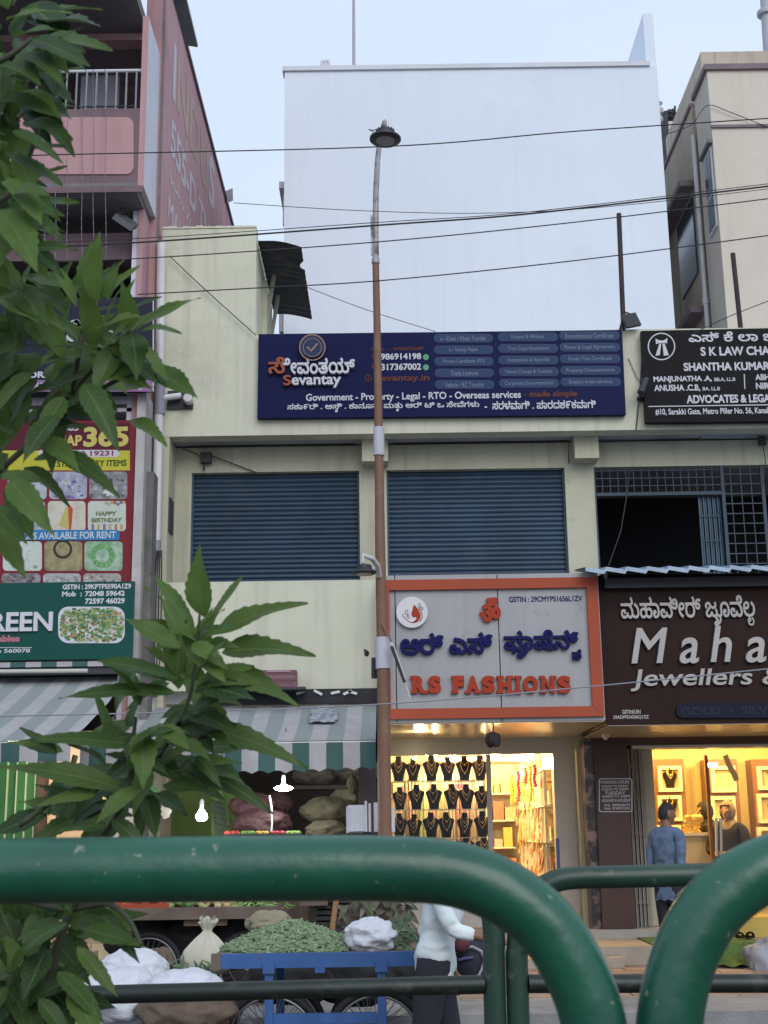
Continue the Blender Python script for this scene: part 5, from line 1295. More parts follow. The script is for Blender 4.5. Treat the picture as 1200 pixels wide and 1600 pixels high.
def person(label, loc, rot, group=None, skinm=None, arms=None, lean=0, legs=((.09, 0), (-.09, 0)), shirt=None, trousers=None, shirt_hem=.80, hair=True, hs=1.0, head_turn=0, sleeve=.75, sc=1.0, wide=1.0):
    """local frame: facing -Y, z up, about 1.69 m tall"""
    t = thing('person', label, 'person', loc, group)
    Mz = Matrix.Rotation(rot, 3, 'Z'); L = Vector(loc)
    def lp(p, hi=False):
        p = Vector(p)
        if p.z > .95: k = (p.z-.95); p = Vector((p.x, p.y-lean*k, p.z-.12*abs(lean)*k))
        return p
    arms = arms or {1: [(.20, 0, 1.37), (.245, .03, 1.09), (.235, -.05, .85)], -1: [(-.20, 0, 1.37), (-.245, .03, 1.09), (-.235, -.05, .85)]}
    hip, chest = (0, 0, .95), (0, .0, 1.27)
    vs = [hip, (0, 0, 1.10), chest, (0, .01, 1.40), (0, .0, 1.47), (0, -.015, 1.53)]; es = [(0,1), (1,2), (2,3), (3,4), (4,5)]; rs = [(.12,.08), (.12,.08), (.135,.095), (.085,.075), (.055,.055), (.06,.06)]
    for s in (1, -1):
        a = arms[s]; b = len(vs); vs += [(s*.13, 0, 1.38), a[0], a[1], a[2]]; rs += [.052, .044, .034, .029]; es += [(3, b), (b, b+1), (b+1, b+2), (b+2, b+3)]
        lx, ly = legs[0 if s == 1 else 1]
        b = len(vs); vs += [(s*.09, 0, .88), (lx, ly*.5-.02, .48), (lx, ly+.02, .09), (lx, ly-.02, .035), (lx, ly-.15, .03)]; rs += [.095, .06, .042, .042, .034]; es += [(0, b), (b, b+1), (b+1, b+2), (b+2, b+3), (b+3, b+4)]
    body = skin([tuple(lp(v)) for v in vs], es, rs)
    hc = lp((0, -.03, 1.585)); Hr = Matrix.Rotation(head_turn, 3, 'Z')
    hd_ = MB().blob((0, 0, 0), (.075*hs, .095*hs, .118*hs), 1, .0, 1, 24, 16)
    for v in hd_.v:
        if v.z < 0: v.x *= 1+.55*v.z/.118*.5; 
        if v.y < -.04: v.y *= .94
    hd_.blob((0, -.094, -.018), (.014, .022, .026), 1, 0, 1, 10, 8)                    # nose
    hd_.blob((0, -.078, -.058), (.028, .014, .011), 1, 0, 1, 10, 6).blob((0, -.072, -.095), (.026, .018, .016), 1, 0, 1, 10, 6)
    for s in (1, -1): hd_.blob((s*.076, .008, -.012), (.012, .022, .034), 1, 0, 1, 10, 8).blob((s*.03, -.083, .02), (.018, .010, .008), 1, 0, 1, 8, 6)
    hd_.v = [hc + Hr @ v for v in hd_.v]
    hands = MB()
    for s in (1, -1):
        a, b = lp(arms[s][1]), lp(arms[s][2]); d = (b-a).normalized(); sd = Vector((0, -1, 0)) if abs(d.y) < .8 else Vector((s, 0, 0)); sd = (sd-d*sd.dot(d)).normalized(); nn = d.cross(sd)
        pal = b+d*.045; hands.obox(pal, d*.05, sd*.038, nn*.014)
        for k, ln in enumerate((.062, .072, .068, .052)):
            q = b+d*.09+sd*(.028-.019*k); hands.tube([q, q+d*ln*.5+nn*.008*s, q+d*ln+nn*.024*s], [.009, .0085, .007], 7)
        q = b+d*.035+sd*.038; hands.tube([q, q+sd*.022+d*.025, q+sd*.03+d*.055], [.011, .010, .008], 7)
    full = remesh(merge(body, hd_, hands), .009)
    def put(mb): mb.v = [Mz @ Vector((v.x*sc*wide, v.y*sc*wide, v.z*sc)) + L for v in mb.v]; return mb
    part('body', put(full), skinm or M_skin, t, smooth='all')
    if hair:
        h = MB().blob((0, 0, 0), (.082*hs, .102*hs, .124*hs), 5, .05, 5, 26, 16); keep = []
        for f in h.f:
            c = sum((h.v[i] for i in f), Vector())/len(f)
            if c.z > .045-.4*max(0, c.y) - (.06 if c.y > .02 else 0) and not (c.y < -.055 and c.z < .075): keep.append(f)
        h.f = keep; h.v = [hc+Hr @ v for v in h.v]; part('hair', put(h), M_hair, t, smooth='all')
        if True:
            e = MB()
            for s in (1, -1): e.blob((s*.03, -.090, .014), (.009, .005, .006), 1, 0, 1, 8, 6)
            e.v = [hc+Hr @ v for v in e.v]; part('eyes', put(e), M_iron, t, smooth='all')
    if shirt:
        vs = [(0, 0, shirt_hem-.30), (0, 0, 1.0), (0, 0, 1.12), (0, .0, 1.27), (0, .01, 1.40), (0, .005, 1.455)]; es = [(i, i+1) for i in range(5)]; rs = [(.178,.132), (.172,.128), (.166,.122), (.180,.132), (.12,.10), (.068,.066)]
        for s in (1, -1):
            a = [Vector(q) for q in arms[s]]; b = len(vs); el = a[1]; e2 = a[1]+(a[2]-a[1])*max(0, sleeve-.5)*2*.9 if sleeve > .5 else a[0]+(a[1]-a[0])*sleeve*1.6
            pts = [(s*.13, 0, 1.385), a[0], el, e2] if sleeve > .5 else [(s*.13, 0, 1.385), a[0], a[0]+(a[1]-a[0])*.5, a[0]+(a[1]-a[0])*.85]
            vs += [tuple(p) for p in pts]; rs += [.078, .068, .055, .046]; es += [(4, b), (b, b+1), (b+1, b+2), (b+2, b+3)]
        sm_ = skin([tuple(lp(v)) for v in vs], es, rs, 3)
        for v in sm_.v:
            hz = shirt_hem+.012*math.sin(7*math.atan2(v.y, v.x))
            if v.z < hz and abs(v.x) < .195: v.z = hz-.0001*abs(v.z)
        for v in sm_.v:
            f = noise.noise(Vector((v.x*9, v.y*9, v.z*16))); v += Vector((v.x, v.y, 0)).normalized()*(.010*f + .010*math.sin(v.z*34+v.x*14+3*f)*(1 if v.z < 1.15 else .4))
        part('shirt', put(sm_), shirt, t, smooth='all')
    if trousers:
        vs = [(0, 0, 1.12), (0, 0, .90)]; es = [(0, 1)]; rs = [(.150,.108), (.160,.120)]
        for s in (1, -1):
            lx, ly = legs[0 if s == 1 else 1]; b = len(vs); vs += [(s*.095, 0, .82), (lx, ly*.5-.02, .48), (lx, ly+.02, .08)]; rs += [.108, .082, .068]; es += [(1, b), (b, b+1), (b+1, b+2)]
        tm = skin([tuple(lp(v)) for v in vs], es, rs, 2); part('trousers', put(tm), trousers, t, smooth='all')
    return t
M_denim = mat('blue_shirt', (.125,.185,.285), .9, .25, 14, streak=.3, streakcol=(.09,.15,.27), bump=.25, bscale=60)
M_trs = mat('dark_trousers', (.018,.02,.03), .9, .2, 6)
M_wsh = mat('pale_shirt', (.66,.73,.74), .9, .12, 5, bump=.3, bscale=30)
p = at(1047, 1400, 13.9)
person('man in a blue shirt with short dark hair facing the jewellery shop', (p.x, 13.9, 0), R(132), shirt=M_denim, trousers=M_trs, shirt_hem=.74, sleeve=.9, head_turn=R(-28), wide=.93,
       arms={1: [(.185, 0, 1.36), (.20, .05, 1.10), (.17, -.06, .90)], -1: [(-.185, 0, 1.36), (-.20, .04, 1.09), (-.19, -.05, .86)]})
p = at(676, 1450, 8.0)
person('man in a pale loose shirt reaching over the vegetable cart', (p.x, 8.0, -.15), R(74), shirt=M_wsh, trousers=M_trs, shirt_hem=.84, sleeve=.82, lean=.22, hs=.95, sc=.915, wide=1.04,
       arms={1: [(.20, .0, 1.37), (.24, .03, 1.10), (.22, -.06, .87)], -1: [(-.20, 0, 1.37), (-.235, -.13, 1.16), (-.20, -.40, 1.10)]}, legs=((.1, -.10), (-.1, .12)))
M_robe = mat('black_robe', (.014,.013,.015), .9, .3, 6); M_scarf = mat('tan_scarf', (.36,.27,.18), .9, .3, 14, blotch=.7, blotchcol=(.10,.07,.05), bl_scale=14); M_bscarf = mat('black_scarf', (.016,.014,.016), .9, .3, 6)
def robed(label, px_, Y, rot, head_y, scarfm, seated=.0):
    p = at(px_, head_y, Y); z0_ = p.z-1.62
    t = person(label, (p.x, Y, max(z0_, zf-.25)), rot, hair=False, hs=.95, arms={1: [(.19, 0, 1.36), (.25, -.06, 1.10), (.06, -.27, 1.08)], -1: [(-.19, 0, 1.36), (-.25, -.06, 1.10), (-.05, -.29, 1.06)]}, skinm=flatmat('light_brown_skin', (.36,.22,.14), .55))
    L = Vector(t.location); Mz = Matrix.Rotation(rot, 3, 'Z')
    def put(mb): mb.v = [Mz @ v+L for v in mb.v]; return mb
    vs = [(0, 0, .12), (0, 0, .6), (0, 0, 1.0), (0, 0, 1.25), (0, .01, 1.40)]; rs = [(.26,.22), (.22,.18), (.18,.14), (.195,.145), (.12,.11)]; es = [(i, i+1) for i in range(4)]
    for s in (1, -1):
        b = len(vs); vs += [(s*.13, 0, 1.38), (s*.2, 0, 1.35), (s*.255, -.06, 1.09), (s*.10, -.235, 1.08)]; rs += [.09, .085, .075, .06]; es += [(4, b), (b, b+1), (b+1, b+2), (b+2, b+3)]
    part('robe', put(skin(vs, es, rs)), M_robe, t, smooth='all')
    h = MB().blob((0, .0, 1.60), (.105, .125, .145), 3, .06, 3, 24, 16); keep = []
    for f in h.f:
        c = sum((h.v[i] for i in f), Vector())/len(f)
        if not (c.y < -.06 and 1.50 < c.z < 1.68 and abs(c.x) < .062): keep.append(f)
    h.f = keep
    h2 = skin([(0, .02, 1.52), (0, .02, 1.42), (0, .01, 1.30)], [(0, 1), (1, 2)], [(.10,.11), (.15,.13), (.205,.16)])
    part('headscarf', put(merge(h, h2)), scarfm, t, smooth='all')
    return t
robed('woman in a black robe and patterned tan headscarf standing behind the glass door', 1138, 17.7, R(-35), 1284, M_scarf)
robed('woman in a black headscarf bending beside the gold ornaments', 1101, 18.9, R(-80), 1266, M_bscarf)
# ------------------------------------------------------------------ awnings
def awning(label, base, xb0, xb1, xf0, xf1, zb_, zfr, Yb, Yf_, valz, seed, hole=None):
    t = thing('striped_awning', label, 'awning', base)
    nx, ny = 44, 8; mb = MB()
    for j in range(ny+1):
        v = j/ny; y = Yb+(Yf_-Yb)*v
        for i in range(nx+1):
            u = i/nx; x = (xb0+(xb1-xb0)*u)*(1-v)+(xf0+(xf1-xf0)*u)*v
            z = zb_+(zfr-zb_)*v - .045*math.sin(math.pi*v) + .018*noise.noise(Vector((x*2.2, y*2, seed)))*math.sin(math.pi*min(v*1.3, 1))
            mb.v.append(Vector((x, y, z)))
    for j in range(ny):
        for i in range(nx): a = j*(nx+1)+i; mb.f.append((a, a+nx+1, a+nx+2, a+1))
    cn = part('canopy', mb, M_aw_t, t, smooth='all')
    vb = MB(); nj = 5; nx2 = 132
    for j in range(nj+1):
        v = j/nj
        for i in range(nx2+1):
            u = i/nx2; x = xf0+(xf1-xf0)*u; sc = .03*abs(math.sin(math.pi*x/.164)) if j == nj else 0
            z = zfr-.002-(zfr-valz)*v-.015+sc*1.0*(1 if j == nj else 0)+.012*math.sin(x*3+seed)*v
            vb.v.append(Vector((x, Yf_-.004-.018*math.sin(x*11+seed)*v-.02*v*math.sin(x*4.3), z)))
    for j in range(nj):
        for i in range(nx2): a = j*(nx2+1)+i; vb.f.append((a, a+1, a+nx2+2, a+nx2+1))
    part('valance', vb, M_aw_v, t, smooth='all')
    part('front_tube', MB().tube([(xf0, Yf_+.02, zfr-.02), (xf1, Yf_+.02, zfr-.02)], .018, 8), M_pvc, t, smooth=True)
    for q, (xa, xb) in enumerate(((xb0+.1, xf0+.1), (xb1-.1, xf1-.1))): part('arm', MB().tube([(xa, Yb, zb_-.1), (xb, Yf_+.03, zfr-.05)], .014, 6), M_iron, t, smooth=True)
    return t
Yb, Yf_ = 14.45, 12.9
aR = awning('wide grey and green striped awning with scalloped edge below the cream sill wall', at(400, 1200, 13.5), at(186, 1110, Yb).x, at(588, 1100, Yb).x, at(126, 1160, Yf_).x, at(587, 1157, Yf_).x, at(450, 1103, Yb).z, at(450, 1158, Yf_).z, Yb, Yf_, at(450, 1204, Yf_).z, 2.0)
aL = awning('grey and green striped awning below the green vegetable sign', at(80, 1190, 12.5), -9.5, at(199, 1057, 14.2).x, -9.5, at(111, 1157, 11.7).x, at(100, 1058, 14.2).z, at(60, 1157, 11.7).z, 14.2, 11.7, at(60, 1193, 11.7).z, 5.0)
solo('awning_box', MB().box(at(330, 1090, F-.06).x, at(590, 1090, F-.06).x, F-.07, F-.005, at(460, 1101, F).z, at(460, 1078, F).z), mat('dark_board', (.025,.025,.032), .8, .3, 4), 'long dark board between the cream sill wall and the right awning', 'board')
for i, (px_, r_) in enumerate(((470, .3), (497, -.5), (524, .2), (543, .4), (551, -.3))):
    c = at(px_, 1082, F-.085); solo('paper_scrap', MB().obox(c, (.05*math.cos(r_), 0, .05*math.sin(r_)), (0, .006, 0), (-.014*math.sin(r_), 0, .014*math.cos(r_))), M_pvc, f'small pale scrap stuck on the dark board, {ords[i]} from the crate', 'scrap', 'scraps on the dark board')
rag = MB(); c = at(505, 1111, 13.9); n = 10
for j in range(n+1):
    for i in range(n+1):
        x = c.x+(i/n-.5)*.28; y = 14.0-(j/n-.5)*.5; s_ = (Yb-y)/(Yb-Yf_); zz = at(450, 1103, Yb).z+(at(450, 1158, Yf_).z-at(450, 1103, Yb).z)*s_ - .045*math.sin(math.pi*s_)
        rag.v.append(Vector((x+.05*noise.noise(Vector((i*.5, j*.5, 1))), y, zz+.03+.03*noise.noise(Vector((i*.6, j*.6, 4))))))
for j in range(n):
    for i in range(n): a = j*(n+1)+i; rag.f.append((a, a+1, a+n+2, a+n+1))
solo('rag', rag, mat('newspaper', (.42,.44,.46), .9, .4, 14, col2=(.12,.14,.2)), 'crumpled printed rag lying on the right striped awning', 'rag', smooth=True)
# crate on the ledge
M_crate = mat('maroon_plastic', (.20,.075,.10), .5, .15, 5)
cr = thing('plastic_crate', 'maroon slatted plastic crate standing on the ledge above the awning', 'crate', at(427, 1074, F-.2))
x0, x1, z0, z1 = rect(391, 1047, 463, 1074, F-.3)
m = MB()
for (ya, yb) in ((F-.3, F-.285), (F-.1, F-.085)):
    m.box(x0, x1, ya, yb, z1-.035, z1).box(x0, x1, ya, yb, z0, z0+.035).box(x0, x1, ya, yb, (z0+z1)/2-.008, (z0+z1)/2+.008)
    for i in range(19): x = x0+.006+(x1-x0-.02)*i/18; m.box(x, x+.009, ya+.001, yb-.001, z0+.03, z1-.03)
m.box(x0, x0+.012, F-.284, F-.101, z0, z1).box(x1-.012, x1, F-.284, F-.101, z0, z1).box(x0+.013, x1-.013, F-.284, F-.101, z0, z0+.012)
part('slat_body', m, M_crate, cr); part('rim', MB().box(x0+.18, x1-.06, F-.31, F-.301, z1-.022, z1-.004), flatmat('pale_rim', (.40,.28,.32), .5), cr)
solo('ledge_bracket', MB().box(x0-.3, x1+.1, F-.35, F-.008, z0-.03, z0-.002), M_iron, 'dark ledge under the maroon crate', 'ledge')

# ------------------------------------------------------------------ market stalls behind the rail
Mwd = mat('old_wood', (.085,.062,.048), .85, .3, 4, streak=.3)
Mdk = mat('dark_wall', (.045,.043,.042), .9, .3, 1.5, blotch=.4)  # dark blotchy tone for stall back wall, counter front and trays
st = thing('vegetable_stall', 'dark shop stall with green wall and shelves under the right awning', 'stall', (at(450, 1400, 16).x, 16, 0))
xa, xb = at(250, 1300, 16.4).x, at(588, 1300, 16.4).x
part('back_wall', MB().box(xa, xb, 16.4, 16.5, 0, 2.9), Mdk, st)
part('green_panel', MB().box(at(262, 1250, 16.3).x, at(372, 1250, 16.3).x, 16.3, 16.35, .4, 2.1), mat('lime_wall', (.28,.45,.13), .8, .15, 2, streak=.3), st)
part('side_post', MB().box(at(560, 1250, 13.4).x, at(588, 1250, 13.4).x, 13.4, 13.6, 0, 2.3), mat('dark_cloth_post', (.06,.05,.05), .9, .3, 4), st)
part('stall_shelf', MB().box(at(455, 1230, 14.6).x, xb, 14.3, 14.9, at(500, 1228, 14.5).z-.04, at(500, 1228, 14.5).z).box(at(340, 1230, 14.6).x, xb, 14.0, 14.9, at(500, 1310, 14.2).z-.05, at(500, 1310, 14.2).z), Mwd, st)
part('counter_front', MB().box(at(340, 1230, 14.0).x, xb, 13.98, 14.0, 0, at(500, 1310, 14.2).z-.051), Mdk, st)
def sack(name, px_, y_bot, Y, w, h, m, label, seed, cat='sack', group=None, d=None, fold=.12, amp=.18, rot=0, neck=None, cat_parts=None):
    p = at(px_, y_bot, Y)
    if neck:                                     # a bag gathered and tied at its neck
        mb = MB(); n = 40; pr = [(.60, 0), (.90, .04), (1.0, .16), (.98, .30), (.84, .44), (.60, .57), (.36, .67), (.20, .74), (.15, .78), (.20, .83), (.30, .90), (.36, .97), (.30, 1.0)]
        for r_, z in pr:
            for k in range(n):
                a = 2*math.pi*k/n; fo = .07*math.sin(9*a+seed)+.05*math.sin(5*a+2) if z > .3 else .05*math.sin(4*a); rr = r_*w/2*(1+fo*(1+1.3*(z > .6))); mb.v.append(Vector((rr*math.cos(a)+.02*z, rr*.85*math.sin(a), z*h+(.02*math.sin(3*a) if z > .9 else 0))))
        for i in range(len(pr)-1):
            for k in range(n): mb.f.append((i*n+k, i*n+(k+1) % n, (i+1)*n+(k+1) % n, (i+1)*n+k))
        mb.f.append(tuple(range(n-1, -1, -1)))
    else: mb = MB().blob((0, 0, h*.48), (w/2, (d or w*.8)/2, h/2), seed, amp, 2, 60, 36, fold=fold*.3, flat=.93, crease=.065 if fold > .14 else .04)
    M_ = Matrix.Rotation(rot, 3, 'Z'); mb.v = [M_ @ v+p for v in mb.v]
    o = solo(name, mb, m, label, cat, group, smooth='all'); return o
M_jute = mat('jute', (.13,.11,.065), .95, .25, 6, bump=.5, bscale=120)
M_redn = mat('red_mesh', (.045,.012,.013), .7, .4, 16, col2=(.035,.010,.012), bump=.8, bscale=45, blotch=.5, blotchcol=(.075,.022,.024), bl_scale=12)
M_wpl = mat('white_woven_plastic', (.62,.64,.70), .6, .1, 3, bump=.3, bscale=50)
M_crm = mat('cream_cloth_bag', (.55,.53,.43), .9, .12, 4)
M_bjute = mat('brown_jute', (.17,.125,.095), .95, .25, 5, bump=.6, bscale=110)
sack('onion_sack', 394, 1283, 13.9, .46, .30, M_redn, 'dark red mesh onion sack lying on the one below, beside the lamp cord', 3, group='onion sacks')
sack('onion_sack', 408, 1314, 13.8, .60, .34, M_redn, 'dark red mesh onion sack at the bottom under the hanging lamp', 8, group='onion sacks')
sack('onion_sack', 434, 1275, 14.2, .30, .26, M_redn, 'small dark red mesh onion sack right behind the hanging lamp', 11, group='onion sacks')
sack('jute_sack', 509, 1290, 14.1, .52, .30, M_jute, 'tan jute sack lying flat on top, left of the paper bundle', 5, fold=.05, amp=.14, group='jute sacks')
sack('jute_sack', 510, 1314, 13.9, .42, .22, M_jute, 'tan jute sack just above the green rail, under the flat sack', 6, fold=.05, group='jute sacks')
sack('jute_sack', 536, 1258, 14.3, .26, .17, mat('jute_open', (.22,.19,.12), .95, .3, 6), 'small pale jute sack behind the flat tan sack', 9, group='jute sacks')
for i, (px_, yb_) in enumerate(((495, 1226), (560, 1222), (530, 1212))): sack('jute_sack', px_, yb_+2, 14.55, .5, .26, mat('dim_jute', (.12,.105,.08), .95, .3, 6), f'dim brown sack on the upper stall shelf, {["over the lamp side", "near the lamp post pole", "in the middle"][i]}', 20+i, group='sacks on the upper shelf')
gc = MB(); c0 = at(345, 1236, 14.6); nn_ = 12
for i in range(nn_+1):
    for z in (0, -.3, -.62): gc.v.append(Vector((c0.x-.1+.34*i/nn_, 14.6+.03*math.sin(i*1.7)+.02*z, c0.z+z+.02*math.sin(i*2))))
for i in range(nn_):
    for j in range(2): q = i*3+j; gc.f.append((q, q+1, q+4, q+3))
solo('green_cloth', gc, mat('lime_cloth', (.25,.40,.12), .9, .2, 6), 'lime green cloth hanging left of the onion sacks', 'cloth', smooth='all')
bs = thing('wire_basket', 'leaning dark wire basket next to the bright bulb', 'basket', at(345, 1300, 14.0))
m = MB()
for i in range(7): m.tube([at(330+i*3, 1248+i*1.5, 14.0), at(338+i*3.2, 1304, 13.9)], .006, 5)
for i in range(6): m.tube([at(330+i*1.6, 1250+i*9, 14.0), at(350+i*1.6, 1256+i*9, 13.98)], .005, 5)
part('wires', m, M_iron, bs)
trr = random.Random(41)
for k in range(5):
    px_ = 352+k*24; tm = MB().pbox(px_, 1303, px_+22, 1309, 13.3, .3); t_ = thing('produce_tray', f'dark tray of produce on the stall counter, {ords[k]} from the bright bulb', 'tray', at(px_+11, 1309, 13.4), 'produce trays on the stall counter'); part('tray_body', tm, Mdk, t_)
    pm = MB()
    for j in range(22): pm.blob(at(px_+2+18*trr.random(), 1303-1.5*trr.random(), 13.33+.22*trr.random()), (.026, .026, .024), j, .1, 2, 8, 6)
    part('produce', pm, flatmat('produce_skin', [(.30,.04,.03), (.10,.18,.05), (.34,.22,.06), (.22,.03,.04), (.13,.22,.06)][k], .45), t_, smooth='all')
solo('stall_table', MB().box(at(345, 1310, 13.3).x, at(480, 1310, 13.3).x, 13.25, 13.7, 0, at(400, 1309.5, 13.4).z-.01), Mwd, 'dark wooden stall table under the produce trays', 'table')
pb = thing('paper_bundle', 'bundle of white paper bags hanging beside the street lamp pole', 'paper bundle', at(557, 1300, 13.2))
m = MB()
for i in range(7): m.box(at(541+i*1.2, 1280, 13.2).x, at(566+i*1.2, 1280, 13.2).x, 13.2-.012*i, 13.208-.012*i, at(550, 1302-i*.5, 13.2).z, at(550, 1258+abs(3-i), 13.2).z)
part('sheets', m, M_wpl, pb); part('strip', MB().box(at(570, 1280, 13.2).x, at(574, 1280, 13.2).x, 13.12, 13.14, at(550, 1300, 13.2).z, at(550, 1252, 13.2).z).box(at(576, 1280, 13.2).x, at(580, 1280, 13.2).x, 13.12, 13.14, at(550, 1300, 13.2).z, at(550, 1256, 13.2).z), M_pvc, pb)
solo('paper_bundle', MB().pbox(584, 1254, 590, 1300, 13.2, .02).pbox(610, 1262, 617, 1300, 12.9, .02), M_wpl, 'white papers tucked behind the foot of the street lamp pole', 'paper bundle')
solo('hanging_pouch', MB().blob(at(551, 1226, 13.6), (.06, .03, .09), 4, .3, 3, 14, 10).tube([at(547, 1215, 13.6), at(551, 1205, 13.6), at(556, 1215, 13.6)], .006, 5), M_jute, 'small tan pouch hanging under the right end of the awning', 'pouch', smooth=True)
# lit lamps of the stalls
M_bulb = emitter('bulb_white', (.95, 1, 1), 60)
def bulb(px_, py_, Y, label, w, disc=False):
    c = at(px_, py_, Y); t = thing('bulb_lamp', label, 'lamp', c, None)
    if disc: part('bulb', MB().lathe(c, [(.02, .03), (.07, .012), (.095, 0), (.085, -.015), (.04, -.03)], 24), M_bulb, t, smooth=True)
    else: part('bulb', MB().lathe(c, [(.02, .07), (.03, .05), (.05, .025), (.058, 0), (.05, -.025), (.025, -.042)], 20), M_bulb, t, smooth=True)
    part('holder', MB().lathe(c, [(.02, .07), (.022, .15), (.008, .17)] if not disc else [(.022, .03), (.018, .12), (.006, .13)], 12), M_pvc, t, smooth=True)
    part('cord', MB().tube([c+Vector((0, 0, .17 if not disc else .12)), c+Vector((.02, .05, .6))], .005, 5), M_iron, t)
    L = bpy.data.lights.new('bulb_light', 'POINT'); L.energy = w; L.color = (.92, .97, 1); L.shadow_soft_size = .09
    o = bpy.data.objects.new('bulb_light', L); COL.objects.link(o); o.location = c+Vector((0, -.14, -.1)); return t
bulb(315, 1276, 13.3, 'bright white bulb hanging among the leaves over the vegetable cart', 6)
bulb(443, 1231, 13.4, 'bright flat disc lamp hanging under the right awning by the onion sacks', 4.5, True)
cd = MB().tube([at(421, 1243, 13.4), at(424, 1260, 13.4), at(425, 1285, 13.4), at(423, 1312, 13.4)], .009, 6); solo('lamp_cord', cd, M_pvc, 'pale twisted cord hanging from the disc lamp past the onion sacks', 'cord')
# stall below the left awning
ls = thing('green_grocer_front', 'greengrocer front with green striped shutter and peach wall under the left awning', 'shop front', (at(60, 1400, 14.8).x, 14.8, 0))
u0, u1 = at(-180, 1250, 14.8).x, at(58, 1250, 14.8).x
m = MB(); w_ = MB(); x = u0; i = 0
while x < u1:
    m.box(x, x+.085, 14.8+.02*(i % 2), 14.85+.02*(i % 2), 0, 2.5); w_.box(x+.087, x+.102, 14.79, 14.83, 0, 2.5); x += .104; i += 1
part('green_shutter', m, mat('green_shutter', (.035,.16,.05), .5, .2, 2), ls); part('pale_rib', w_, flatmat('pale_rib', (.42,.50,.33), .5), ls)
part('door_post', MB().box(u1+.02, u1+.09, 14.7, 14.9, 0, 2.5), mat('brown_post', (.06,.03,.02), .7, .2, 3), ls)
part('peach_wall', MB().box(u1+.095, at(150, 1250, 14.9).x, 14.9, 15, 0, 2.6), mat('peach_wall', (.58,.40,.27), .8, .1, 2, streak=.3), ls)
part('cream_wall', MB().box(at(150, 1250, 14.9).x+.003, at(258, 1250, 14.9).x, 14.92, 15.02, 0, 2.6), mat('cream_inner_wall', (.56,.52,.36), .8, .15, 2, streak=.4), ls)
part('prop_pole', MB().tube([at(118, 1180, 12.6), at(80, 1320, 12.6)], .028, 8), mat('grey_green_pole', (.14,.16,.11), .7, .2, 4), ls)
L = bpy.data.lights.new('shop_tube_light', 'AREA'); L.energy = 28; L.size = 1.2; L.color = (1, .93, .75); o = bpy.data.objects.new('shop_tube_light', L); COL.objects.link(o); o.location = (at(100, 1200, 13.9).x, 13.9, 2.35); o.rotation_euler = (R(25), 0, 0)
tl = thing('tube_lamp', 'lit ceiling tube inside the greengrocer under the left awning', 'lamp', o.location); part('tube', MB().tube([o.location+Vector((-.6, .0, .06)), o.location+Vector((.6, .0, .06))], .018, 8), emitter('tube_warm', (1, .93, .75), 8), tl)
r6 = random.Random(21)
M_pack = island('snack_packets', [(.55,.42,.08), (.5,.46,.40), (.10,.30,.10), (.5,.12,.08), (.55,.52,.46), (.45,.35,.12)], .4)
for k in range(14):
    px_, py_ = 150+r6.random()*110, 1195+r6.random()*95; c = at(px_, py_, 13.7); mb = MB()
    mb.blob((0, 0, 0), (.06, .015, .09), k, .15, 3, 12, 8); M_ = Matrix.Rotation(r6.uniform(-.3, .3), 3, 'Y'); mb.v = [M_ @ v + c for v in mb.v]
    mb.tube([c+Vector((0, 0, .08)), Vector((c.x, c.y, 2.4))], .003, 4)
    col = [(.55,.42,.08), (.5,.46,.40), (.12,.30,.10), (.5,.12,.08), (.5,.48,.42)][k % 5]
    solo('hanging_packet', mb, flatmat('packet_foil', col, .35), f'{["yellow","white","green","red","cream"][k % 5]} packet hanging in the greengrocer front, {(ords+["eleventh","twelfth","thirteenth","fourteenth"])[k]} in the bunch', 'packet', 'packets hanging in the greengrocer front', smooth=True)

# ------------------------------------------------------------------ carts
M_tyre = mat('tyre_rubber', (.02,.02,.022), .8, .2, 6); M_rimm = mat('dull_rim', (.26,.26,.27), .4, .2, 6, metal=.6); M_wood2 = mat('grey_brown_plank', (.17,.125,.10), .85, .3, 3, streak=.3, blotch=.5)
M_bluep = mat('blue_cart_paint', (.030,.11,.32), .55, .2, 4, streak=.3, streakcol=(.02,.05,.12), blotch=.5, blotchcol=(.07,.06,.06), bl_scale=4, bl_lo=.6, bl_hi=.7)
def wheel(parent, c, r):
    c = Vector(c); ty = MB(); n = 44; ring_ = [c+Vector((math.cos(2*math.pi*k/n)*r, 0, math.sin(2*math.pi*k/n)*r)) for k in range(n+1)]
    ty.tube(ring_, .024, 8, cap=False); w = part('wheel', ty, M_tyre, parent, smooth='all')
    rr = [c+Vector((math.cos(2*math.pi*k/n)*(r-.032), -.006, math.sin(2*math.pi*k/n)*(r-.032))) for k in range(n+1)]
    part('rim', MB().tube(rr, .009, 6, cap=False), M_rimm, w, smooth='all')
    sp = MB()
    for k in range(28):
        a = 2*math.pi*k/28; sp.tube([c+Vector((.03*math.cos(a+1), .02*(-1)**k, .03*math.sin(a+1))), c+Vector(((r-.035)*math.cos(a), 0, (r-.035)*math.sin(a)))], .0022, 4)
    part('spokes', sp, M_rimm, w); part('hub', MB().lathe(c, [(.03, -.05), (.035, -.04), (.02, 0), (.035, .04), (.03, .05)], 12, (0, 1, 0)), M_rimm, w, smooth=True)
Yc = 8.5
bc = thing('vegetable_cart', 'blue painted wooden handcart heaped with green beans', 'cart', (at(520, 1500, Yc).x, Yc+.45, -.15))
a = at(346, 1497, Yc); b = at(700, 1483, Yc); ztop = (a.z+b.z)/2+.005; x0, x1 = at(330, 1490, Yc).x, at(742, 1490, Yc).x
part('front_beam', MB().box(x0+.06, x1, Yc, Yc+.05, ztop-.085, ztop), M_bluep, bc)
part('beam_end', MB().box(x0, x0+.0595, Yc-.003, Yc+.055, ztop-.09, ztop+.002), M_wood2, bc)
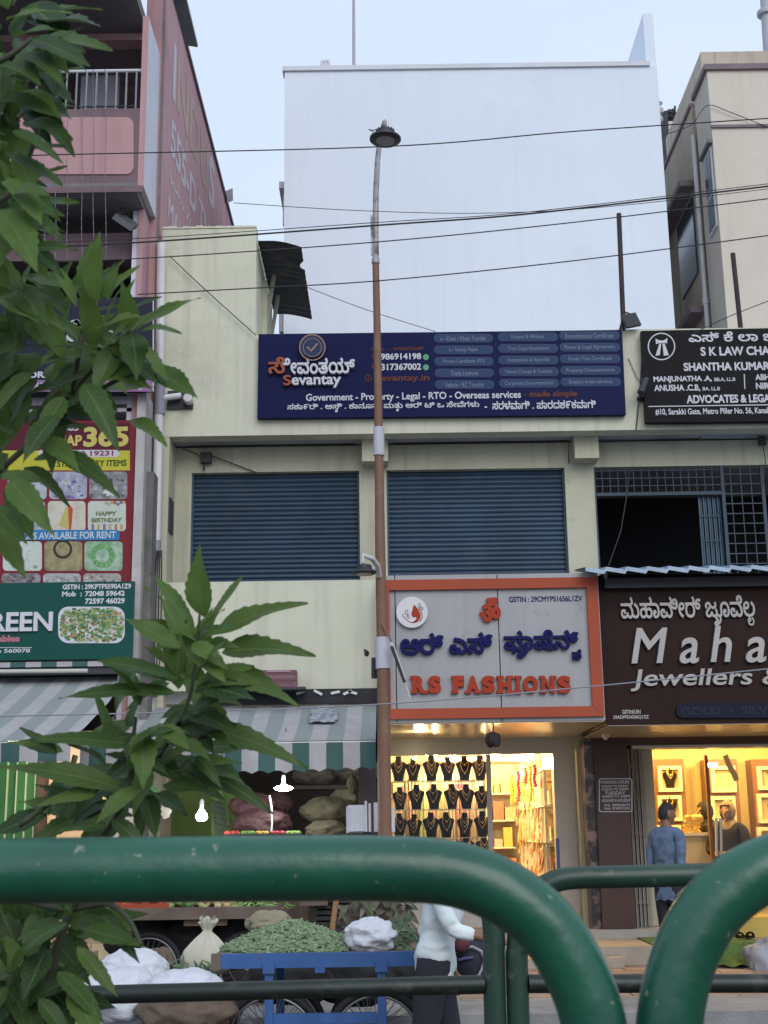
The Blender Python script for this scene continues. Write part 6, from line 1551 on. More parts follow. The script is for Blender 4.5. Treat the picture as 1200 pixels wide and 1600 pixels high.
part('rear_beam', MB().box(x0, x1, Yc+.9, Yc+.95, ztop-.085, ztop), M_bluep, bc)
part('deck', MB().box(x0+.003, x1-.003, Yc+.052, Yc+.898, ztop-.04, ztop-.012), M_wood2, bc)
part('crossbar', MB().box(x0+.06, x0+.12, Yc+.052, Yc+.898, ztop-.085, ztop-.042).box(x1-.12, x1-.06, Yc+.052, Yc+.898, ztop-.085, ztop-.042), M_bluep, bc)
for px_ in (420, 596):
    xl_ = at(px_, 1540, Yc).x
    for yy in (Yc+.003, Yc+.897): part('leg', MB().box(xl_-.026, xl_+.026, yy, yy+.05, -.15, ztop-.0855), M_bluep, bc)
    part('leg_block', MB().box(xl_-.036, xl_+.036, Yc-.022, Yc-.001, ztop-.115, ztop-.05), M_bluep, bc)
part('block', MB().box(at(500, 1500, Yc).x-.03, at(500, 1500, Yc).x+.03, Yc-.015, Yc+.04, ztop-.115, ztop-.0855), M_bluep, bc)
zr_ = at(500, 1592, Yc).z; part('stretcher', MB().box(at(420, 1590, Yc).x+.027, at(596, 1590, Yc).x-.027, Yc+.006, Yc+.045, zr_-.03, zr_+.03), M_bluep, bc)
for px_ in (424, 588):
    for yy in (Yc+.20, Yc+.72): wheel(bc, (at(px_, 1600, Yc+.2).x, yy, -.15+.33), .305)
# heap of beans
def heap(name, label, cx, cy, z0_, rx, ry, h, n, m, ln, rr, seed, cat, ridge=1.6):
    r_ = random.Random(seed); mb = MB()
    N, K = 30, 8
    for j in range(K+1):
        u = j/K
        for i in range(N): a = 2*math.pi*i/N; mb.v.append(Vector((cx+rx*u*math.cos(a), cy+ry*u*math.sin(a), z0_+h*max(0, (1-u**ridge))*.93)))
    for j in range(K):
        for i in range(N): q = j*N+i; q2 = j*N+(i+1) % N; mb.f.append((q, q+N, q2+N, q2))
    for k in range(n):
        u = math.sqrt(r_.random())*.99; a = 2*math.pi*r_.random(); c = Vector((cx+rx*u*math.cos(a), cy+ry*u*math.sin(a), z0_+h*max(0, 1-u**ridge)+.004))
        d = Vector((r_.gauss(0, 1), r_.gauss(0, 1), r_.gauss(0, .35))).normalized(); L_ = ln*r_.uniform(.7, 1.25); up = Vector((0, 0, 1)); bow = (up*.25+Vector((r_.gauss(0, .3), r_.gauss(0, .3), 0)))*L_*.3
        mb.tube([c-d*L_/2, c-d*L_*.2+bow*.7, c+d*L_*.2+bow*.7, c+d*L_/2], [rr*.4, rr, rr, rr*.35], 5)
    o = solo(name, mb, m, label, cat, smooth='all', kind='stuff'); return o
M_bean = island('green_beans', [(.14,.20,.105), (.21,.28,.16), (.09,.145,.075), (.27,.33,.20), (.16,.225,.12)], .55)
p = at(447, 1490, Yc+.45)
heap('bean_heap', 'broad heap of short green bean pods on the blue cart', at(455, 1490, Yc+.45).x, Yc+.47, ztop-.012, .455, .40, at(450, 1437, Yc+.45).z-ztop, 2300, M_bean, .055, .0085, 4, 'vegetables', 1.35)
wb_ = MB().blob(at(580, 1462, Yc+.3), (.165, .14, .105), 12, .22, 2.2, 64, 40, fold=.10, crease=.08); solo('plastic_bag', wb_, M_wpl, 'white plastic bag of greens lying on the blue cart', 'plastic bag', smooth='all')
lfm = MB(); 
def leafblade(mb, base, d, up, L, w, droop=.25, serr=0, seed=0, nseg=8, fold=.12, curl=0):
    """one leaf: midrib from base along d, drooping; blade folded about the midrib, toothed edge when serr"""
    base = Vector(base); d = Vector(d).normalized(); sd = d.cross(Vector(up)).normalized(); nn = sd.cross(d).normalized(); b = len(mb.v); rows_ = []
    r_ = random.Random(seed); wv = r_.uniform(-1, 1)
    for i in range(nseg+1):
        t = i/nseg; prof = (math.sin(math.pi*min(1, t**.72)) if t < 1 else 0)*(1-.12*t)
        ce = base+d*L*t - nn*L*droop*t*t + sd*L*curl*t*t; hw = w/2*max(prof, .02)
        tooth = serr*hw*(.055 if i % 2 else -.055) if 0 < i < nseg else 0
        wav = .05*w*math.sin(t*9+wv*4)
        for s in (-1, -.5, 0, .5, 1):
            mb.v.append(ce + sd*(hw*s + (tooth if abs(s) == 1 else 0)*s + 0) + nn*(fold*hw*abs(s)*1.5 + wav*abs(s)*(1 if s > 0 else -1)) + d*(tooth*1.5 if abs(s) == 1 else 0))
    mb.uv += [(s, i/nseg) for i in range(nseg+1) for s in (-1, -.5, 0, .5, 1)]
    for i in range(nseg):
        for k in range(4): q = b+i*5+k; mb.f.append((q, q+1, q+6, q+5))
r7 = random.Random(33)
for k in range(150):
    c = at(545+r7.random()*92, 1398+r7.random()*76, Yc+.75+.25*r7.random()); leafblade(lfm, c, (r7.gauss(0, 1), r7.gauss(0, .6)-.3, r7.gauss(-.5, .7)), (r7.gauss(0, .4), -1, r7.gauss(.3, .4)), r7.uniform(.08, .17), r7.uniform(.03, .06), .3, 0, k)
core = MB().blob(at(588, 1440, Yc+.95), (.22, .14, .20), 2, .2, 3, 20, 12); lfm.add(core.v, core.f)
solo('leafy_bundle', lfm, island('dry_greens', [(.10,.085,.07), (.14,.15,.09), (.08,.065,.055), (.17,.15,.12), (.08,.11,.055), (.15,.11,.10)], .8), 'bundle of limp brown green leafy stems behind the white bag', 'greens', smooth='all')
lf2 = MB()
for k in range(60):
    c = at(612+r7.random()*28, 1440+r7.random()*44, Yc+.28); leafblade(lf2, c, (r7.gauss(0, 1), -.3, r7.gauss(0, .7)), (0, -1, .3), r7.uniform(.05, .09), .04, .3, 0, k)
solo('greens_bunch', lf2, island('mint_greens', [(.09,.13,.08), (.13,.18,.11), (.06,.09,.055)], .8), 'small grey green herb bunch at the right end of the blue cart', 'greens', smooth='all')
# dark bag at the cart end
bgp = at(740, 1490, 8.3); bk_ = thing('backpack', 'dark navy bag with pale piping beside the man in the pale shirt', 'bag', bgp)
part('body', MB().blob(at(738, 1508, 8.3), (.13, .10, .16), 7, .12, 2, 22, 14), mat('navy_bag', (.015,.017,.035), .7, .25, 6), bk_, smooth='all')
part('piping', MB().tube([at(q, w, 8.19) for q, w in ((712, 1488), (722, 1482), (738, 1479), (752, 1486), (757, 1500), (752, 1516), (746, 1527))], .008, 6), flatmat('pale_piping', (.42,.38,.40), .6), bk_, smooth=True)
part('band', MB().tube([at(q, w, 8.19) for q, w in ((716, 1500), (728, 1497), (740, 1496))], .008, 6), flatmat('blue_band', (.12,.14,.25), .6), bk_, smooth=True)
solo('maroon_pouch', MB().blob(at(717, 1467, 8.15), (.07, .06, .075), 9, .2, 2, 18, 12), mat('maroon_cloth', (.16,.045,.06), .9, .2, 6), 'maroon cloth pouch under the reaching hand', 'pouch', smooth='all')
# rear cart
Yd_ = 12.0
rc = thing('vegetable_cart', 'brown plank handcart with tomatoes and gourds under the awnings', 'cart', (at(310, 1430, Yd_).x, Yd_+.45, 0))
x0, x1 = at(178, 1425, Yd_).x, at(441, 1425, Yd_).x; zt2 = at(310, 1418, Yd_).z
part('front_beam', MB().box(x0, x1, Yd_, Yd_+.06, zt2-.10, zt2), M_wood2, rc); part('deck', MB().box(x0+.003, x1-.003, Yd_+.062, Yd_+.95, zt2-.07, zt2-.03), M_wood2, rc)
part('side_board', MB().bar((x1-.02, Yd_+.0, zt2+.01), (x1+.0, Yd_+.9, zt2+.06), .03, .12), M_wood2, rc); part('crossbar', MB().box(x0+.6, x1-.5, Yd_+.1, Yd_+.18, zt2-.16, zt2-.071), mat('new_wood', (.30,.20,.10), .8, .2, 4), rc)
for px_ in (232, 388):
    for yy in (Yd_+.2, Yd_+.8): wheel(rc, (at(px_, 1490, Yd_+.2).x, yy, .31), .285)
for xx in (x0+.12, x1-.2):
    for yy in (Yd_+.06, Yd_+.86): part('leg', MB().box(xx-.025, xx+.025, yy, yy+.05, -.003, zt2-.1005), M_wood2, rc)
def pile(name, label, px0, px1, m, n, rmin, rmax, h, seed, cat, Y=Yd_, stretch=1):
    r_ = random.Random(seed); a_, b_ = at(px0, 1412, Y).x, at(px1, 1412, Y).x; mb = MB()
    for k in range(n):
        v = r_.random(); x = a_+(b_-a_)*r_.random(); y = Y+.1+.75*v; rr = r_.uniform(rmin, rmax); z = zt2-.03+rr*.8+h*1.3*math.sin(math.pi*min(1, .25+v))*r_.random()
        mb.blob((x, y, z), (rr*r_.uniform(1, stretch), rr, rr*.9), k, .06, 2, 10, 7)
    return solo(name, mb, m, label, cat, smooth='all', kind='stuff')
pile('tomato_pile', 'red tomatoes piled on the left end of the brown cart', 178, 262, island('tomatoes', [(.45,.06,.03), (.5,.10,.04), (.38,.05,.03)], .3), 150, .028, .036, .06, 1, 'vegetables')
pile('gourd_pile', 'small round green gourds beside the tomatoes on the brown cart', 258, 318, island('gourds', [(.14,.24,.07), (.08,.14,.06), (.30,.36,.14), (.2,.3,.1)], .4), 90, .025, .038, .06, 2, 'vegetables')
pile('potato_pile', 'pale potatoes in the middle of the brown cart', 312, 366, island('potatoes', [(.45,.36,.18), (.5,.42,.25), (.38,.30,.14)], .6), 90, .026, .04, .06, 3, 'vegetables', stretch=1.5)
M_lb = island('long_beans', [(.16,.28,.08), (.22,.34,.12), (.12,.22,.06), (.30,.38,.16)], .5)
heap('long_bean_heap', 'long light green beans at the right end of the brown cart', at(402, 1412, Yd_+.4).x, Yd_+.45, zt2-.03, .25, .4, .10, 220, M_lb, .22, .010, 8, 'vegetables')
red = MB().box(x0+.04, at(262, 1412, Yd_).x, Yd_+.063, Yd_+.075, zt2-.03, zt2+.035); part('red_lip', red, flatmat('red_tray', (.34,.07,.035), .5), rc)
sack('jute_sack', 420, 1462, 10.4, .34, .19, mat('olive_sack', (.30,.27,.18), .9, .2, 5), 'olive tan sack slumped behind the bean heap', 31, group='sacks behind the blue cart', fold=.2)
# sacks and boxes on the road edge at the left
def gsack(name, px_, y_bot, Y, *a, **k): return sack(name, px_, y_bot, Y, *a, **k)
gsack('cloth_bag', 319, 1522, 9.6, .34, .37, M_crm, 'cream cloth bag tied at the neck beside the blue cart', 14, cat='bag', neck=True, fold=.25, amp=.1)
gsack('white_sack', 207, 1556, 9.0, .44, .30, M_wpl, 'white woven sack with open mouth, farther from the blue cart', 15, group='white sacks on the road', fold=.2)
gsack('white_sack', 188, 1604, 8.6, .56, .36, M_wpl, 'white woven sack lowest and closest to the dark mid rail', 17, group='white sacks on the road', fold=.25)
gsack('brown_sack', 292, 1622, 8.5, .60, .34, M_bjute, 'brown jute sack with a white cloth over its mouth', 18, fold=.15)
gsack('white_cloth', 288, 1562, 8.45, .46, .18, M_wpl, 'white cloth heaped over the mouth of the brown jute sack', 19, cat='cloth', fold=.2)
gsack('brown_bag', 247, 1522, 9.3, .22, .17, M_bjute, 'small crumpled brown bag between the white sacks and cream bag', 23, cat='bag', fold=.4)
lf3 = MB()
for k in range(70):
    c = at(262+r7.random()*72, 1508+r7.random()*16, 9.1+.2*r7.random()); leafblade(lf3, c, (r7.gauss(0, 1), -.3, r7.gauss(.2, .5)), (0, -.6, 1), r7.uniform(.05, .1), .022, .2, 0, k)
solo('curry_leaves', lf3, island('curry_leaf', [(.08,.13,.07), (.14,.20,.11), (.05,.09,.05)], .7), 'loose green curry leaves behind the brown jute sack', 'leaves', smooth='all')
def carton(px0, py0, px1, py1, Y, d, m, label, z_bot=None):
    x0, x1, z0, z1 = rect(px0, py0, px1, py1, Y); t = MB().box(x0, x1, Y, Y+d, z0, z1); t.box(x0-.004, x0+(x1-x0)*.48, Y-.006, Y-.003, z1-.03, z1+.002)
    return solo('carton', t, m, label, 'carton', 'boxes under the brown cart')
M_card = mat('cardboard', (.36,.26,.16), .85, .15, 3); M_redb = mat('red_brown_box', (.26,.10,.06), .8, .2, 4)
carton(130, 1440, 163, 1475, 11.7, .4, M_card, 'tan carton at the left wheel of the brown cart')
carton(162, 1436, 183, 1470, 11.6, .3, M_redb, 'red brown carton at the left wheel of the brown cart')
carton(108, 1528, 160, 1550, 10.2, .3, M_redb, 'red brown block low beside the white sacks')
carton(85, 1490, 140, 1530, 10.6, .3, M_card, 'tan carton half hidden by leaves beside the red brown block')
carton(40, 1560, 140, 1612, 9.4, .5, mat('pale_carton', (.42,.36,.26), .85, .2, 3), 'pale carton low in the left corner behind leaves')
M_shade_sack = mat('shade_dark_sacking', (.022,.022,.024), .95, .3, 5)  # near-black sacks added to stand for the deep shade around both carts
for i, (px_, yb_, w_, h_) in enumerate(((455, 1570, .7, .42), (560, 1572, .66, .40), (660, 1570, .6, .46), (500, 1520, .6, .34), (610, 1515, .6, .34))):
    sack('added_shade_sack', px_, yb_, 10.5+.1*i, w_, h_, M_shade_sack, f'added dark sack for shade behind the blue cart, {["low below the bean heap", "low between the wheels", "low near the walking man", "upper, below the bean heap", "upper, below the white bag"][i]}', 50+i, group='added shade sacks behind the blue cart', fold=.1)
for i, px_ in enumerate((220, 300, 385)): sack('added_shade_sack', px_, 1500, 12.6+.05*i, .75, .5, M_shade_sack, f'added dark sack for shade under the brown cart, {ords[i]} from the left', 60+i, group='added shade sacks under the brown cart', fold=.1)
cp = thing('crate_stack', 'dark slatted crates with a wooden stick behind the bean heap', 'crates', at(520, 1450, 11.0))
m = MB()
for j in range(6):
    for i in range(2): m.pbox(490+i*30, 1396+j*9, 517+i*30, 1402+j*9, 11.0, .4)
part('slats', m, mat('dark_slats', (.045,.04,.035), .8, .3, 4), cp); part('stick', MB().tube([at(526, 1398, 10.8), at(519, 1452, 10.8)], .022, 8), mat('orange_wood', (.36,.19,.08), .7, .2, 4), cp, smooth=True)
solo('plank', MB().pbox(468, 1402, 512, 1415, 10.9, .06), M_wood2, 'short brown plank on the dark crates', 'plank')

# ------------------------------------------------------------------ street lamp
YL = 12.7
M_brn = mat('pole_brown', (.20,.105,.065), .6, .15, 2.5, col2=(.155,.08,.05), streak=.3, streakcol=(.10,.055,.04), blotch=.35, blotchcol=(.27,.17,.11), bl_scale=5)
M_slv = mat('pole_silver', (.42,.42,.45), .5, .15, 4, metal=.2, blotch=.95, blotchcol=(.09,.065,.065), bl_scale=2.6, bl_lo=.50, bl_hi=.57, streak=.5, streakcol=(.12,.09,.09))
M_lampb = mat('lamp_black', (.028,.030,.042), .5, .2, 6); M_lens = mat('lamp_lens', (.30,.28,.27), .3, .1, 4)
sl = thing('street_lamp', 'tall brown and silver street lamp post with two round lamp heads', 'street lamp', Vector((at(603, 1500, YL).x, YL, 0)))
pts = [Vector((at(603, 1500, YL).x+.02, YL, -.003))] + [at(q, w, YL) for q, w in ((601, 1290), (599, 1045), (597, 995), (594, 860), (592, 700), (589, 500), (587, 408))]
pole = MB().tube(pts, [.072, .066, .062, .054, .050, .044, .037, .035], 18); po = part('pole', pole, M_brn, sl, smooth=True)
part('upper_pole', MB().tube([at(587, 409, YL), at(586.8, 360, YL), at(587.5, 300, YL), at(590, 250, YL), at(592.5, 228, YL), at(596, 216, YL-.1)], [.034, .033, .031, .029, .027, .026], 14), M_slv, sl, smooth=True)
part('pole_ring', MB().tube([at(587, 412, YL), at(587, 405, YL)], .042, 14), M_slv, po, smooth=True)
part('side_strip', MB().pbox(579, 336, 584, 398, YL-.01, .02), M_slv, sl)
part('white_band', MB().tube([at(592.2, 712, YL), at(592, 668, YL)], [.056, .055], 18), flatmat('band_white', (.50,.51,.56), .5, streak=.4), po, smooth=True)
part('paper_wrap', MB().tube([at(598.7, 1045, YL), at(597.2, 996, YL)], [.072, .070], 18), flatmat('paper_white', (.52,.53,.59), .7, streak=.3), po, smooth=True)
def lamp_head(parent, px_, py_, Y, s, tilt=0.0):
    c = at(px_, py_, Y); ax = Vector((math.sin(tilt), 0, math.cos(tilt)))
    prof = [(.10, .0), (.150, .0), (.165, .012), (.165, .03), (.13, .055), (.10, .075), (.095, .11), (.07, .125), (.03, .13)]
    h = part('lamp_head', MB().lathe(c, [(r_*s, z*s) for r_, z in prof], 36, ax), M_lampb, parent, smooth=True)
    part('lens', MB().lathe(c, [(.098*s, .004*s), (.10*s, -.003*s)], 32, ax), M_lens, h)
    fn = MB()
    for k in range(16):
        a = 2*math.pi*k/16; fn.bar(c+Vector((.09*s*math.cos(a), .09*s*math.sin(a), .06*s)), c+Vector((.085*s*math.cos(a), .085*s*math.sin(a), .118*s)), .012*s, .03*s)
    part('fins', fn, M_lampb, h); return h
lh = lamp_head(sl, 602, 220, YL-.5, .98, .03)
part('lamp_neck', MB().tube([at(596, 216, YL-.1), at(599, 196, YL-.3), at(601, 190, YL-.5), at(602, 200, YL-.5)], [.026, .026, .024, .022], 10), M_slv, sl, smooth=True)
part('lamp_wire', MB().tube([at(600, 199, YL-.5), at(588, 202, YL-.52), at(579, 205, YL-.52), at(576, 202, YL-.52), at(584, 204, YL-.52), at(582, 209, YL-.52)], .005, 5), M_iron, sl)
lamp_head(sl, 569, 897, YL-.35, .72, -.02)
part('bracket_arm', MB().tube([at(592, 900, YL-.05), at(590, 884, YL-.15), at(582, 873, YL-.3), at(566, 867, YL-.35), at(567, 880, YL-.35)], [.030, .028, .026, .024, .02], 10), flatmat('arm_white', (.55,.55,.56), .5), sl, smooth=True)
part('band_wire', MB().tube([at(597, 975, YL-.07), at(608, 996, YL-.09), at(612, 1004, YL-.1)], .008, 6), M_brn, sl)
dt = thing('broken_tube_fitting', 'broken pale tube light fitting dangling beside the paper wrap on the pole', 'light fitting', at(625, 1070, YL-.15))
part('batten', MB().bar(at(611, 1004, YL-.14), at(632, 1062, YL-.2), .055, .02), flatmat('batten_white', (.52,.52,.54), .5), dt); part('tray', MB().bar(at(612, 1010, YL-.175), at(632, 1066, YL-.235), .03, .02), M_iron, dt)
part('end_wire', MB().tube([at(632, 1062, YL-.2), at(636, 1075, YL-.2), at(641, 1090, YL-.2)], .005, 5), M_pvc, dt)
part('dark_collar', MB().tube([at(585, 1028, YL+.12), at(585, 1060, YL+.12)], .03, 8), M_iron, sl)

# ------------------------------------------------------------------ overhead wires
M_wire = mat('wire_black', (.03,.03,.035), .6, .2, 5)
wires = [([(-60, 250), (40, 243), (600, 229), (900, 205), (1260, 181)], 11.5, .0058, 'highest black overhead wire, running just under the upper lamp head'),
 ([(365, 317), (560, 329), (760, 333), (960, 322), (1260, 288)], 12.2, .0035, 'thin overhead wire sagging from the pink wall floodlight'),
 ([(-40, 392), (245, 377), (590, 352), (760, 340), (900, 326), (1260, 284)], 11.8, .0085, 'thick black overhead cable crossing over the stair head roof'),
 ([(-40, 384), (245, 371), (590, 347.5), (760, 337), (900, 323), (1260, 280)], 11.9, .004, 'thin wire running close above the thick overhead cable'),
 ([(90, 409), (250, 402), (590, 378), (900, 347), (1260, 303)], 11.6, .0055, 'black overhead wire passing over the corrugated canopy top'),
 ([(215, 460), (400, 450), (600, 438), (900, 407), (1260, 360)], 11.4, .0055, 'lowest upper black wire, passing over the lower canopy edge'),
 ([(265, 400), (320, 452), (400, 524)], F-.06, .006, 'short wire slanting down the cream stair head wall'),
 ([(475, 447), (570, 483), (680, 518)], 14.2, .004, 'thin wire slanting from the canopy to the blue sign'),
 ([(-40, 1120), (300, 1112), (600, 1100), (900, 1075), (1260, 1039)], 11.0, .0062, 'lowest grey wire, crossing the awnings and shop signs'),
 ([(1085, 520), (1150, 490), (1260, 448)], 13.5, .005, 'short wire rising to the right above the black law sign'),
 ([(1040, 210), (1080, 195), (1105, 165), (1140, 175), (1198, 198)], Bd-.05, .006, 'loose wire looped over the corner of the beige building')]
for pts, Y, r_, lab in wires:
    sp = smooth2(pts, 8); m = MB().tube([at(q[0], q[1], Y) for q in sp], r_, 6)
    solo('overhead_wire', m, M_pvcd if 'grey' in lab else M_wire, lab, 'wire', 'overhead wires')

# ------------------------------------------------------------------ railings in front
def railpaint():
    m = mat('green_enamel', (.010,.098,.055), .36, .18, 6, col2=(.006,.064,.038), coat=.12, bump=.12, bscale=28, blotch=.8, blotchcol=(.22,.25,.18), bl_scale=60, bl_lo=.66, bl_hi=.675); return m
M_rail = railpaint(); M_bar = mat('dark_bar_enamel', (.012,.022,.018), .45, .25, 5, blotch=.5, blotchcol=(.08,.08,.07), bl_scale=12)
M_rail2 = mat('dark_green_enamel', (.018,.055,.036), .4, .25, 5, blotch=.5, blotchcol=(.12,.13,.10), bl_scale=15, bl_lo=.62, bl_hi=.70)
YA = 1.35; rA = .0318
def hoop(name, label, path, Y, r_, m, group, zlow=.0, bars=()):
    t = thing('guard_rail', label, 'railing', (path[-1][0], Y, zlow), group)
    part('hoop', MB().tube([(x, Y, z) for x, z in path], r_, 28), m, t, smooth=True)
    for (x0_, z0_), (x1_, z1_), rb_ in bars: part('mid_bar', MB().tube([(x0_, Y, z0_), (x1_, Y, z1_)], rb_, 18), M_bar, t, smooth=True)
    return t
def P2(px_, py_, Y): q = at(px_, py_, Y); return (q.x, q.z)
left_px = [(-300, 1366), (0, 1361), (300, 1358), (520, 1356), (600, 1357), (640, 1358), (680, 1361), (720, 1368), (757, 1380), (790, 1396), (822, 1418), (850, 1443), (872, 1470), (890, 1500), (905, 1530), (917, 1560), (926, 1592), (933, 1630)]
sp = smooth2(left_px, 4); lpth = [P2(*q, YA) for q in sp]; e = lpth[-1]; lpth += [(e[0]+.012, e[1]-.1), (e[0]+.016, e[1]-.3), (e[0]+.016, .015)]
hoop('guard_rail', 'thick glossy green guard rail hoop crossing the whole left foreground', lpth, YA, rA, M_rail, 'green foreground guard rails')
right_px = [(1420, 1330), (1300, 1334), (1240, 1344), (1200, 1357), (1172, 1370), (1148, 1386), (1126, 1405), (1105, 1428), (1088, 1455), (1073, 1486), (1062, 1518), (1053, 1553), (1047, 1590), (1043, 1630)]
sp = smooth2(right_px, 4); rp = [P2(*q, YA) for q in sp]; e = rp[-1]; rp += [(e[0]-.008, e[1]-.1), (e[0]-.01, e[1]-.3), (e[0]-.01, .015)]
hoop('guard_rail', 'thick glossy green guard rail hoop rising out of the lower right corner', rp, YA, rA, M_rail, 'green foreground guard rails')
YB2 = 4.0; rB = .0325
def at2(px_, py_): return P2(px_, py_, YB2)
zlo = at2(450, 1549)[1]
lp2 = [at2(-500, 1386), at2(300, 1380), at2(640, 1375), at2(700, 1378), at2(738, 1388), at2(760, 1407), at2(769, 1432), at2(772, 1470), at2(773, 1560)]; e = lp2[-1]; lp2 += [(e[0], .015)]
ls2 = smooth2(lp2, 5)
hoop('guard_rail', 'dark green far guard rail hoop with a mid bar, behind the left foreground rail', ls2, YB2, rB, M_rail2, 'far guard rails', bars=((at2(-500, 1572), at2(757, 1538), .026),))
rp2 = [at2(1700, 1358), at2(1200, 1365), at2(960, 1370), at2(910, 1371), at2(874, 1375), at2(845, 1389), at2(825, 1410), at2(813, 1440), at2(809, 1480), at2(809, 1560)]; e = rp2[-1]; rp2 += [(e[0], .015)]
hoop('guard_rail', 'dark green far guard rail hoop seen between the two foreground hoops', smooth2(rp2, 5), YB2, rB, M_rail2, 'far guard rails', bars=((at2(826, 1537), at2(1700, 1536), .026),))
# ------------------------------------------------------------------ leafy tree in the median
M_leaf = leafmat('leaf_green', [(.040,.085,.022), (.068,.130,.030), (.030,.064,.024), (.095,.160,.036), (.050,.102,.028), (.040,.074,.032)], .45, .38)
M_leafy = leafmat('young_leaf_green', [(.095,.17,.04), (.13,.215,.05), (.075,.145,.036)], .45, .45)
M_bark = mat('young_bark', (.060,.068,.036), .8, .2, 20)
tree = thing('broadleaf_sapling', 'leafy sapling with toothed drooping leaves growing in the median at left', 'tree', (at(60, 1500, 2.6).x, 2.6, .02))
crown, young, tw = MB(), MB(), MB(); rL = random.Random(77)
KEEP = [(128,655,212,738,.8), (150,585,240,614,.8), (60,735,205,830,.6), (90,910,212,1010,.9), (140,1500,330,1640,.97), (140,1290,330,1500,.75), (295,1250,340,1310,1.0), (60,480,240,560,.3)]   # gaps in the crown
def leaf_px(b0, t0, Y0, Y1=None, w=.36, mbx=None, droop=.16, serr=1, nseg=16, turn=None):
    a = at(b0[0], b0[1], Y0); b = at(t0[0], t0[1], Y1 or Y0-.03+rL.uniform(-.05, .03)); d = b-a; L = d.length
    up = Vector((rL.uniform(-.35, .35), -.75+rL.uniform(-.2, .2), .75)) if turn is None else Vector(turn)
    if d.normalized().cross(up).length < .25: up = Vector((.2, -1, .1))
    sd = d.cross(up).normalized(); nn = sd.cross(d.normalized())
    leafblade(mbx if mbx is not None else crown, a, d+nn*L*droop*.9, up, L, L*w, droop, serr, rL.randint(0, 9999), nseg, .10+rL.random()*.12, rL.uniform(-.08, .08))
def twig(pts, Y, r0, r1):
    sp = smooth2(pts, 5); n = len(sp); P = []
    for i, q in enumerate(sp):
        yy = Y if not hasattr(Y, '__len__') else Y[0]+(Y[1]-Y[0])*i/(n-1); P.append(at(q[0], q[1], yy))
    tw.tube(P, [r0+(r1-r0)*i/(n-1) for i in range(n)], 7)
# trunk below, left of the frame edge
tb = at(60, 1640, 2.4)
tw.tube([(tb.x-.25, 2.6, .02), (tb.x-.2, 2.55, .5), (tb.x-.1, 2.45, .95), at(60, 1640, 2.4)], [.03, .026, .019, .011], 9)
twig([(60, 1640), (90, 1480), (150, 1330), (210, 1225)], (2.4, 2.25), .009, .006)
twig([(60, 1640), (-20, 1500), (-70, 1000), (-90, 600), (-100, 200), (-90, -80)], (2.4, 2.1), .012, .008)
twig([(185, 1262), (215, 1225), (262, 1160), (296, 1090), (308, 1010), (312, 960)], (2.25, 2.2), .0055, .0022)
twig([(205, 1235), (206, 1180), (212, 1120)], 2.24, .006, .003)
twig([(262, 1160), (330, 1150)], 2.22, .004, .003)
twig([(-30, 760), (60, 680), (115, 610), (160, 560), (205, 515)], (2.15, 2.05), .006, .003)
twig([(70, 672), (150, 612), (215, 580)], (2.1, 2.0), .005, .003)
twig([(115, 610), (125, 540), (140, 470)], 2.05, .005, .003)
twig([(-60, 330), (20, 300), (60, 200)], 1.9, .007, .003); twig([(-60, 120), (10, 90), (50, 60)], 1.8, .007, .003)
twig([(20, 1400), (100, 1420), (165, 1412), (200, 1435), (220, 1475)], (2.4, 2.2), .008, .003)
twig([(30, 1290), (110, 1235), (150, 1240)], 2.2, .005, .003)
# shoot A (upright, over the sill wall)
A = [((318,965),(304,853),.42,1), ((328,985),(381,902),.34,1), ((302,990),(238,894),.36,1), ((282,1012),(190,968),.42,1), ((338,992),(474,935),.32,0), ((345,1020),(490,1016),.36,0), ((332,1046),(464,1103),.36,0),
     ((300,1040),(250,930),.30,1), ((275,1062),(145,1036),.36,0), ((272,1082),(96,1096),.24,0), ((322,1136),(477,1196),.26,0), ((276,1140),(196,1160),.34,0), ((212,1165),(42,1158),.22,0), ((196,1236),(-4,1190),.22,0),
     ((282,1190),(428,1262),.24,0), ((216,1180),(160,1130),.36,0), ((300,1110),(390,1075),.34,0), ((310,1070),(395,1040),.42,1), ((290,1060),(225,1010),.4,1),
     ((230,1210),(310,1160),.34,0), ((220,1230),(150,1290),.4,0), ((200,1240),(120,1225),.34,0), ((225,1240),(240,1310),.42,0), ((205,1200),(250,1130),.4,0), ((170,1290),(90,1300),.34,0), ((175,1280),(230,1330),.4,0),
     ((150,1240),(60,1260),.36,0), ((205,1180),(262,1215),.4,0), ((260,1160),(335,1185),.36,0), ((255,1170),(205,1205),.4,0), ((285,1110),(240,1180),.34,0), ((312,1010),(375,1010),.45,1), ((306,1000),(262,985),.4,1), ((215,1150),(140,1165),.3,0),
     ((180,1265),(120,1330),.42,0), ((300,1120),(350,1165),.4,0), ]
for b0, t0, w, y in A: leaf_px(b0, t0, 2.22+rL.uniform(-.08, .06), None, w, young if y else None, .14 if y else .24, 1, 18)
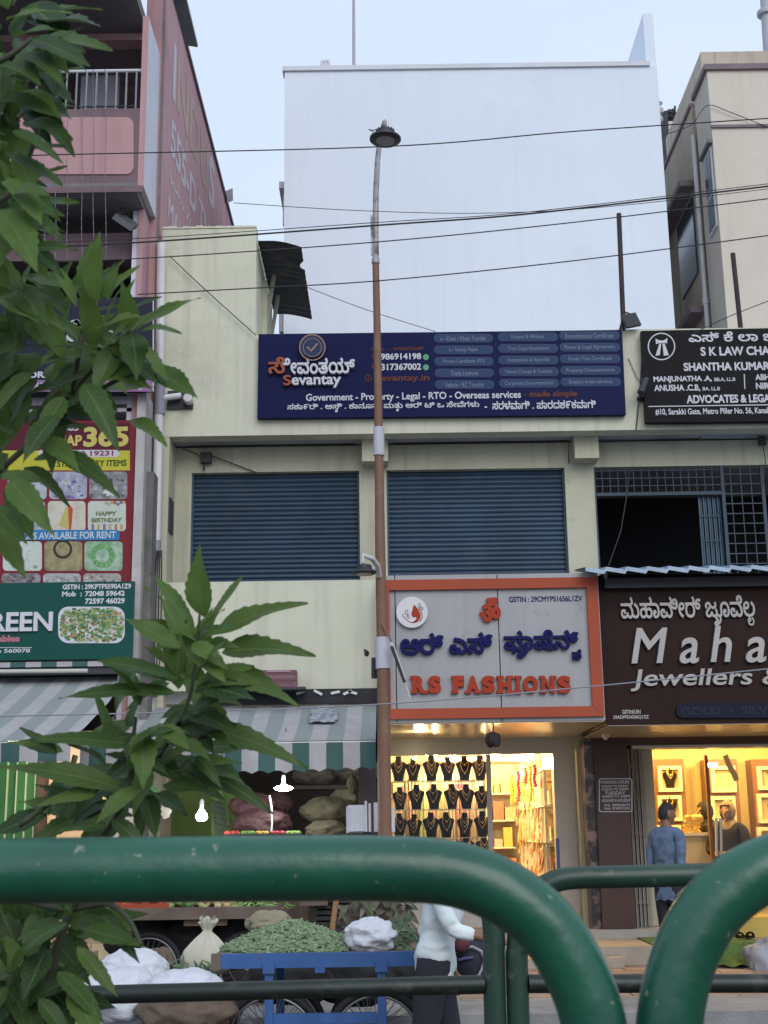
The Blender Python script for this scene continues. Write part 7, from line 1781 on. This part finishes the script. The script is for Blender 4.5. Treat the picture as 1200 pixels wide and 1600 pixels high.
# shoot B (middle left)
B_ = [((148,470),(150,364),.34,1), ((168,470),(188,408),.34,1), ((185,500),(210,438),.3,1), ((120,480),(70,402),.34,1), ((212,516),(311,463),.34,1), ((214,520),(284,518),.26,0), ((205,512),(190,440),.4,1), ((205,520),(222,590),.4,0),
      ((236,577),(308,620),.36,1), ((205,655),(264,694),.36,1), ((90,706),(192,770),.30,1), ((14,750),(82,834),.36,1), ((-10,790),(36,852),.4,1), ((130,600),(190,700),.34,0),
      ((100,620),(60,700),.36,0), ((120,560),(40,540),.38,0), ((140,540),(60,480),.36,1), ((150,540),(130,440),.36,1), ((160,550),(215,490),.4,1), ((110,600),(40,620),.34,0), ((180,540),(150,620),.4,0), ((90,650),(30,720),.36,0), ((95,640),(160,660),.4,0),
      ((60,680),(120,740),.36,1), ((170,540),(240,600),.36,0), ((100,560),(30,430),.3,1)]
for b0, t0, w, y in B_: leaf_px(b0, t0, 2.05+rL.uniform(-.1, .06), None, w, young if y else None, .2, 1, 16)
C_ = [((10,30),(112,18),.40,1), ((50,62),(134,104),.42,0), ((20,120),(117,162),.50,0), ((40,190),(106,218),.42,0), ((20,205),(101,252),.28,0), ((10,240),(90,290),.36,0), ((20,60),(60,0),.5,0), ((-10,100),(60,130),.6,0), ((0,160),(80,180),.5,0), ((10,280),(70,350),.42,1), ((20,300),(78,302),.42,1), ((0,330),(60,420),.42,1), ((20,60),(95,45),.4,0)]
for b0, t0, w, y in C_: leaf_px(b0, t0, 1.85+rL.uniform(-.1, .08), None, w, young if y else None, .2, 1, 16)
# fill: dense parts of the crown, hung around centres on the twigs
def cluster(cx, cy, rx, ry, n, Y, L=(70, 125), py=.3, down=.35):
    for k in range(n):
        a = rL.uniform(0, 2*math.pi); u = math.sqrt(rL.random()); bx, by = cx+rx*u*math.cos(a), cy+ry*u*math.sin(a); dirx, diry = math.cos(a)+rL.gauss(0, .5), math.sin(a)*.7+rL.gauss(0, .5)+down; l = math.hypot(dirx, diry) or 1; LL = rL.uniform(*L)
        ok = True
        for (ka, kb, kc, kd, kp) in KEEP:
            if any(ka < bx+dirx/l*LL*f < kc and kb < by+diry/l*LL*f < kd for f in (0, .3, .6, .9)) and rL.random() < kp: ok = False
        if not ok: continue
        leaf_px((bx, by), (bx+dirx/l*LL, by+diry/l*LL), Y+rL.uniform(-.18, .25), None, rL.uniform(.32, .46), young if rL.random() < py else None, rL.uniform(.1, .3), 1, 12)
cluster(10, 50, 60, 60, 28, 1.95, (70, 110), .15); cluster(15, 150, 45, 70, 28, 1.95, (60, 100), .15); cluster(-5, 260, 40, 60, 26, 2.0, (60, 100), .4); cluster(0, 350, 42, 60, 26, 2.05, (60, 100), .6); cluster(10, 430, 60, 40, 20, 2.1, (60, 100), .6)
cluster(80, 520, 85, 60, 46, 2.2, (60, 115), .5, .1); cluster(70, 590, 95, 60, 44, 2.2, (60, 115), .3); cluster(30, 680, 70, 60, 26, 2.2, (60, 110), .35); cluster(0, 780, 20, 50, 10, 2.2, (60, 90), .4); cluster(120, 480, 45, 45, 18, 2.15, (55, 95), .8, -.6); cluster(170, 550, 40, 40, 16, 2.15, (60, 95), .2)
cluster(215, 1225, 70, 50, 30, 2.4, (60, 105), 0); cluster(140, 1270, 90, 30, 16, 2.4, (60, 100), 0); cluster(260, 1150, 60, 60, 10, 2.35, (60, 100), .1)
cluster(298, 1000, 22, 40, 9, 2.25, (55, 85), .9, -.2); cluster(280, 1085, 40, 35, 16, 2.3, (60, 110), .2, .1); cluster(140, 1185, 60, 30, 14, 2.35, (60, 110), .05, .15); cluster(215, 1120, 50, 30, 10, 2.3, (60, 100), .1, .1)
cluster(40, 1470, 85, 60, 64, 2.5, (75, 130), .04); cluster(40, 1570, 85, 55, 52, 2.5, (75, 135), .0); cluster(120, 1440, 40, 25, 16, 2.4, (60, 105), .2)
for b0, t0 in (((130,1452),(228,1480)), ((110,1540),(160,1640)), ((160,1430),(222,1500)), ((90,1520),(165,1600)), ((120,1480),(182,1560)), ((60,1560),(120,1640))): leaf_px(b0, t0, 2.3, None, .3)
cr_o = part('crown', crown, M_leaf, tree, smooth='all')
part('young_leaves', young, M_leafy, tree, smooth='all')
part('trunk', tw, M_bark, tree, smooth='all')
bpy.data.objects.remove(_to); bpy.data.curves.remove(_tx)
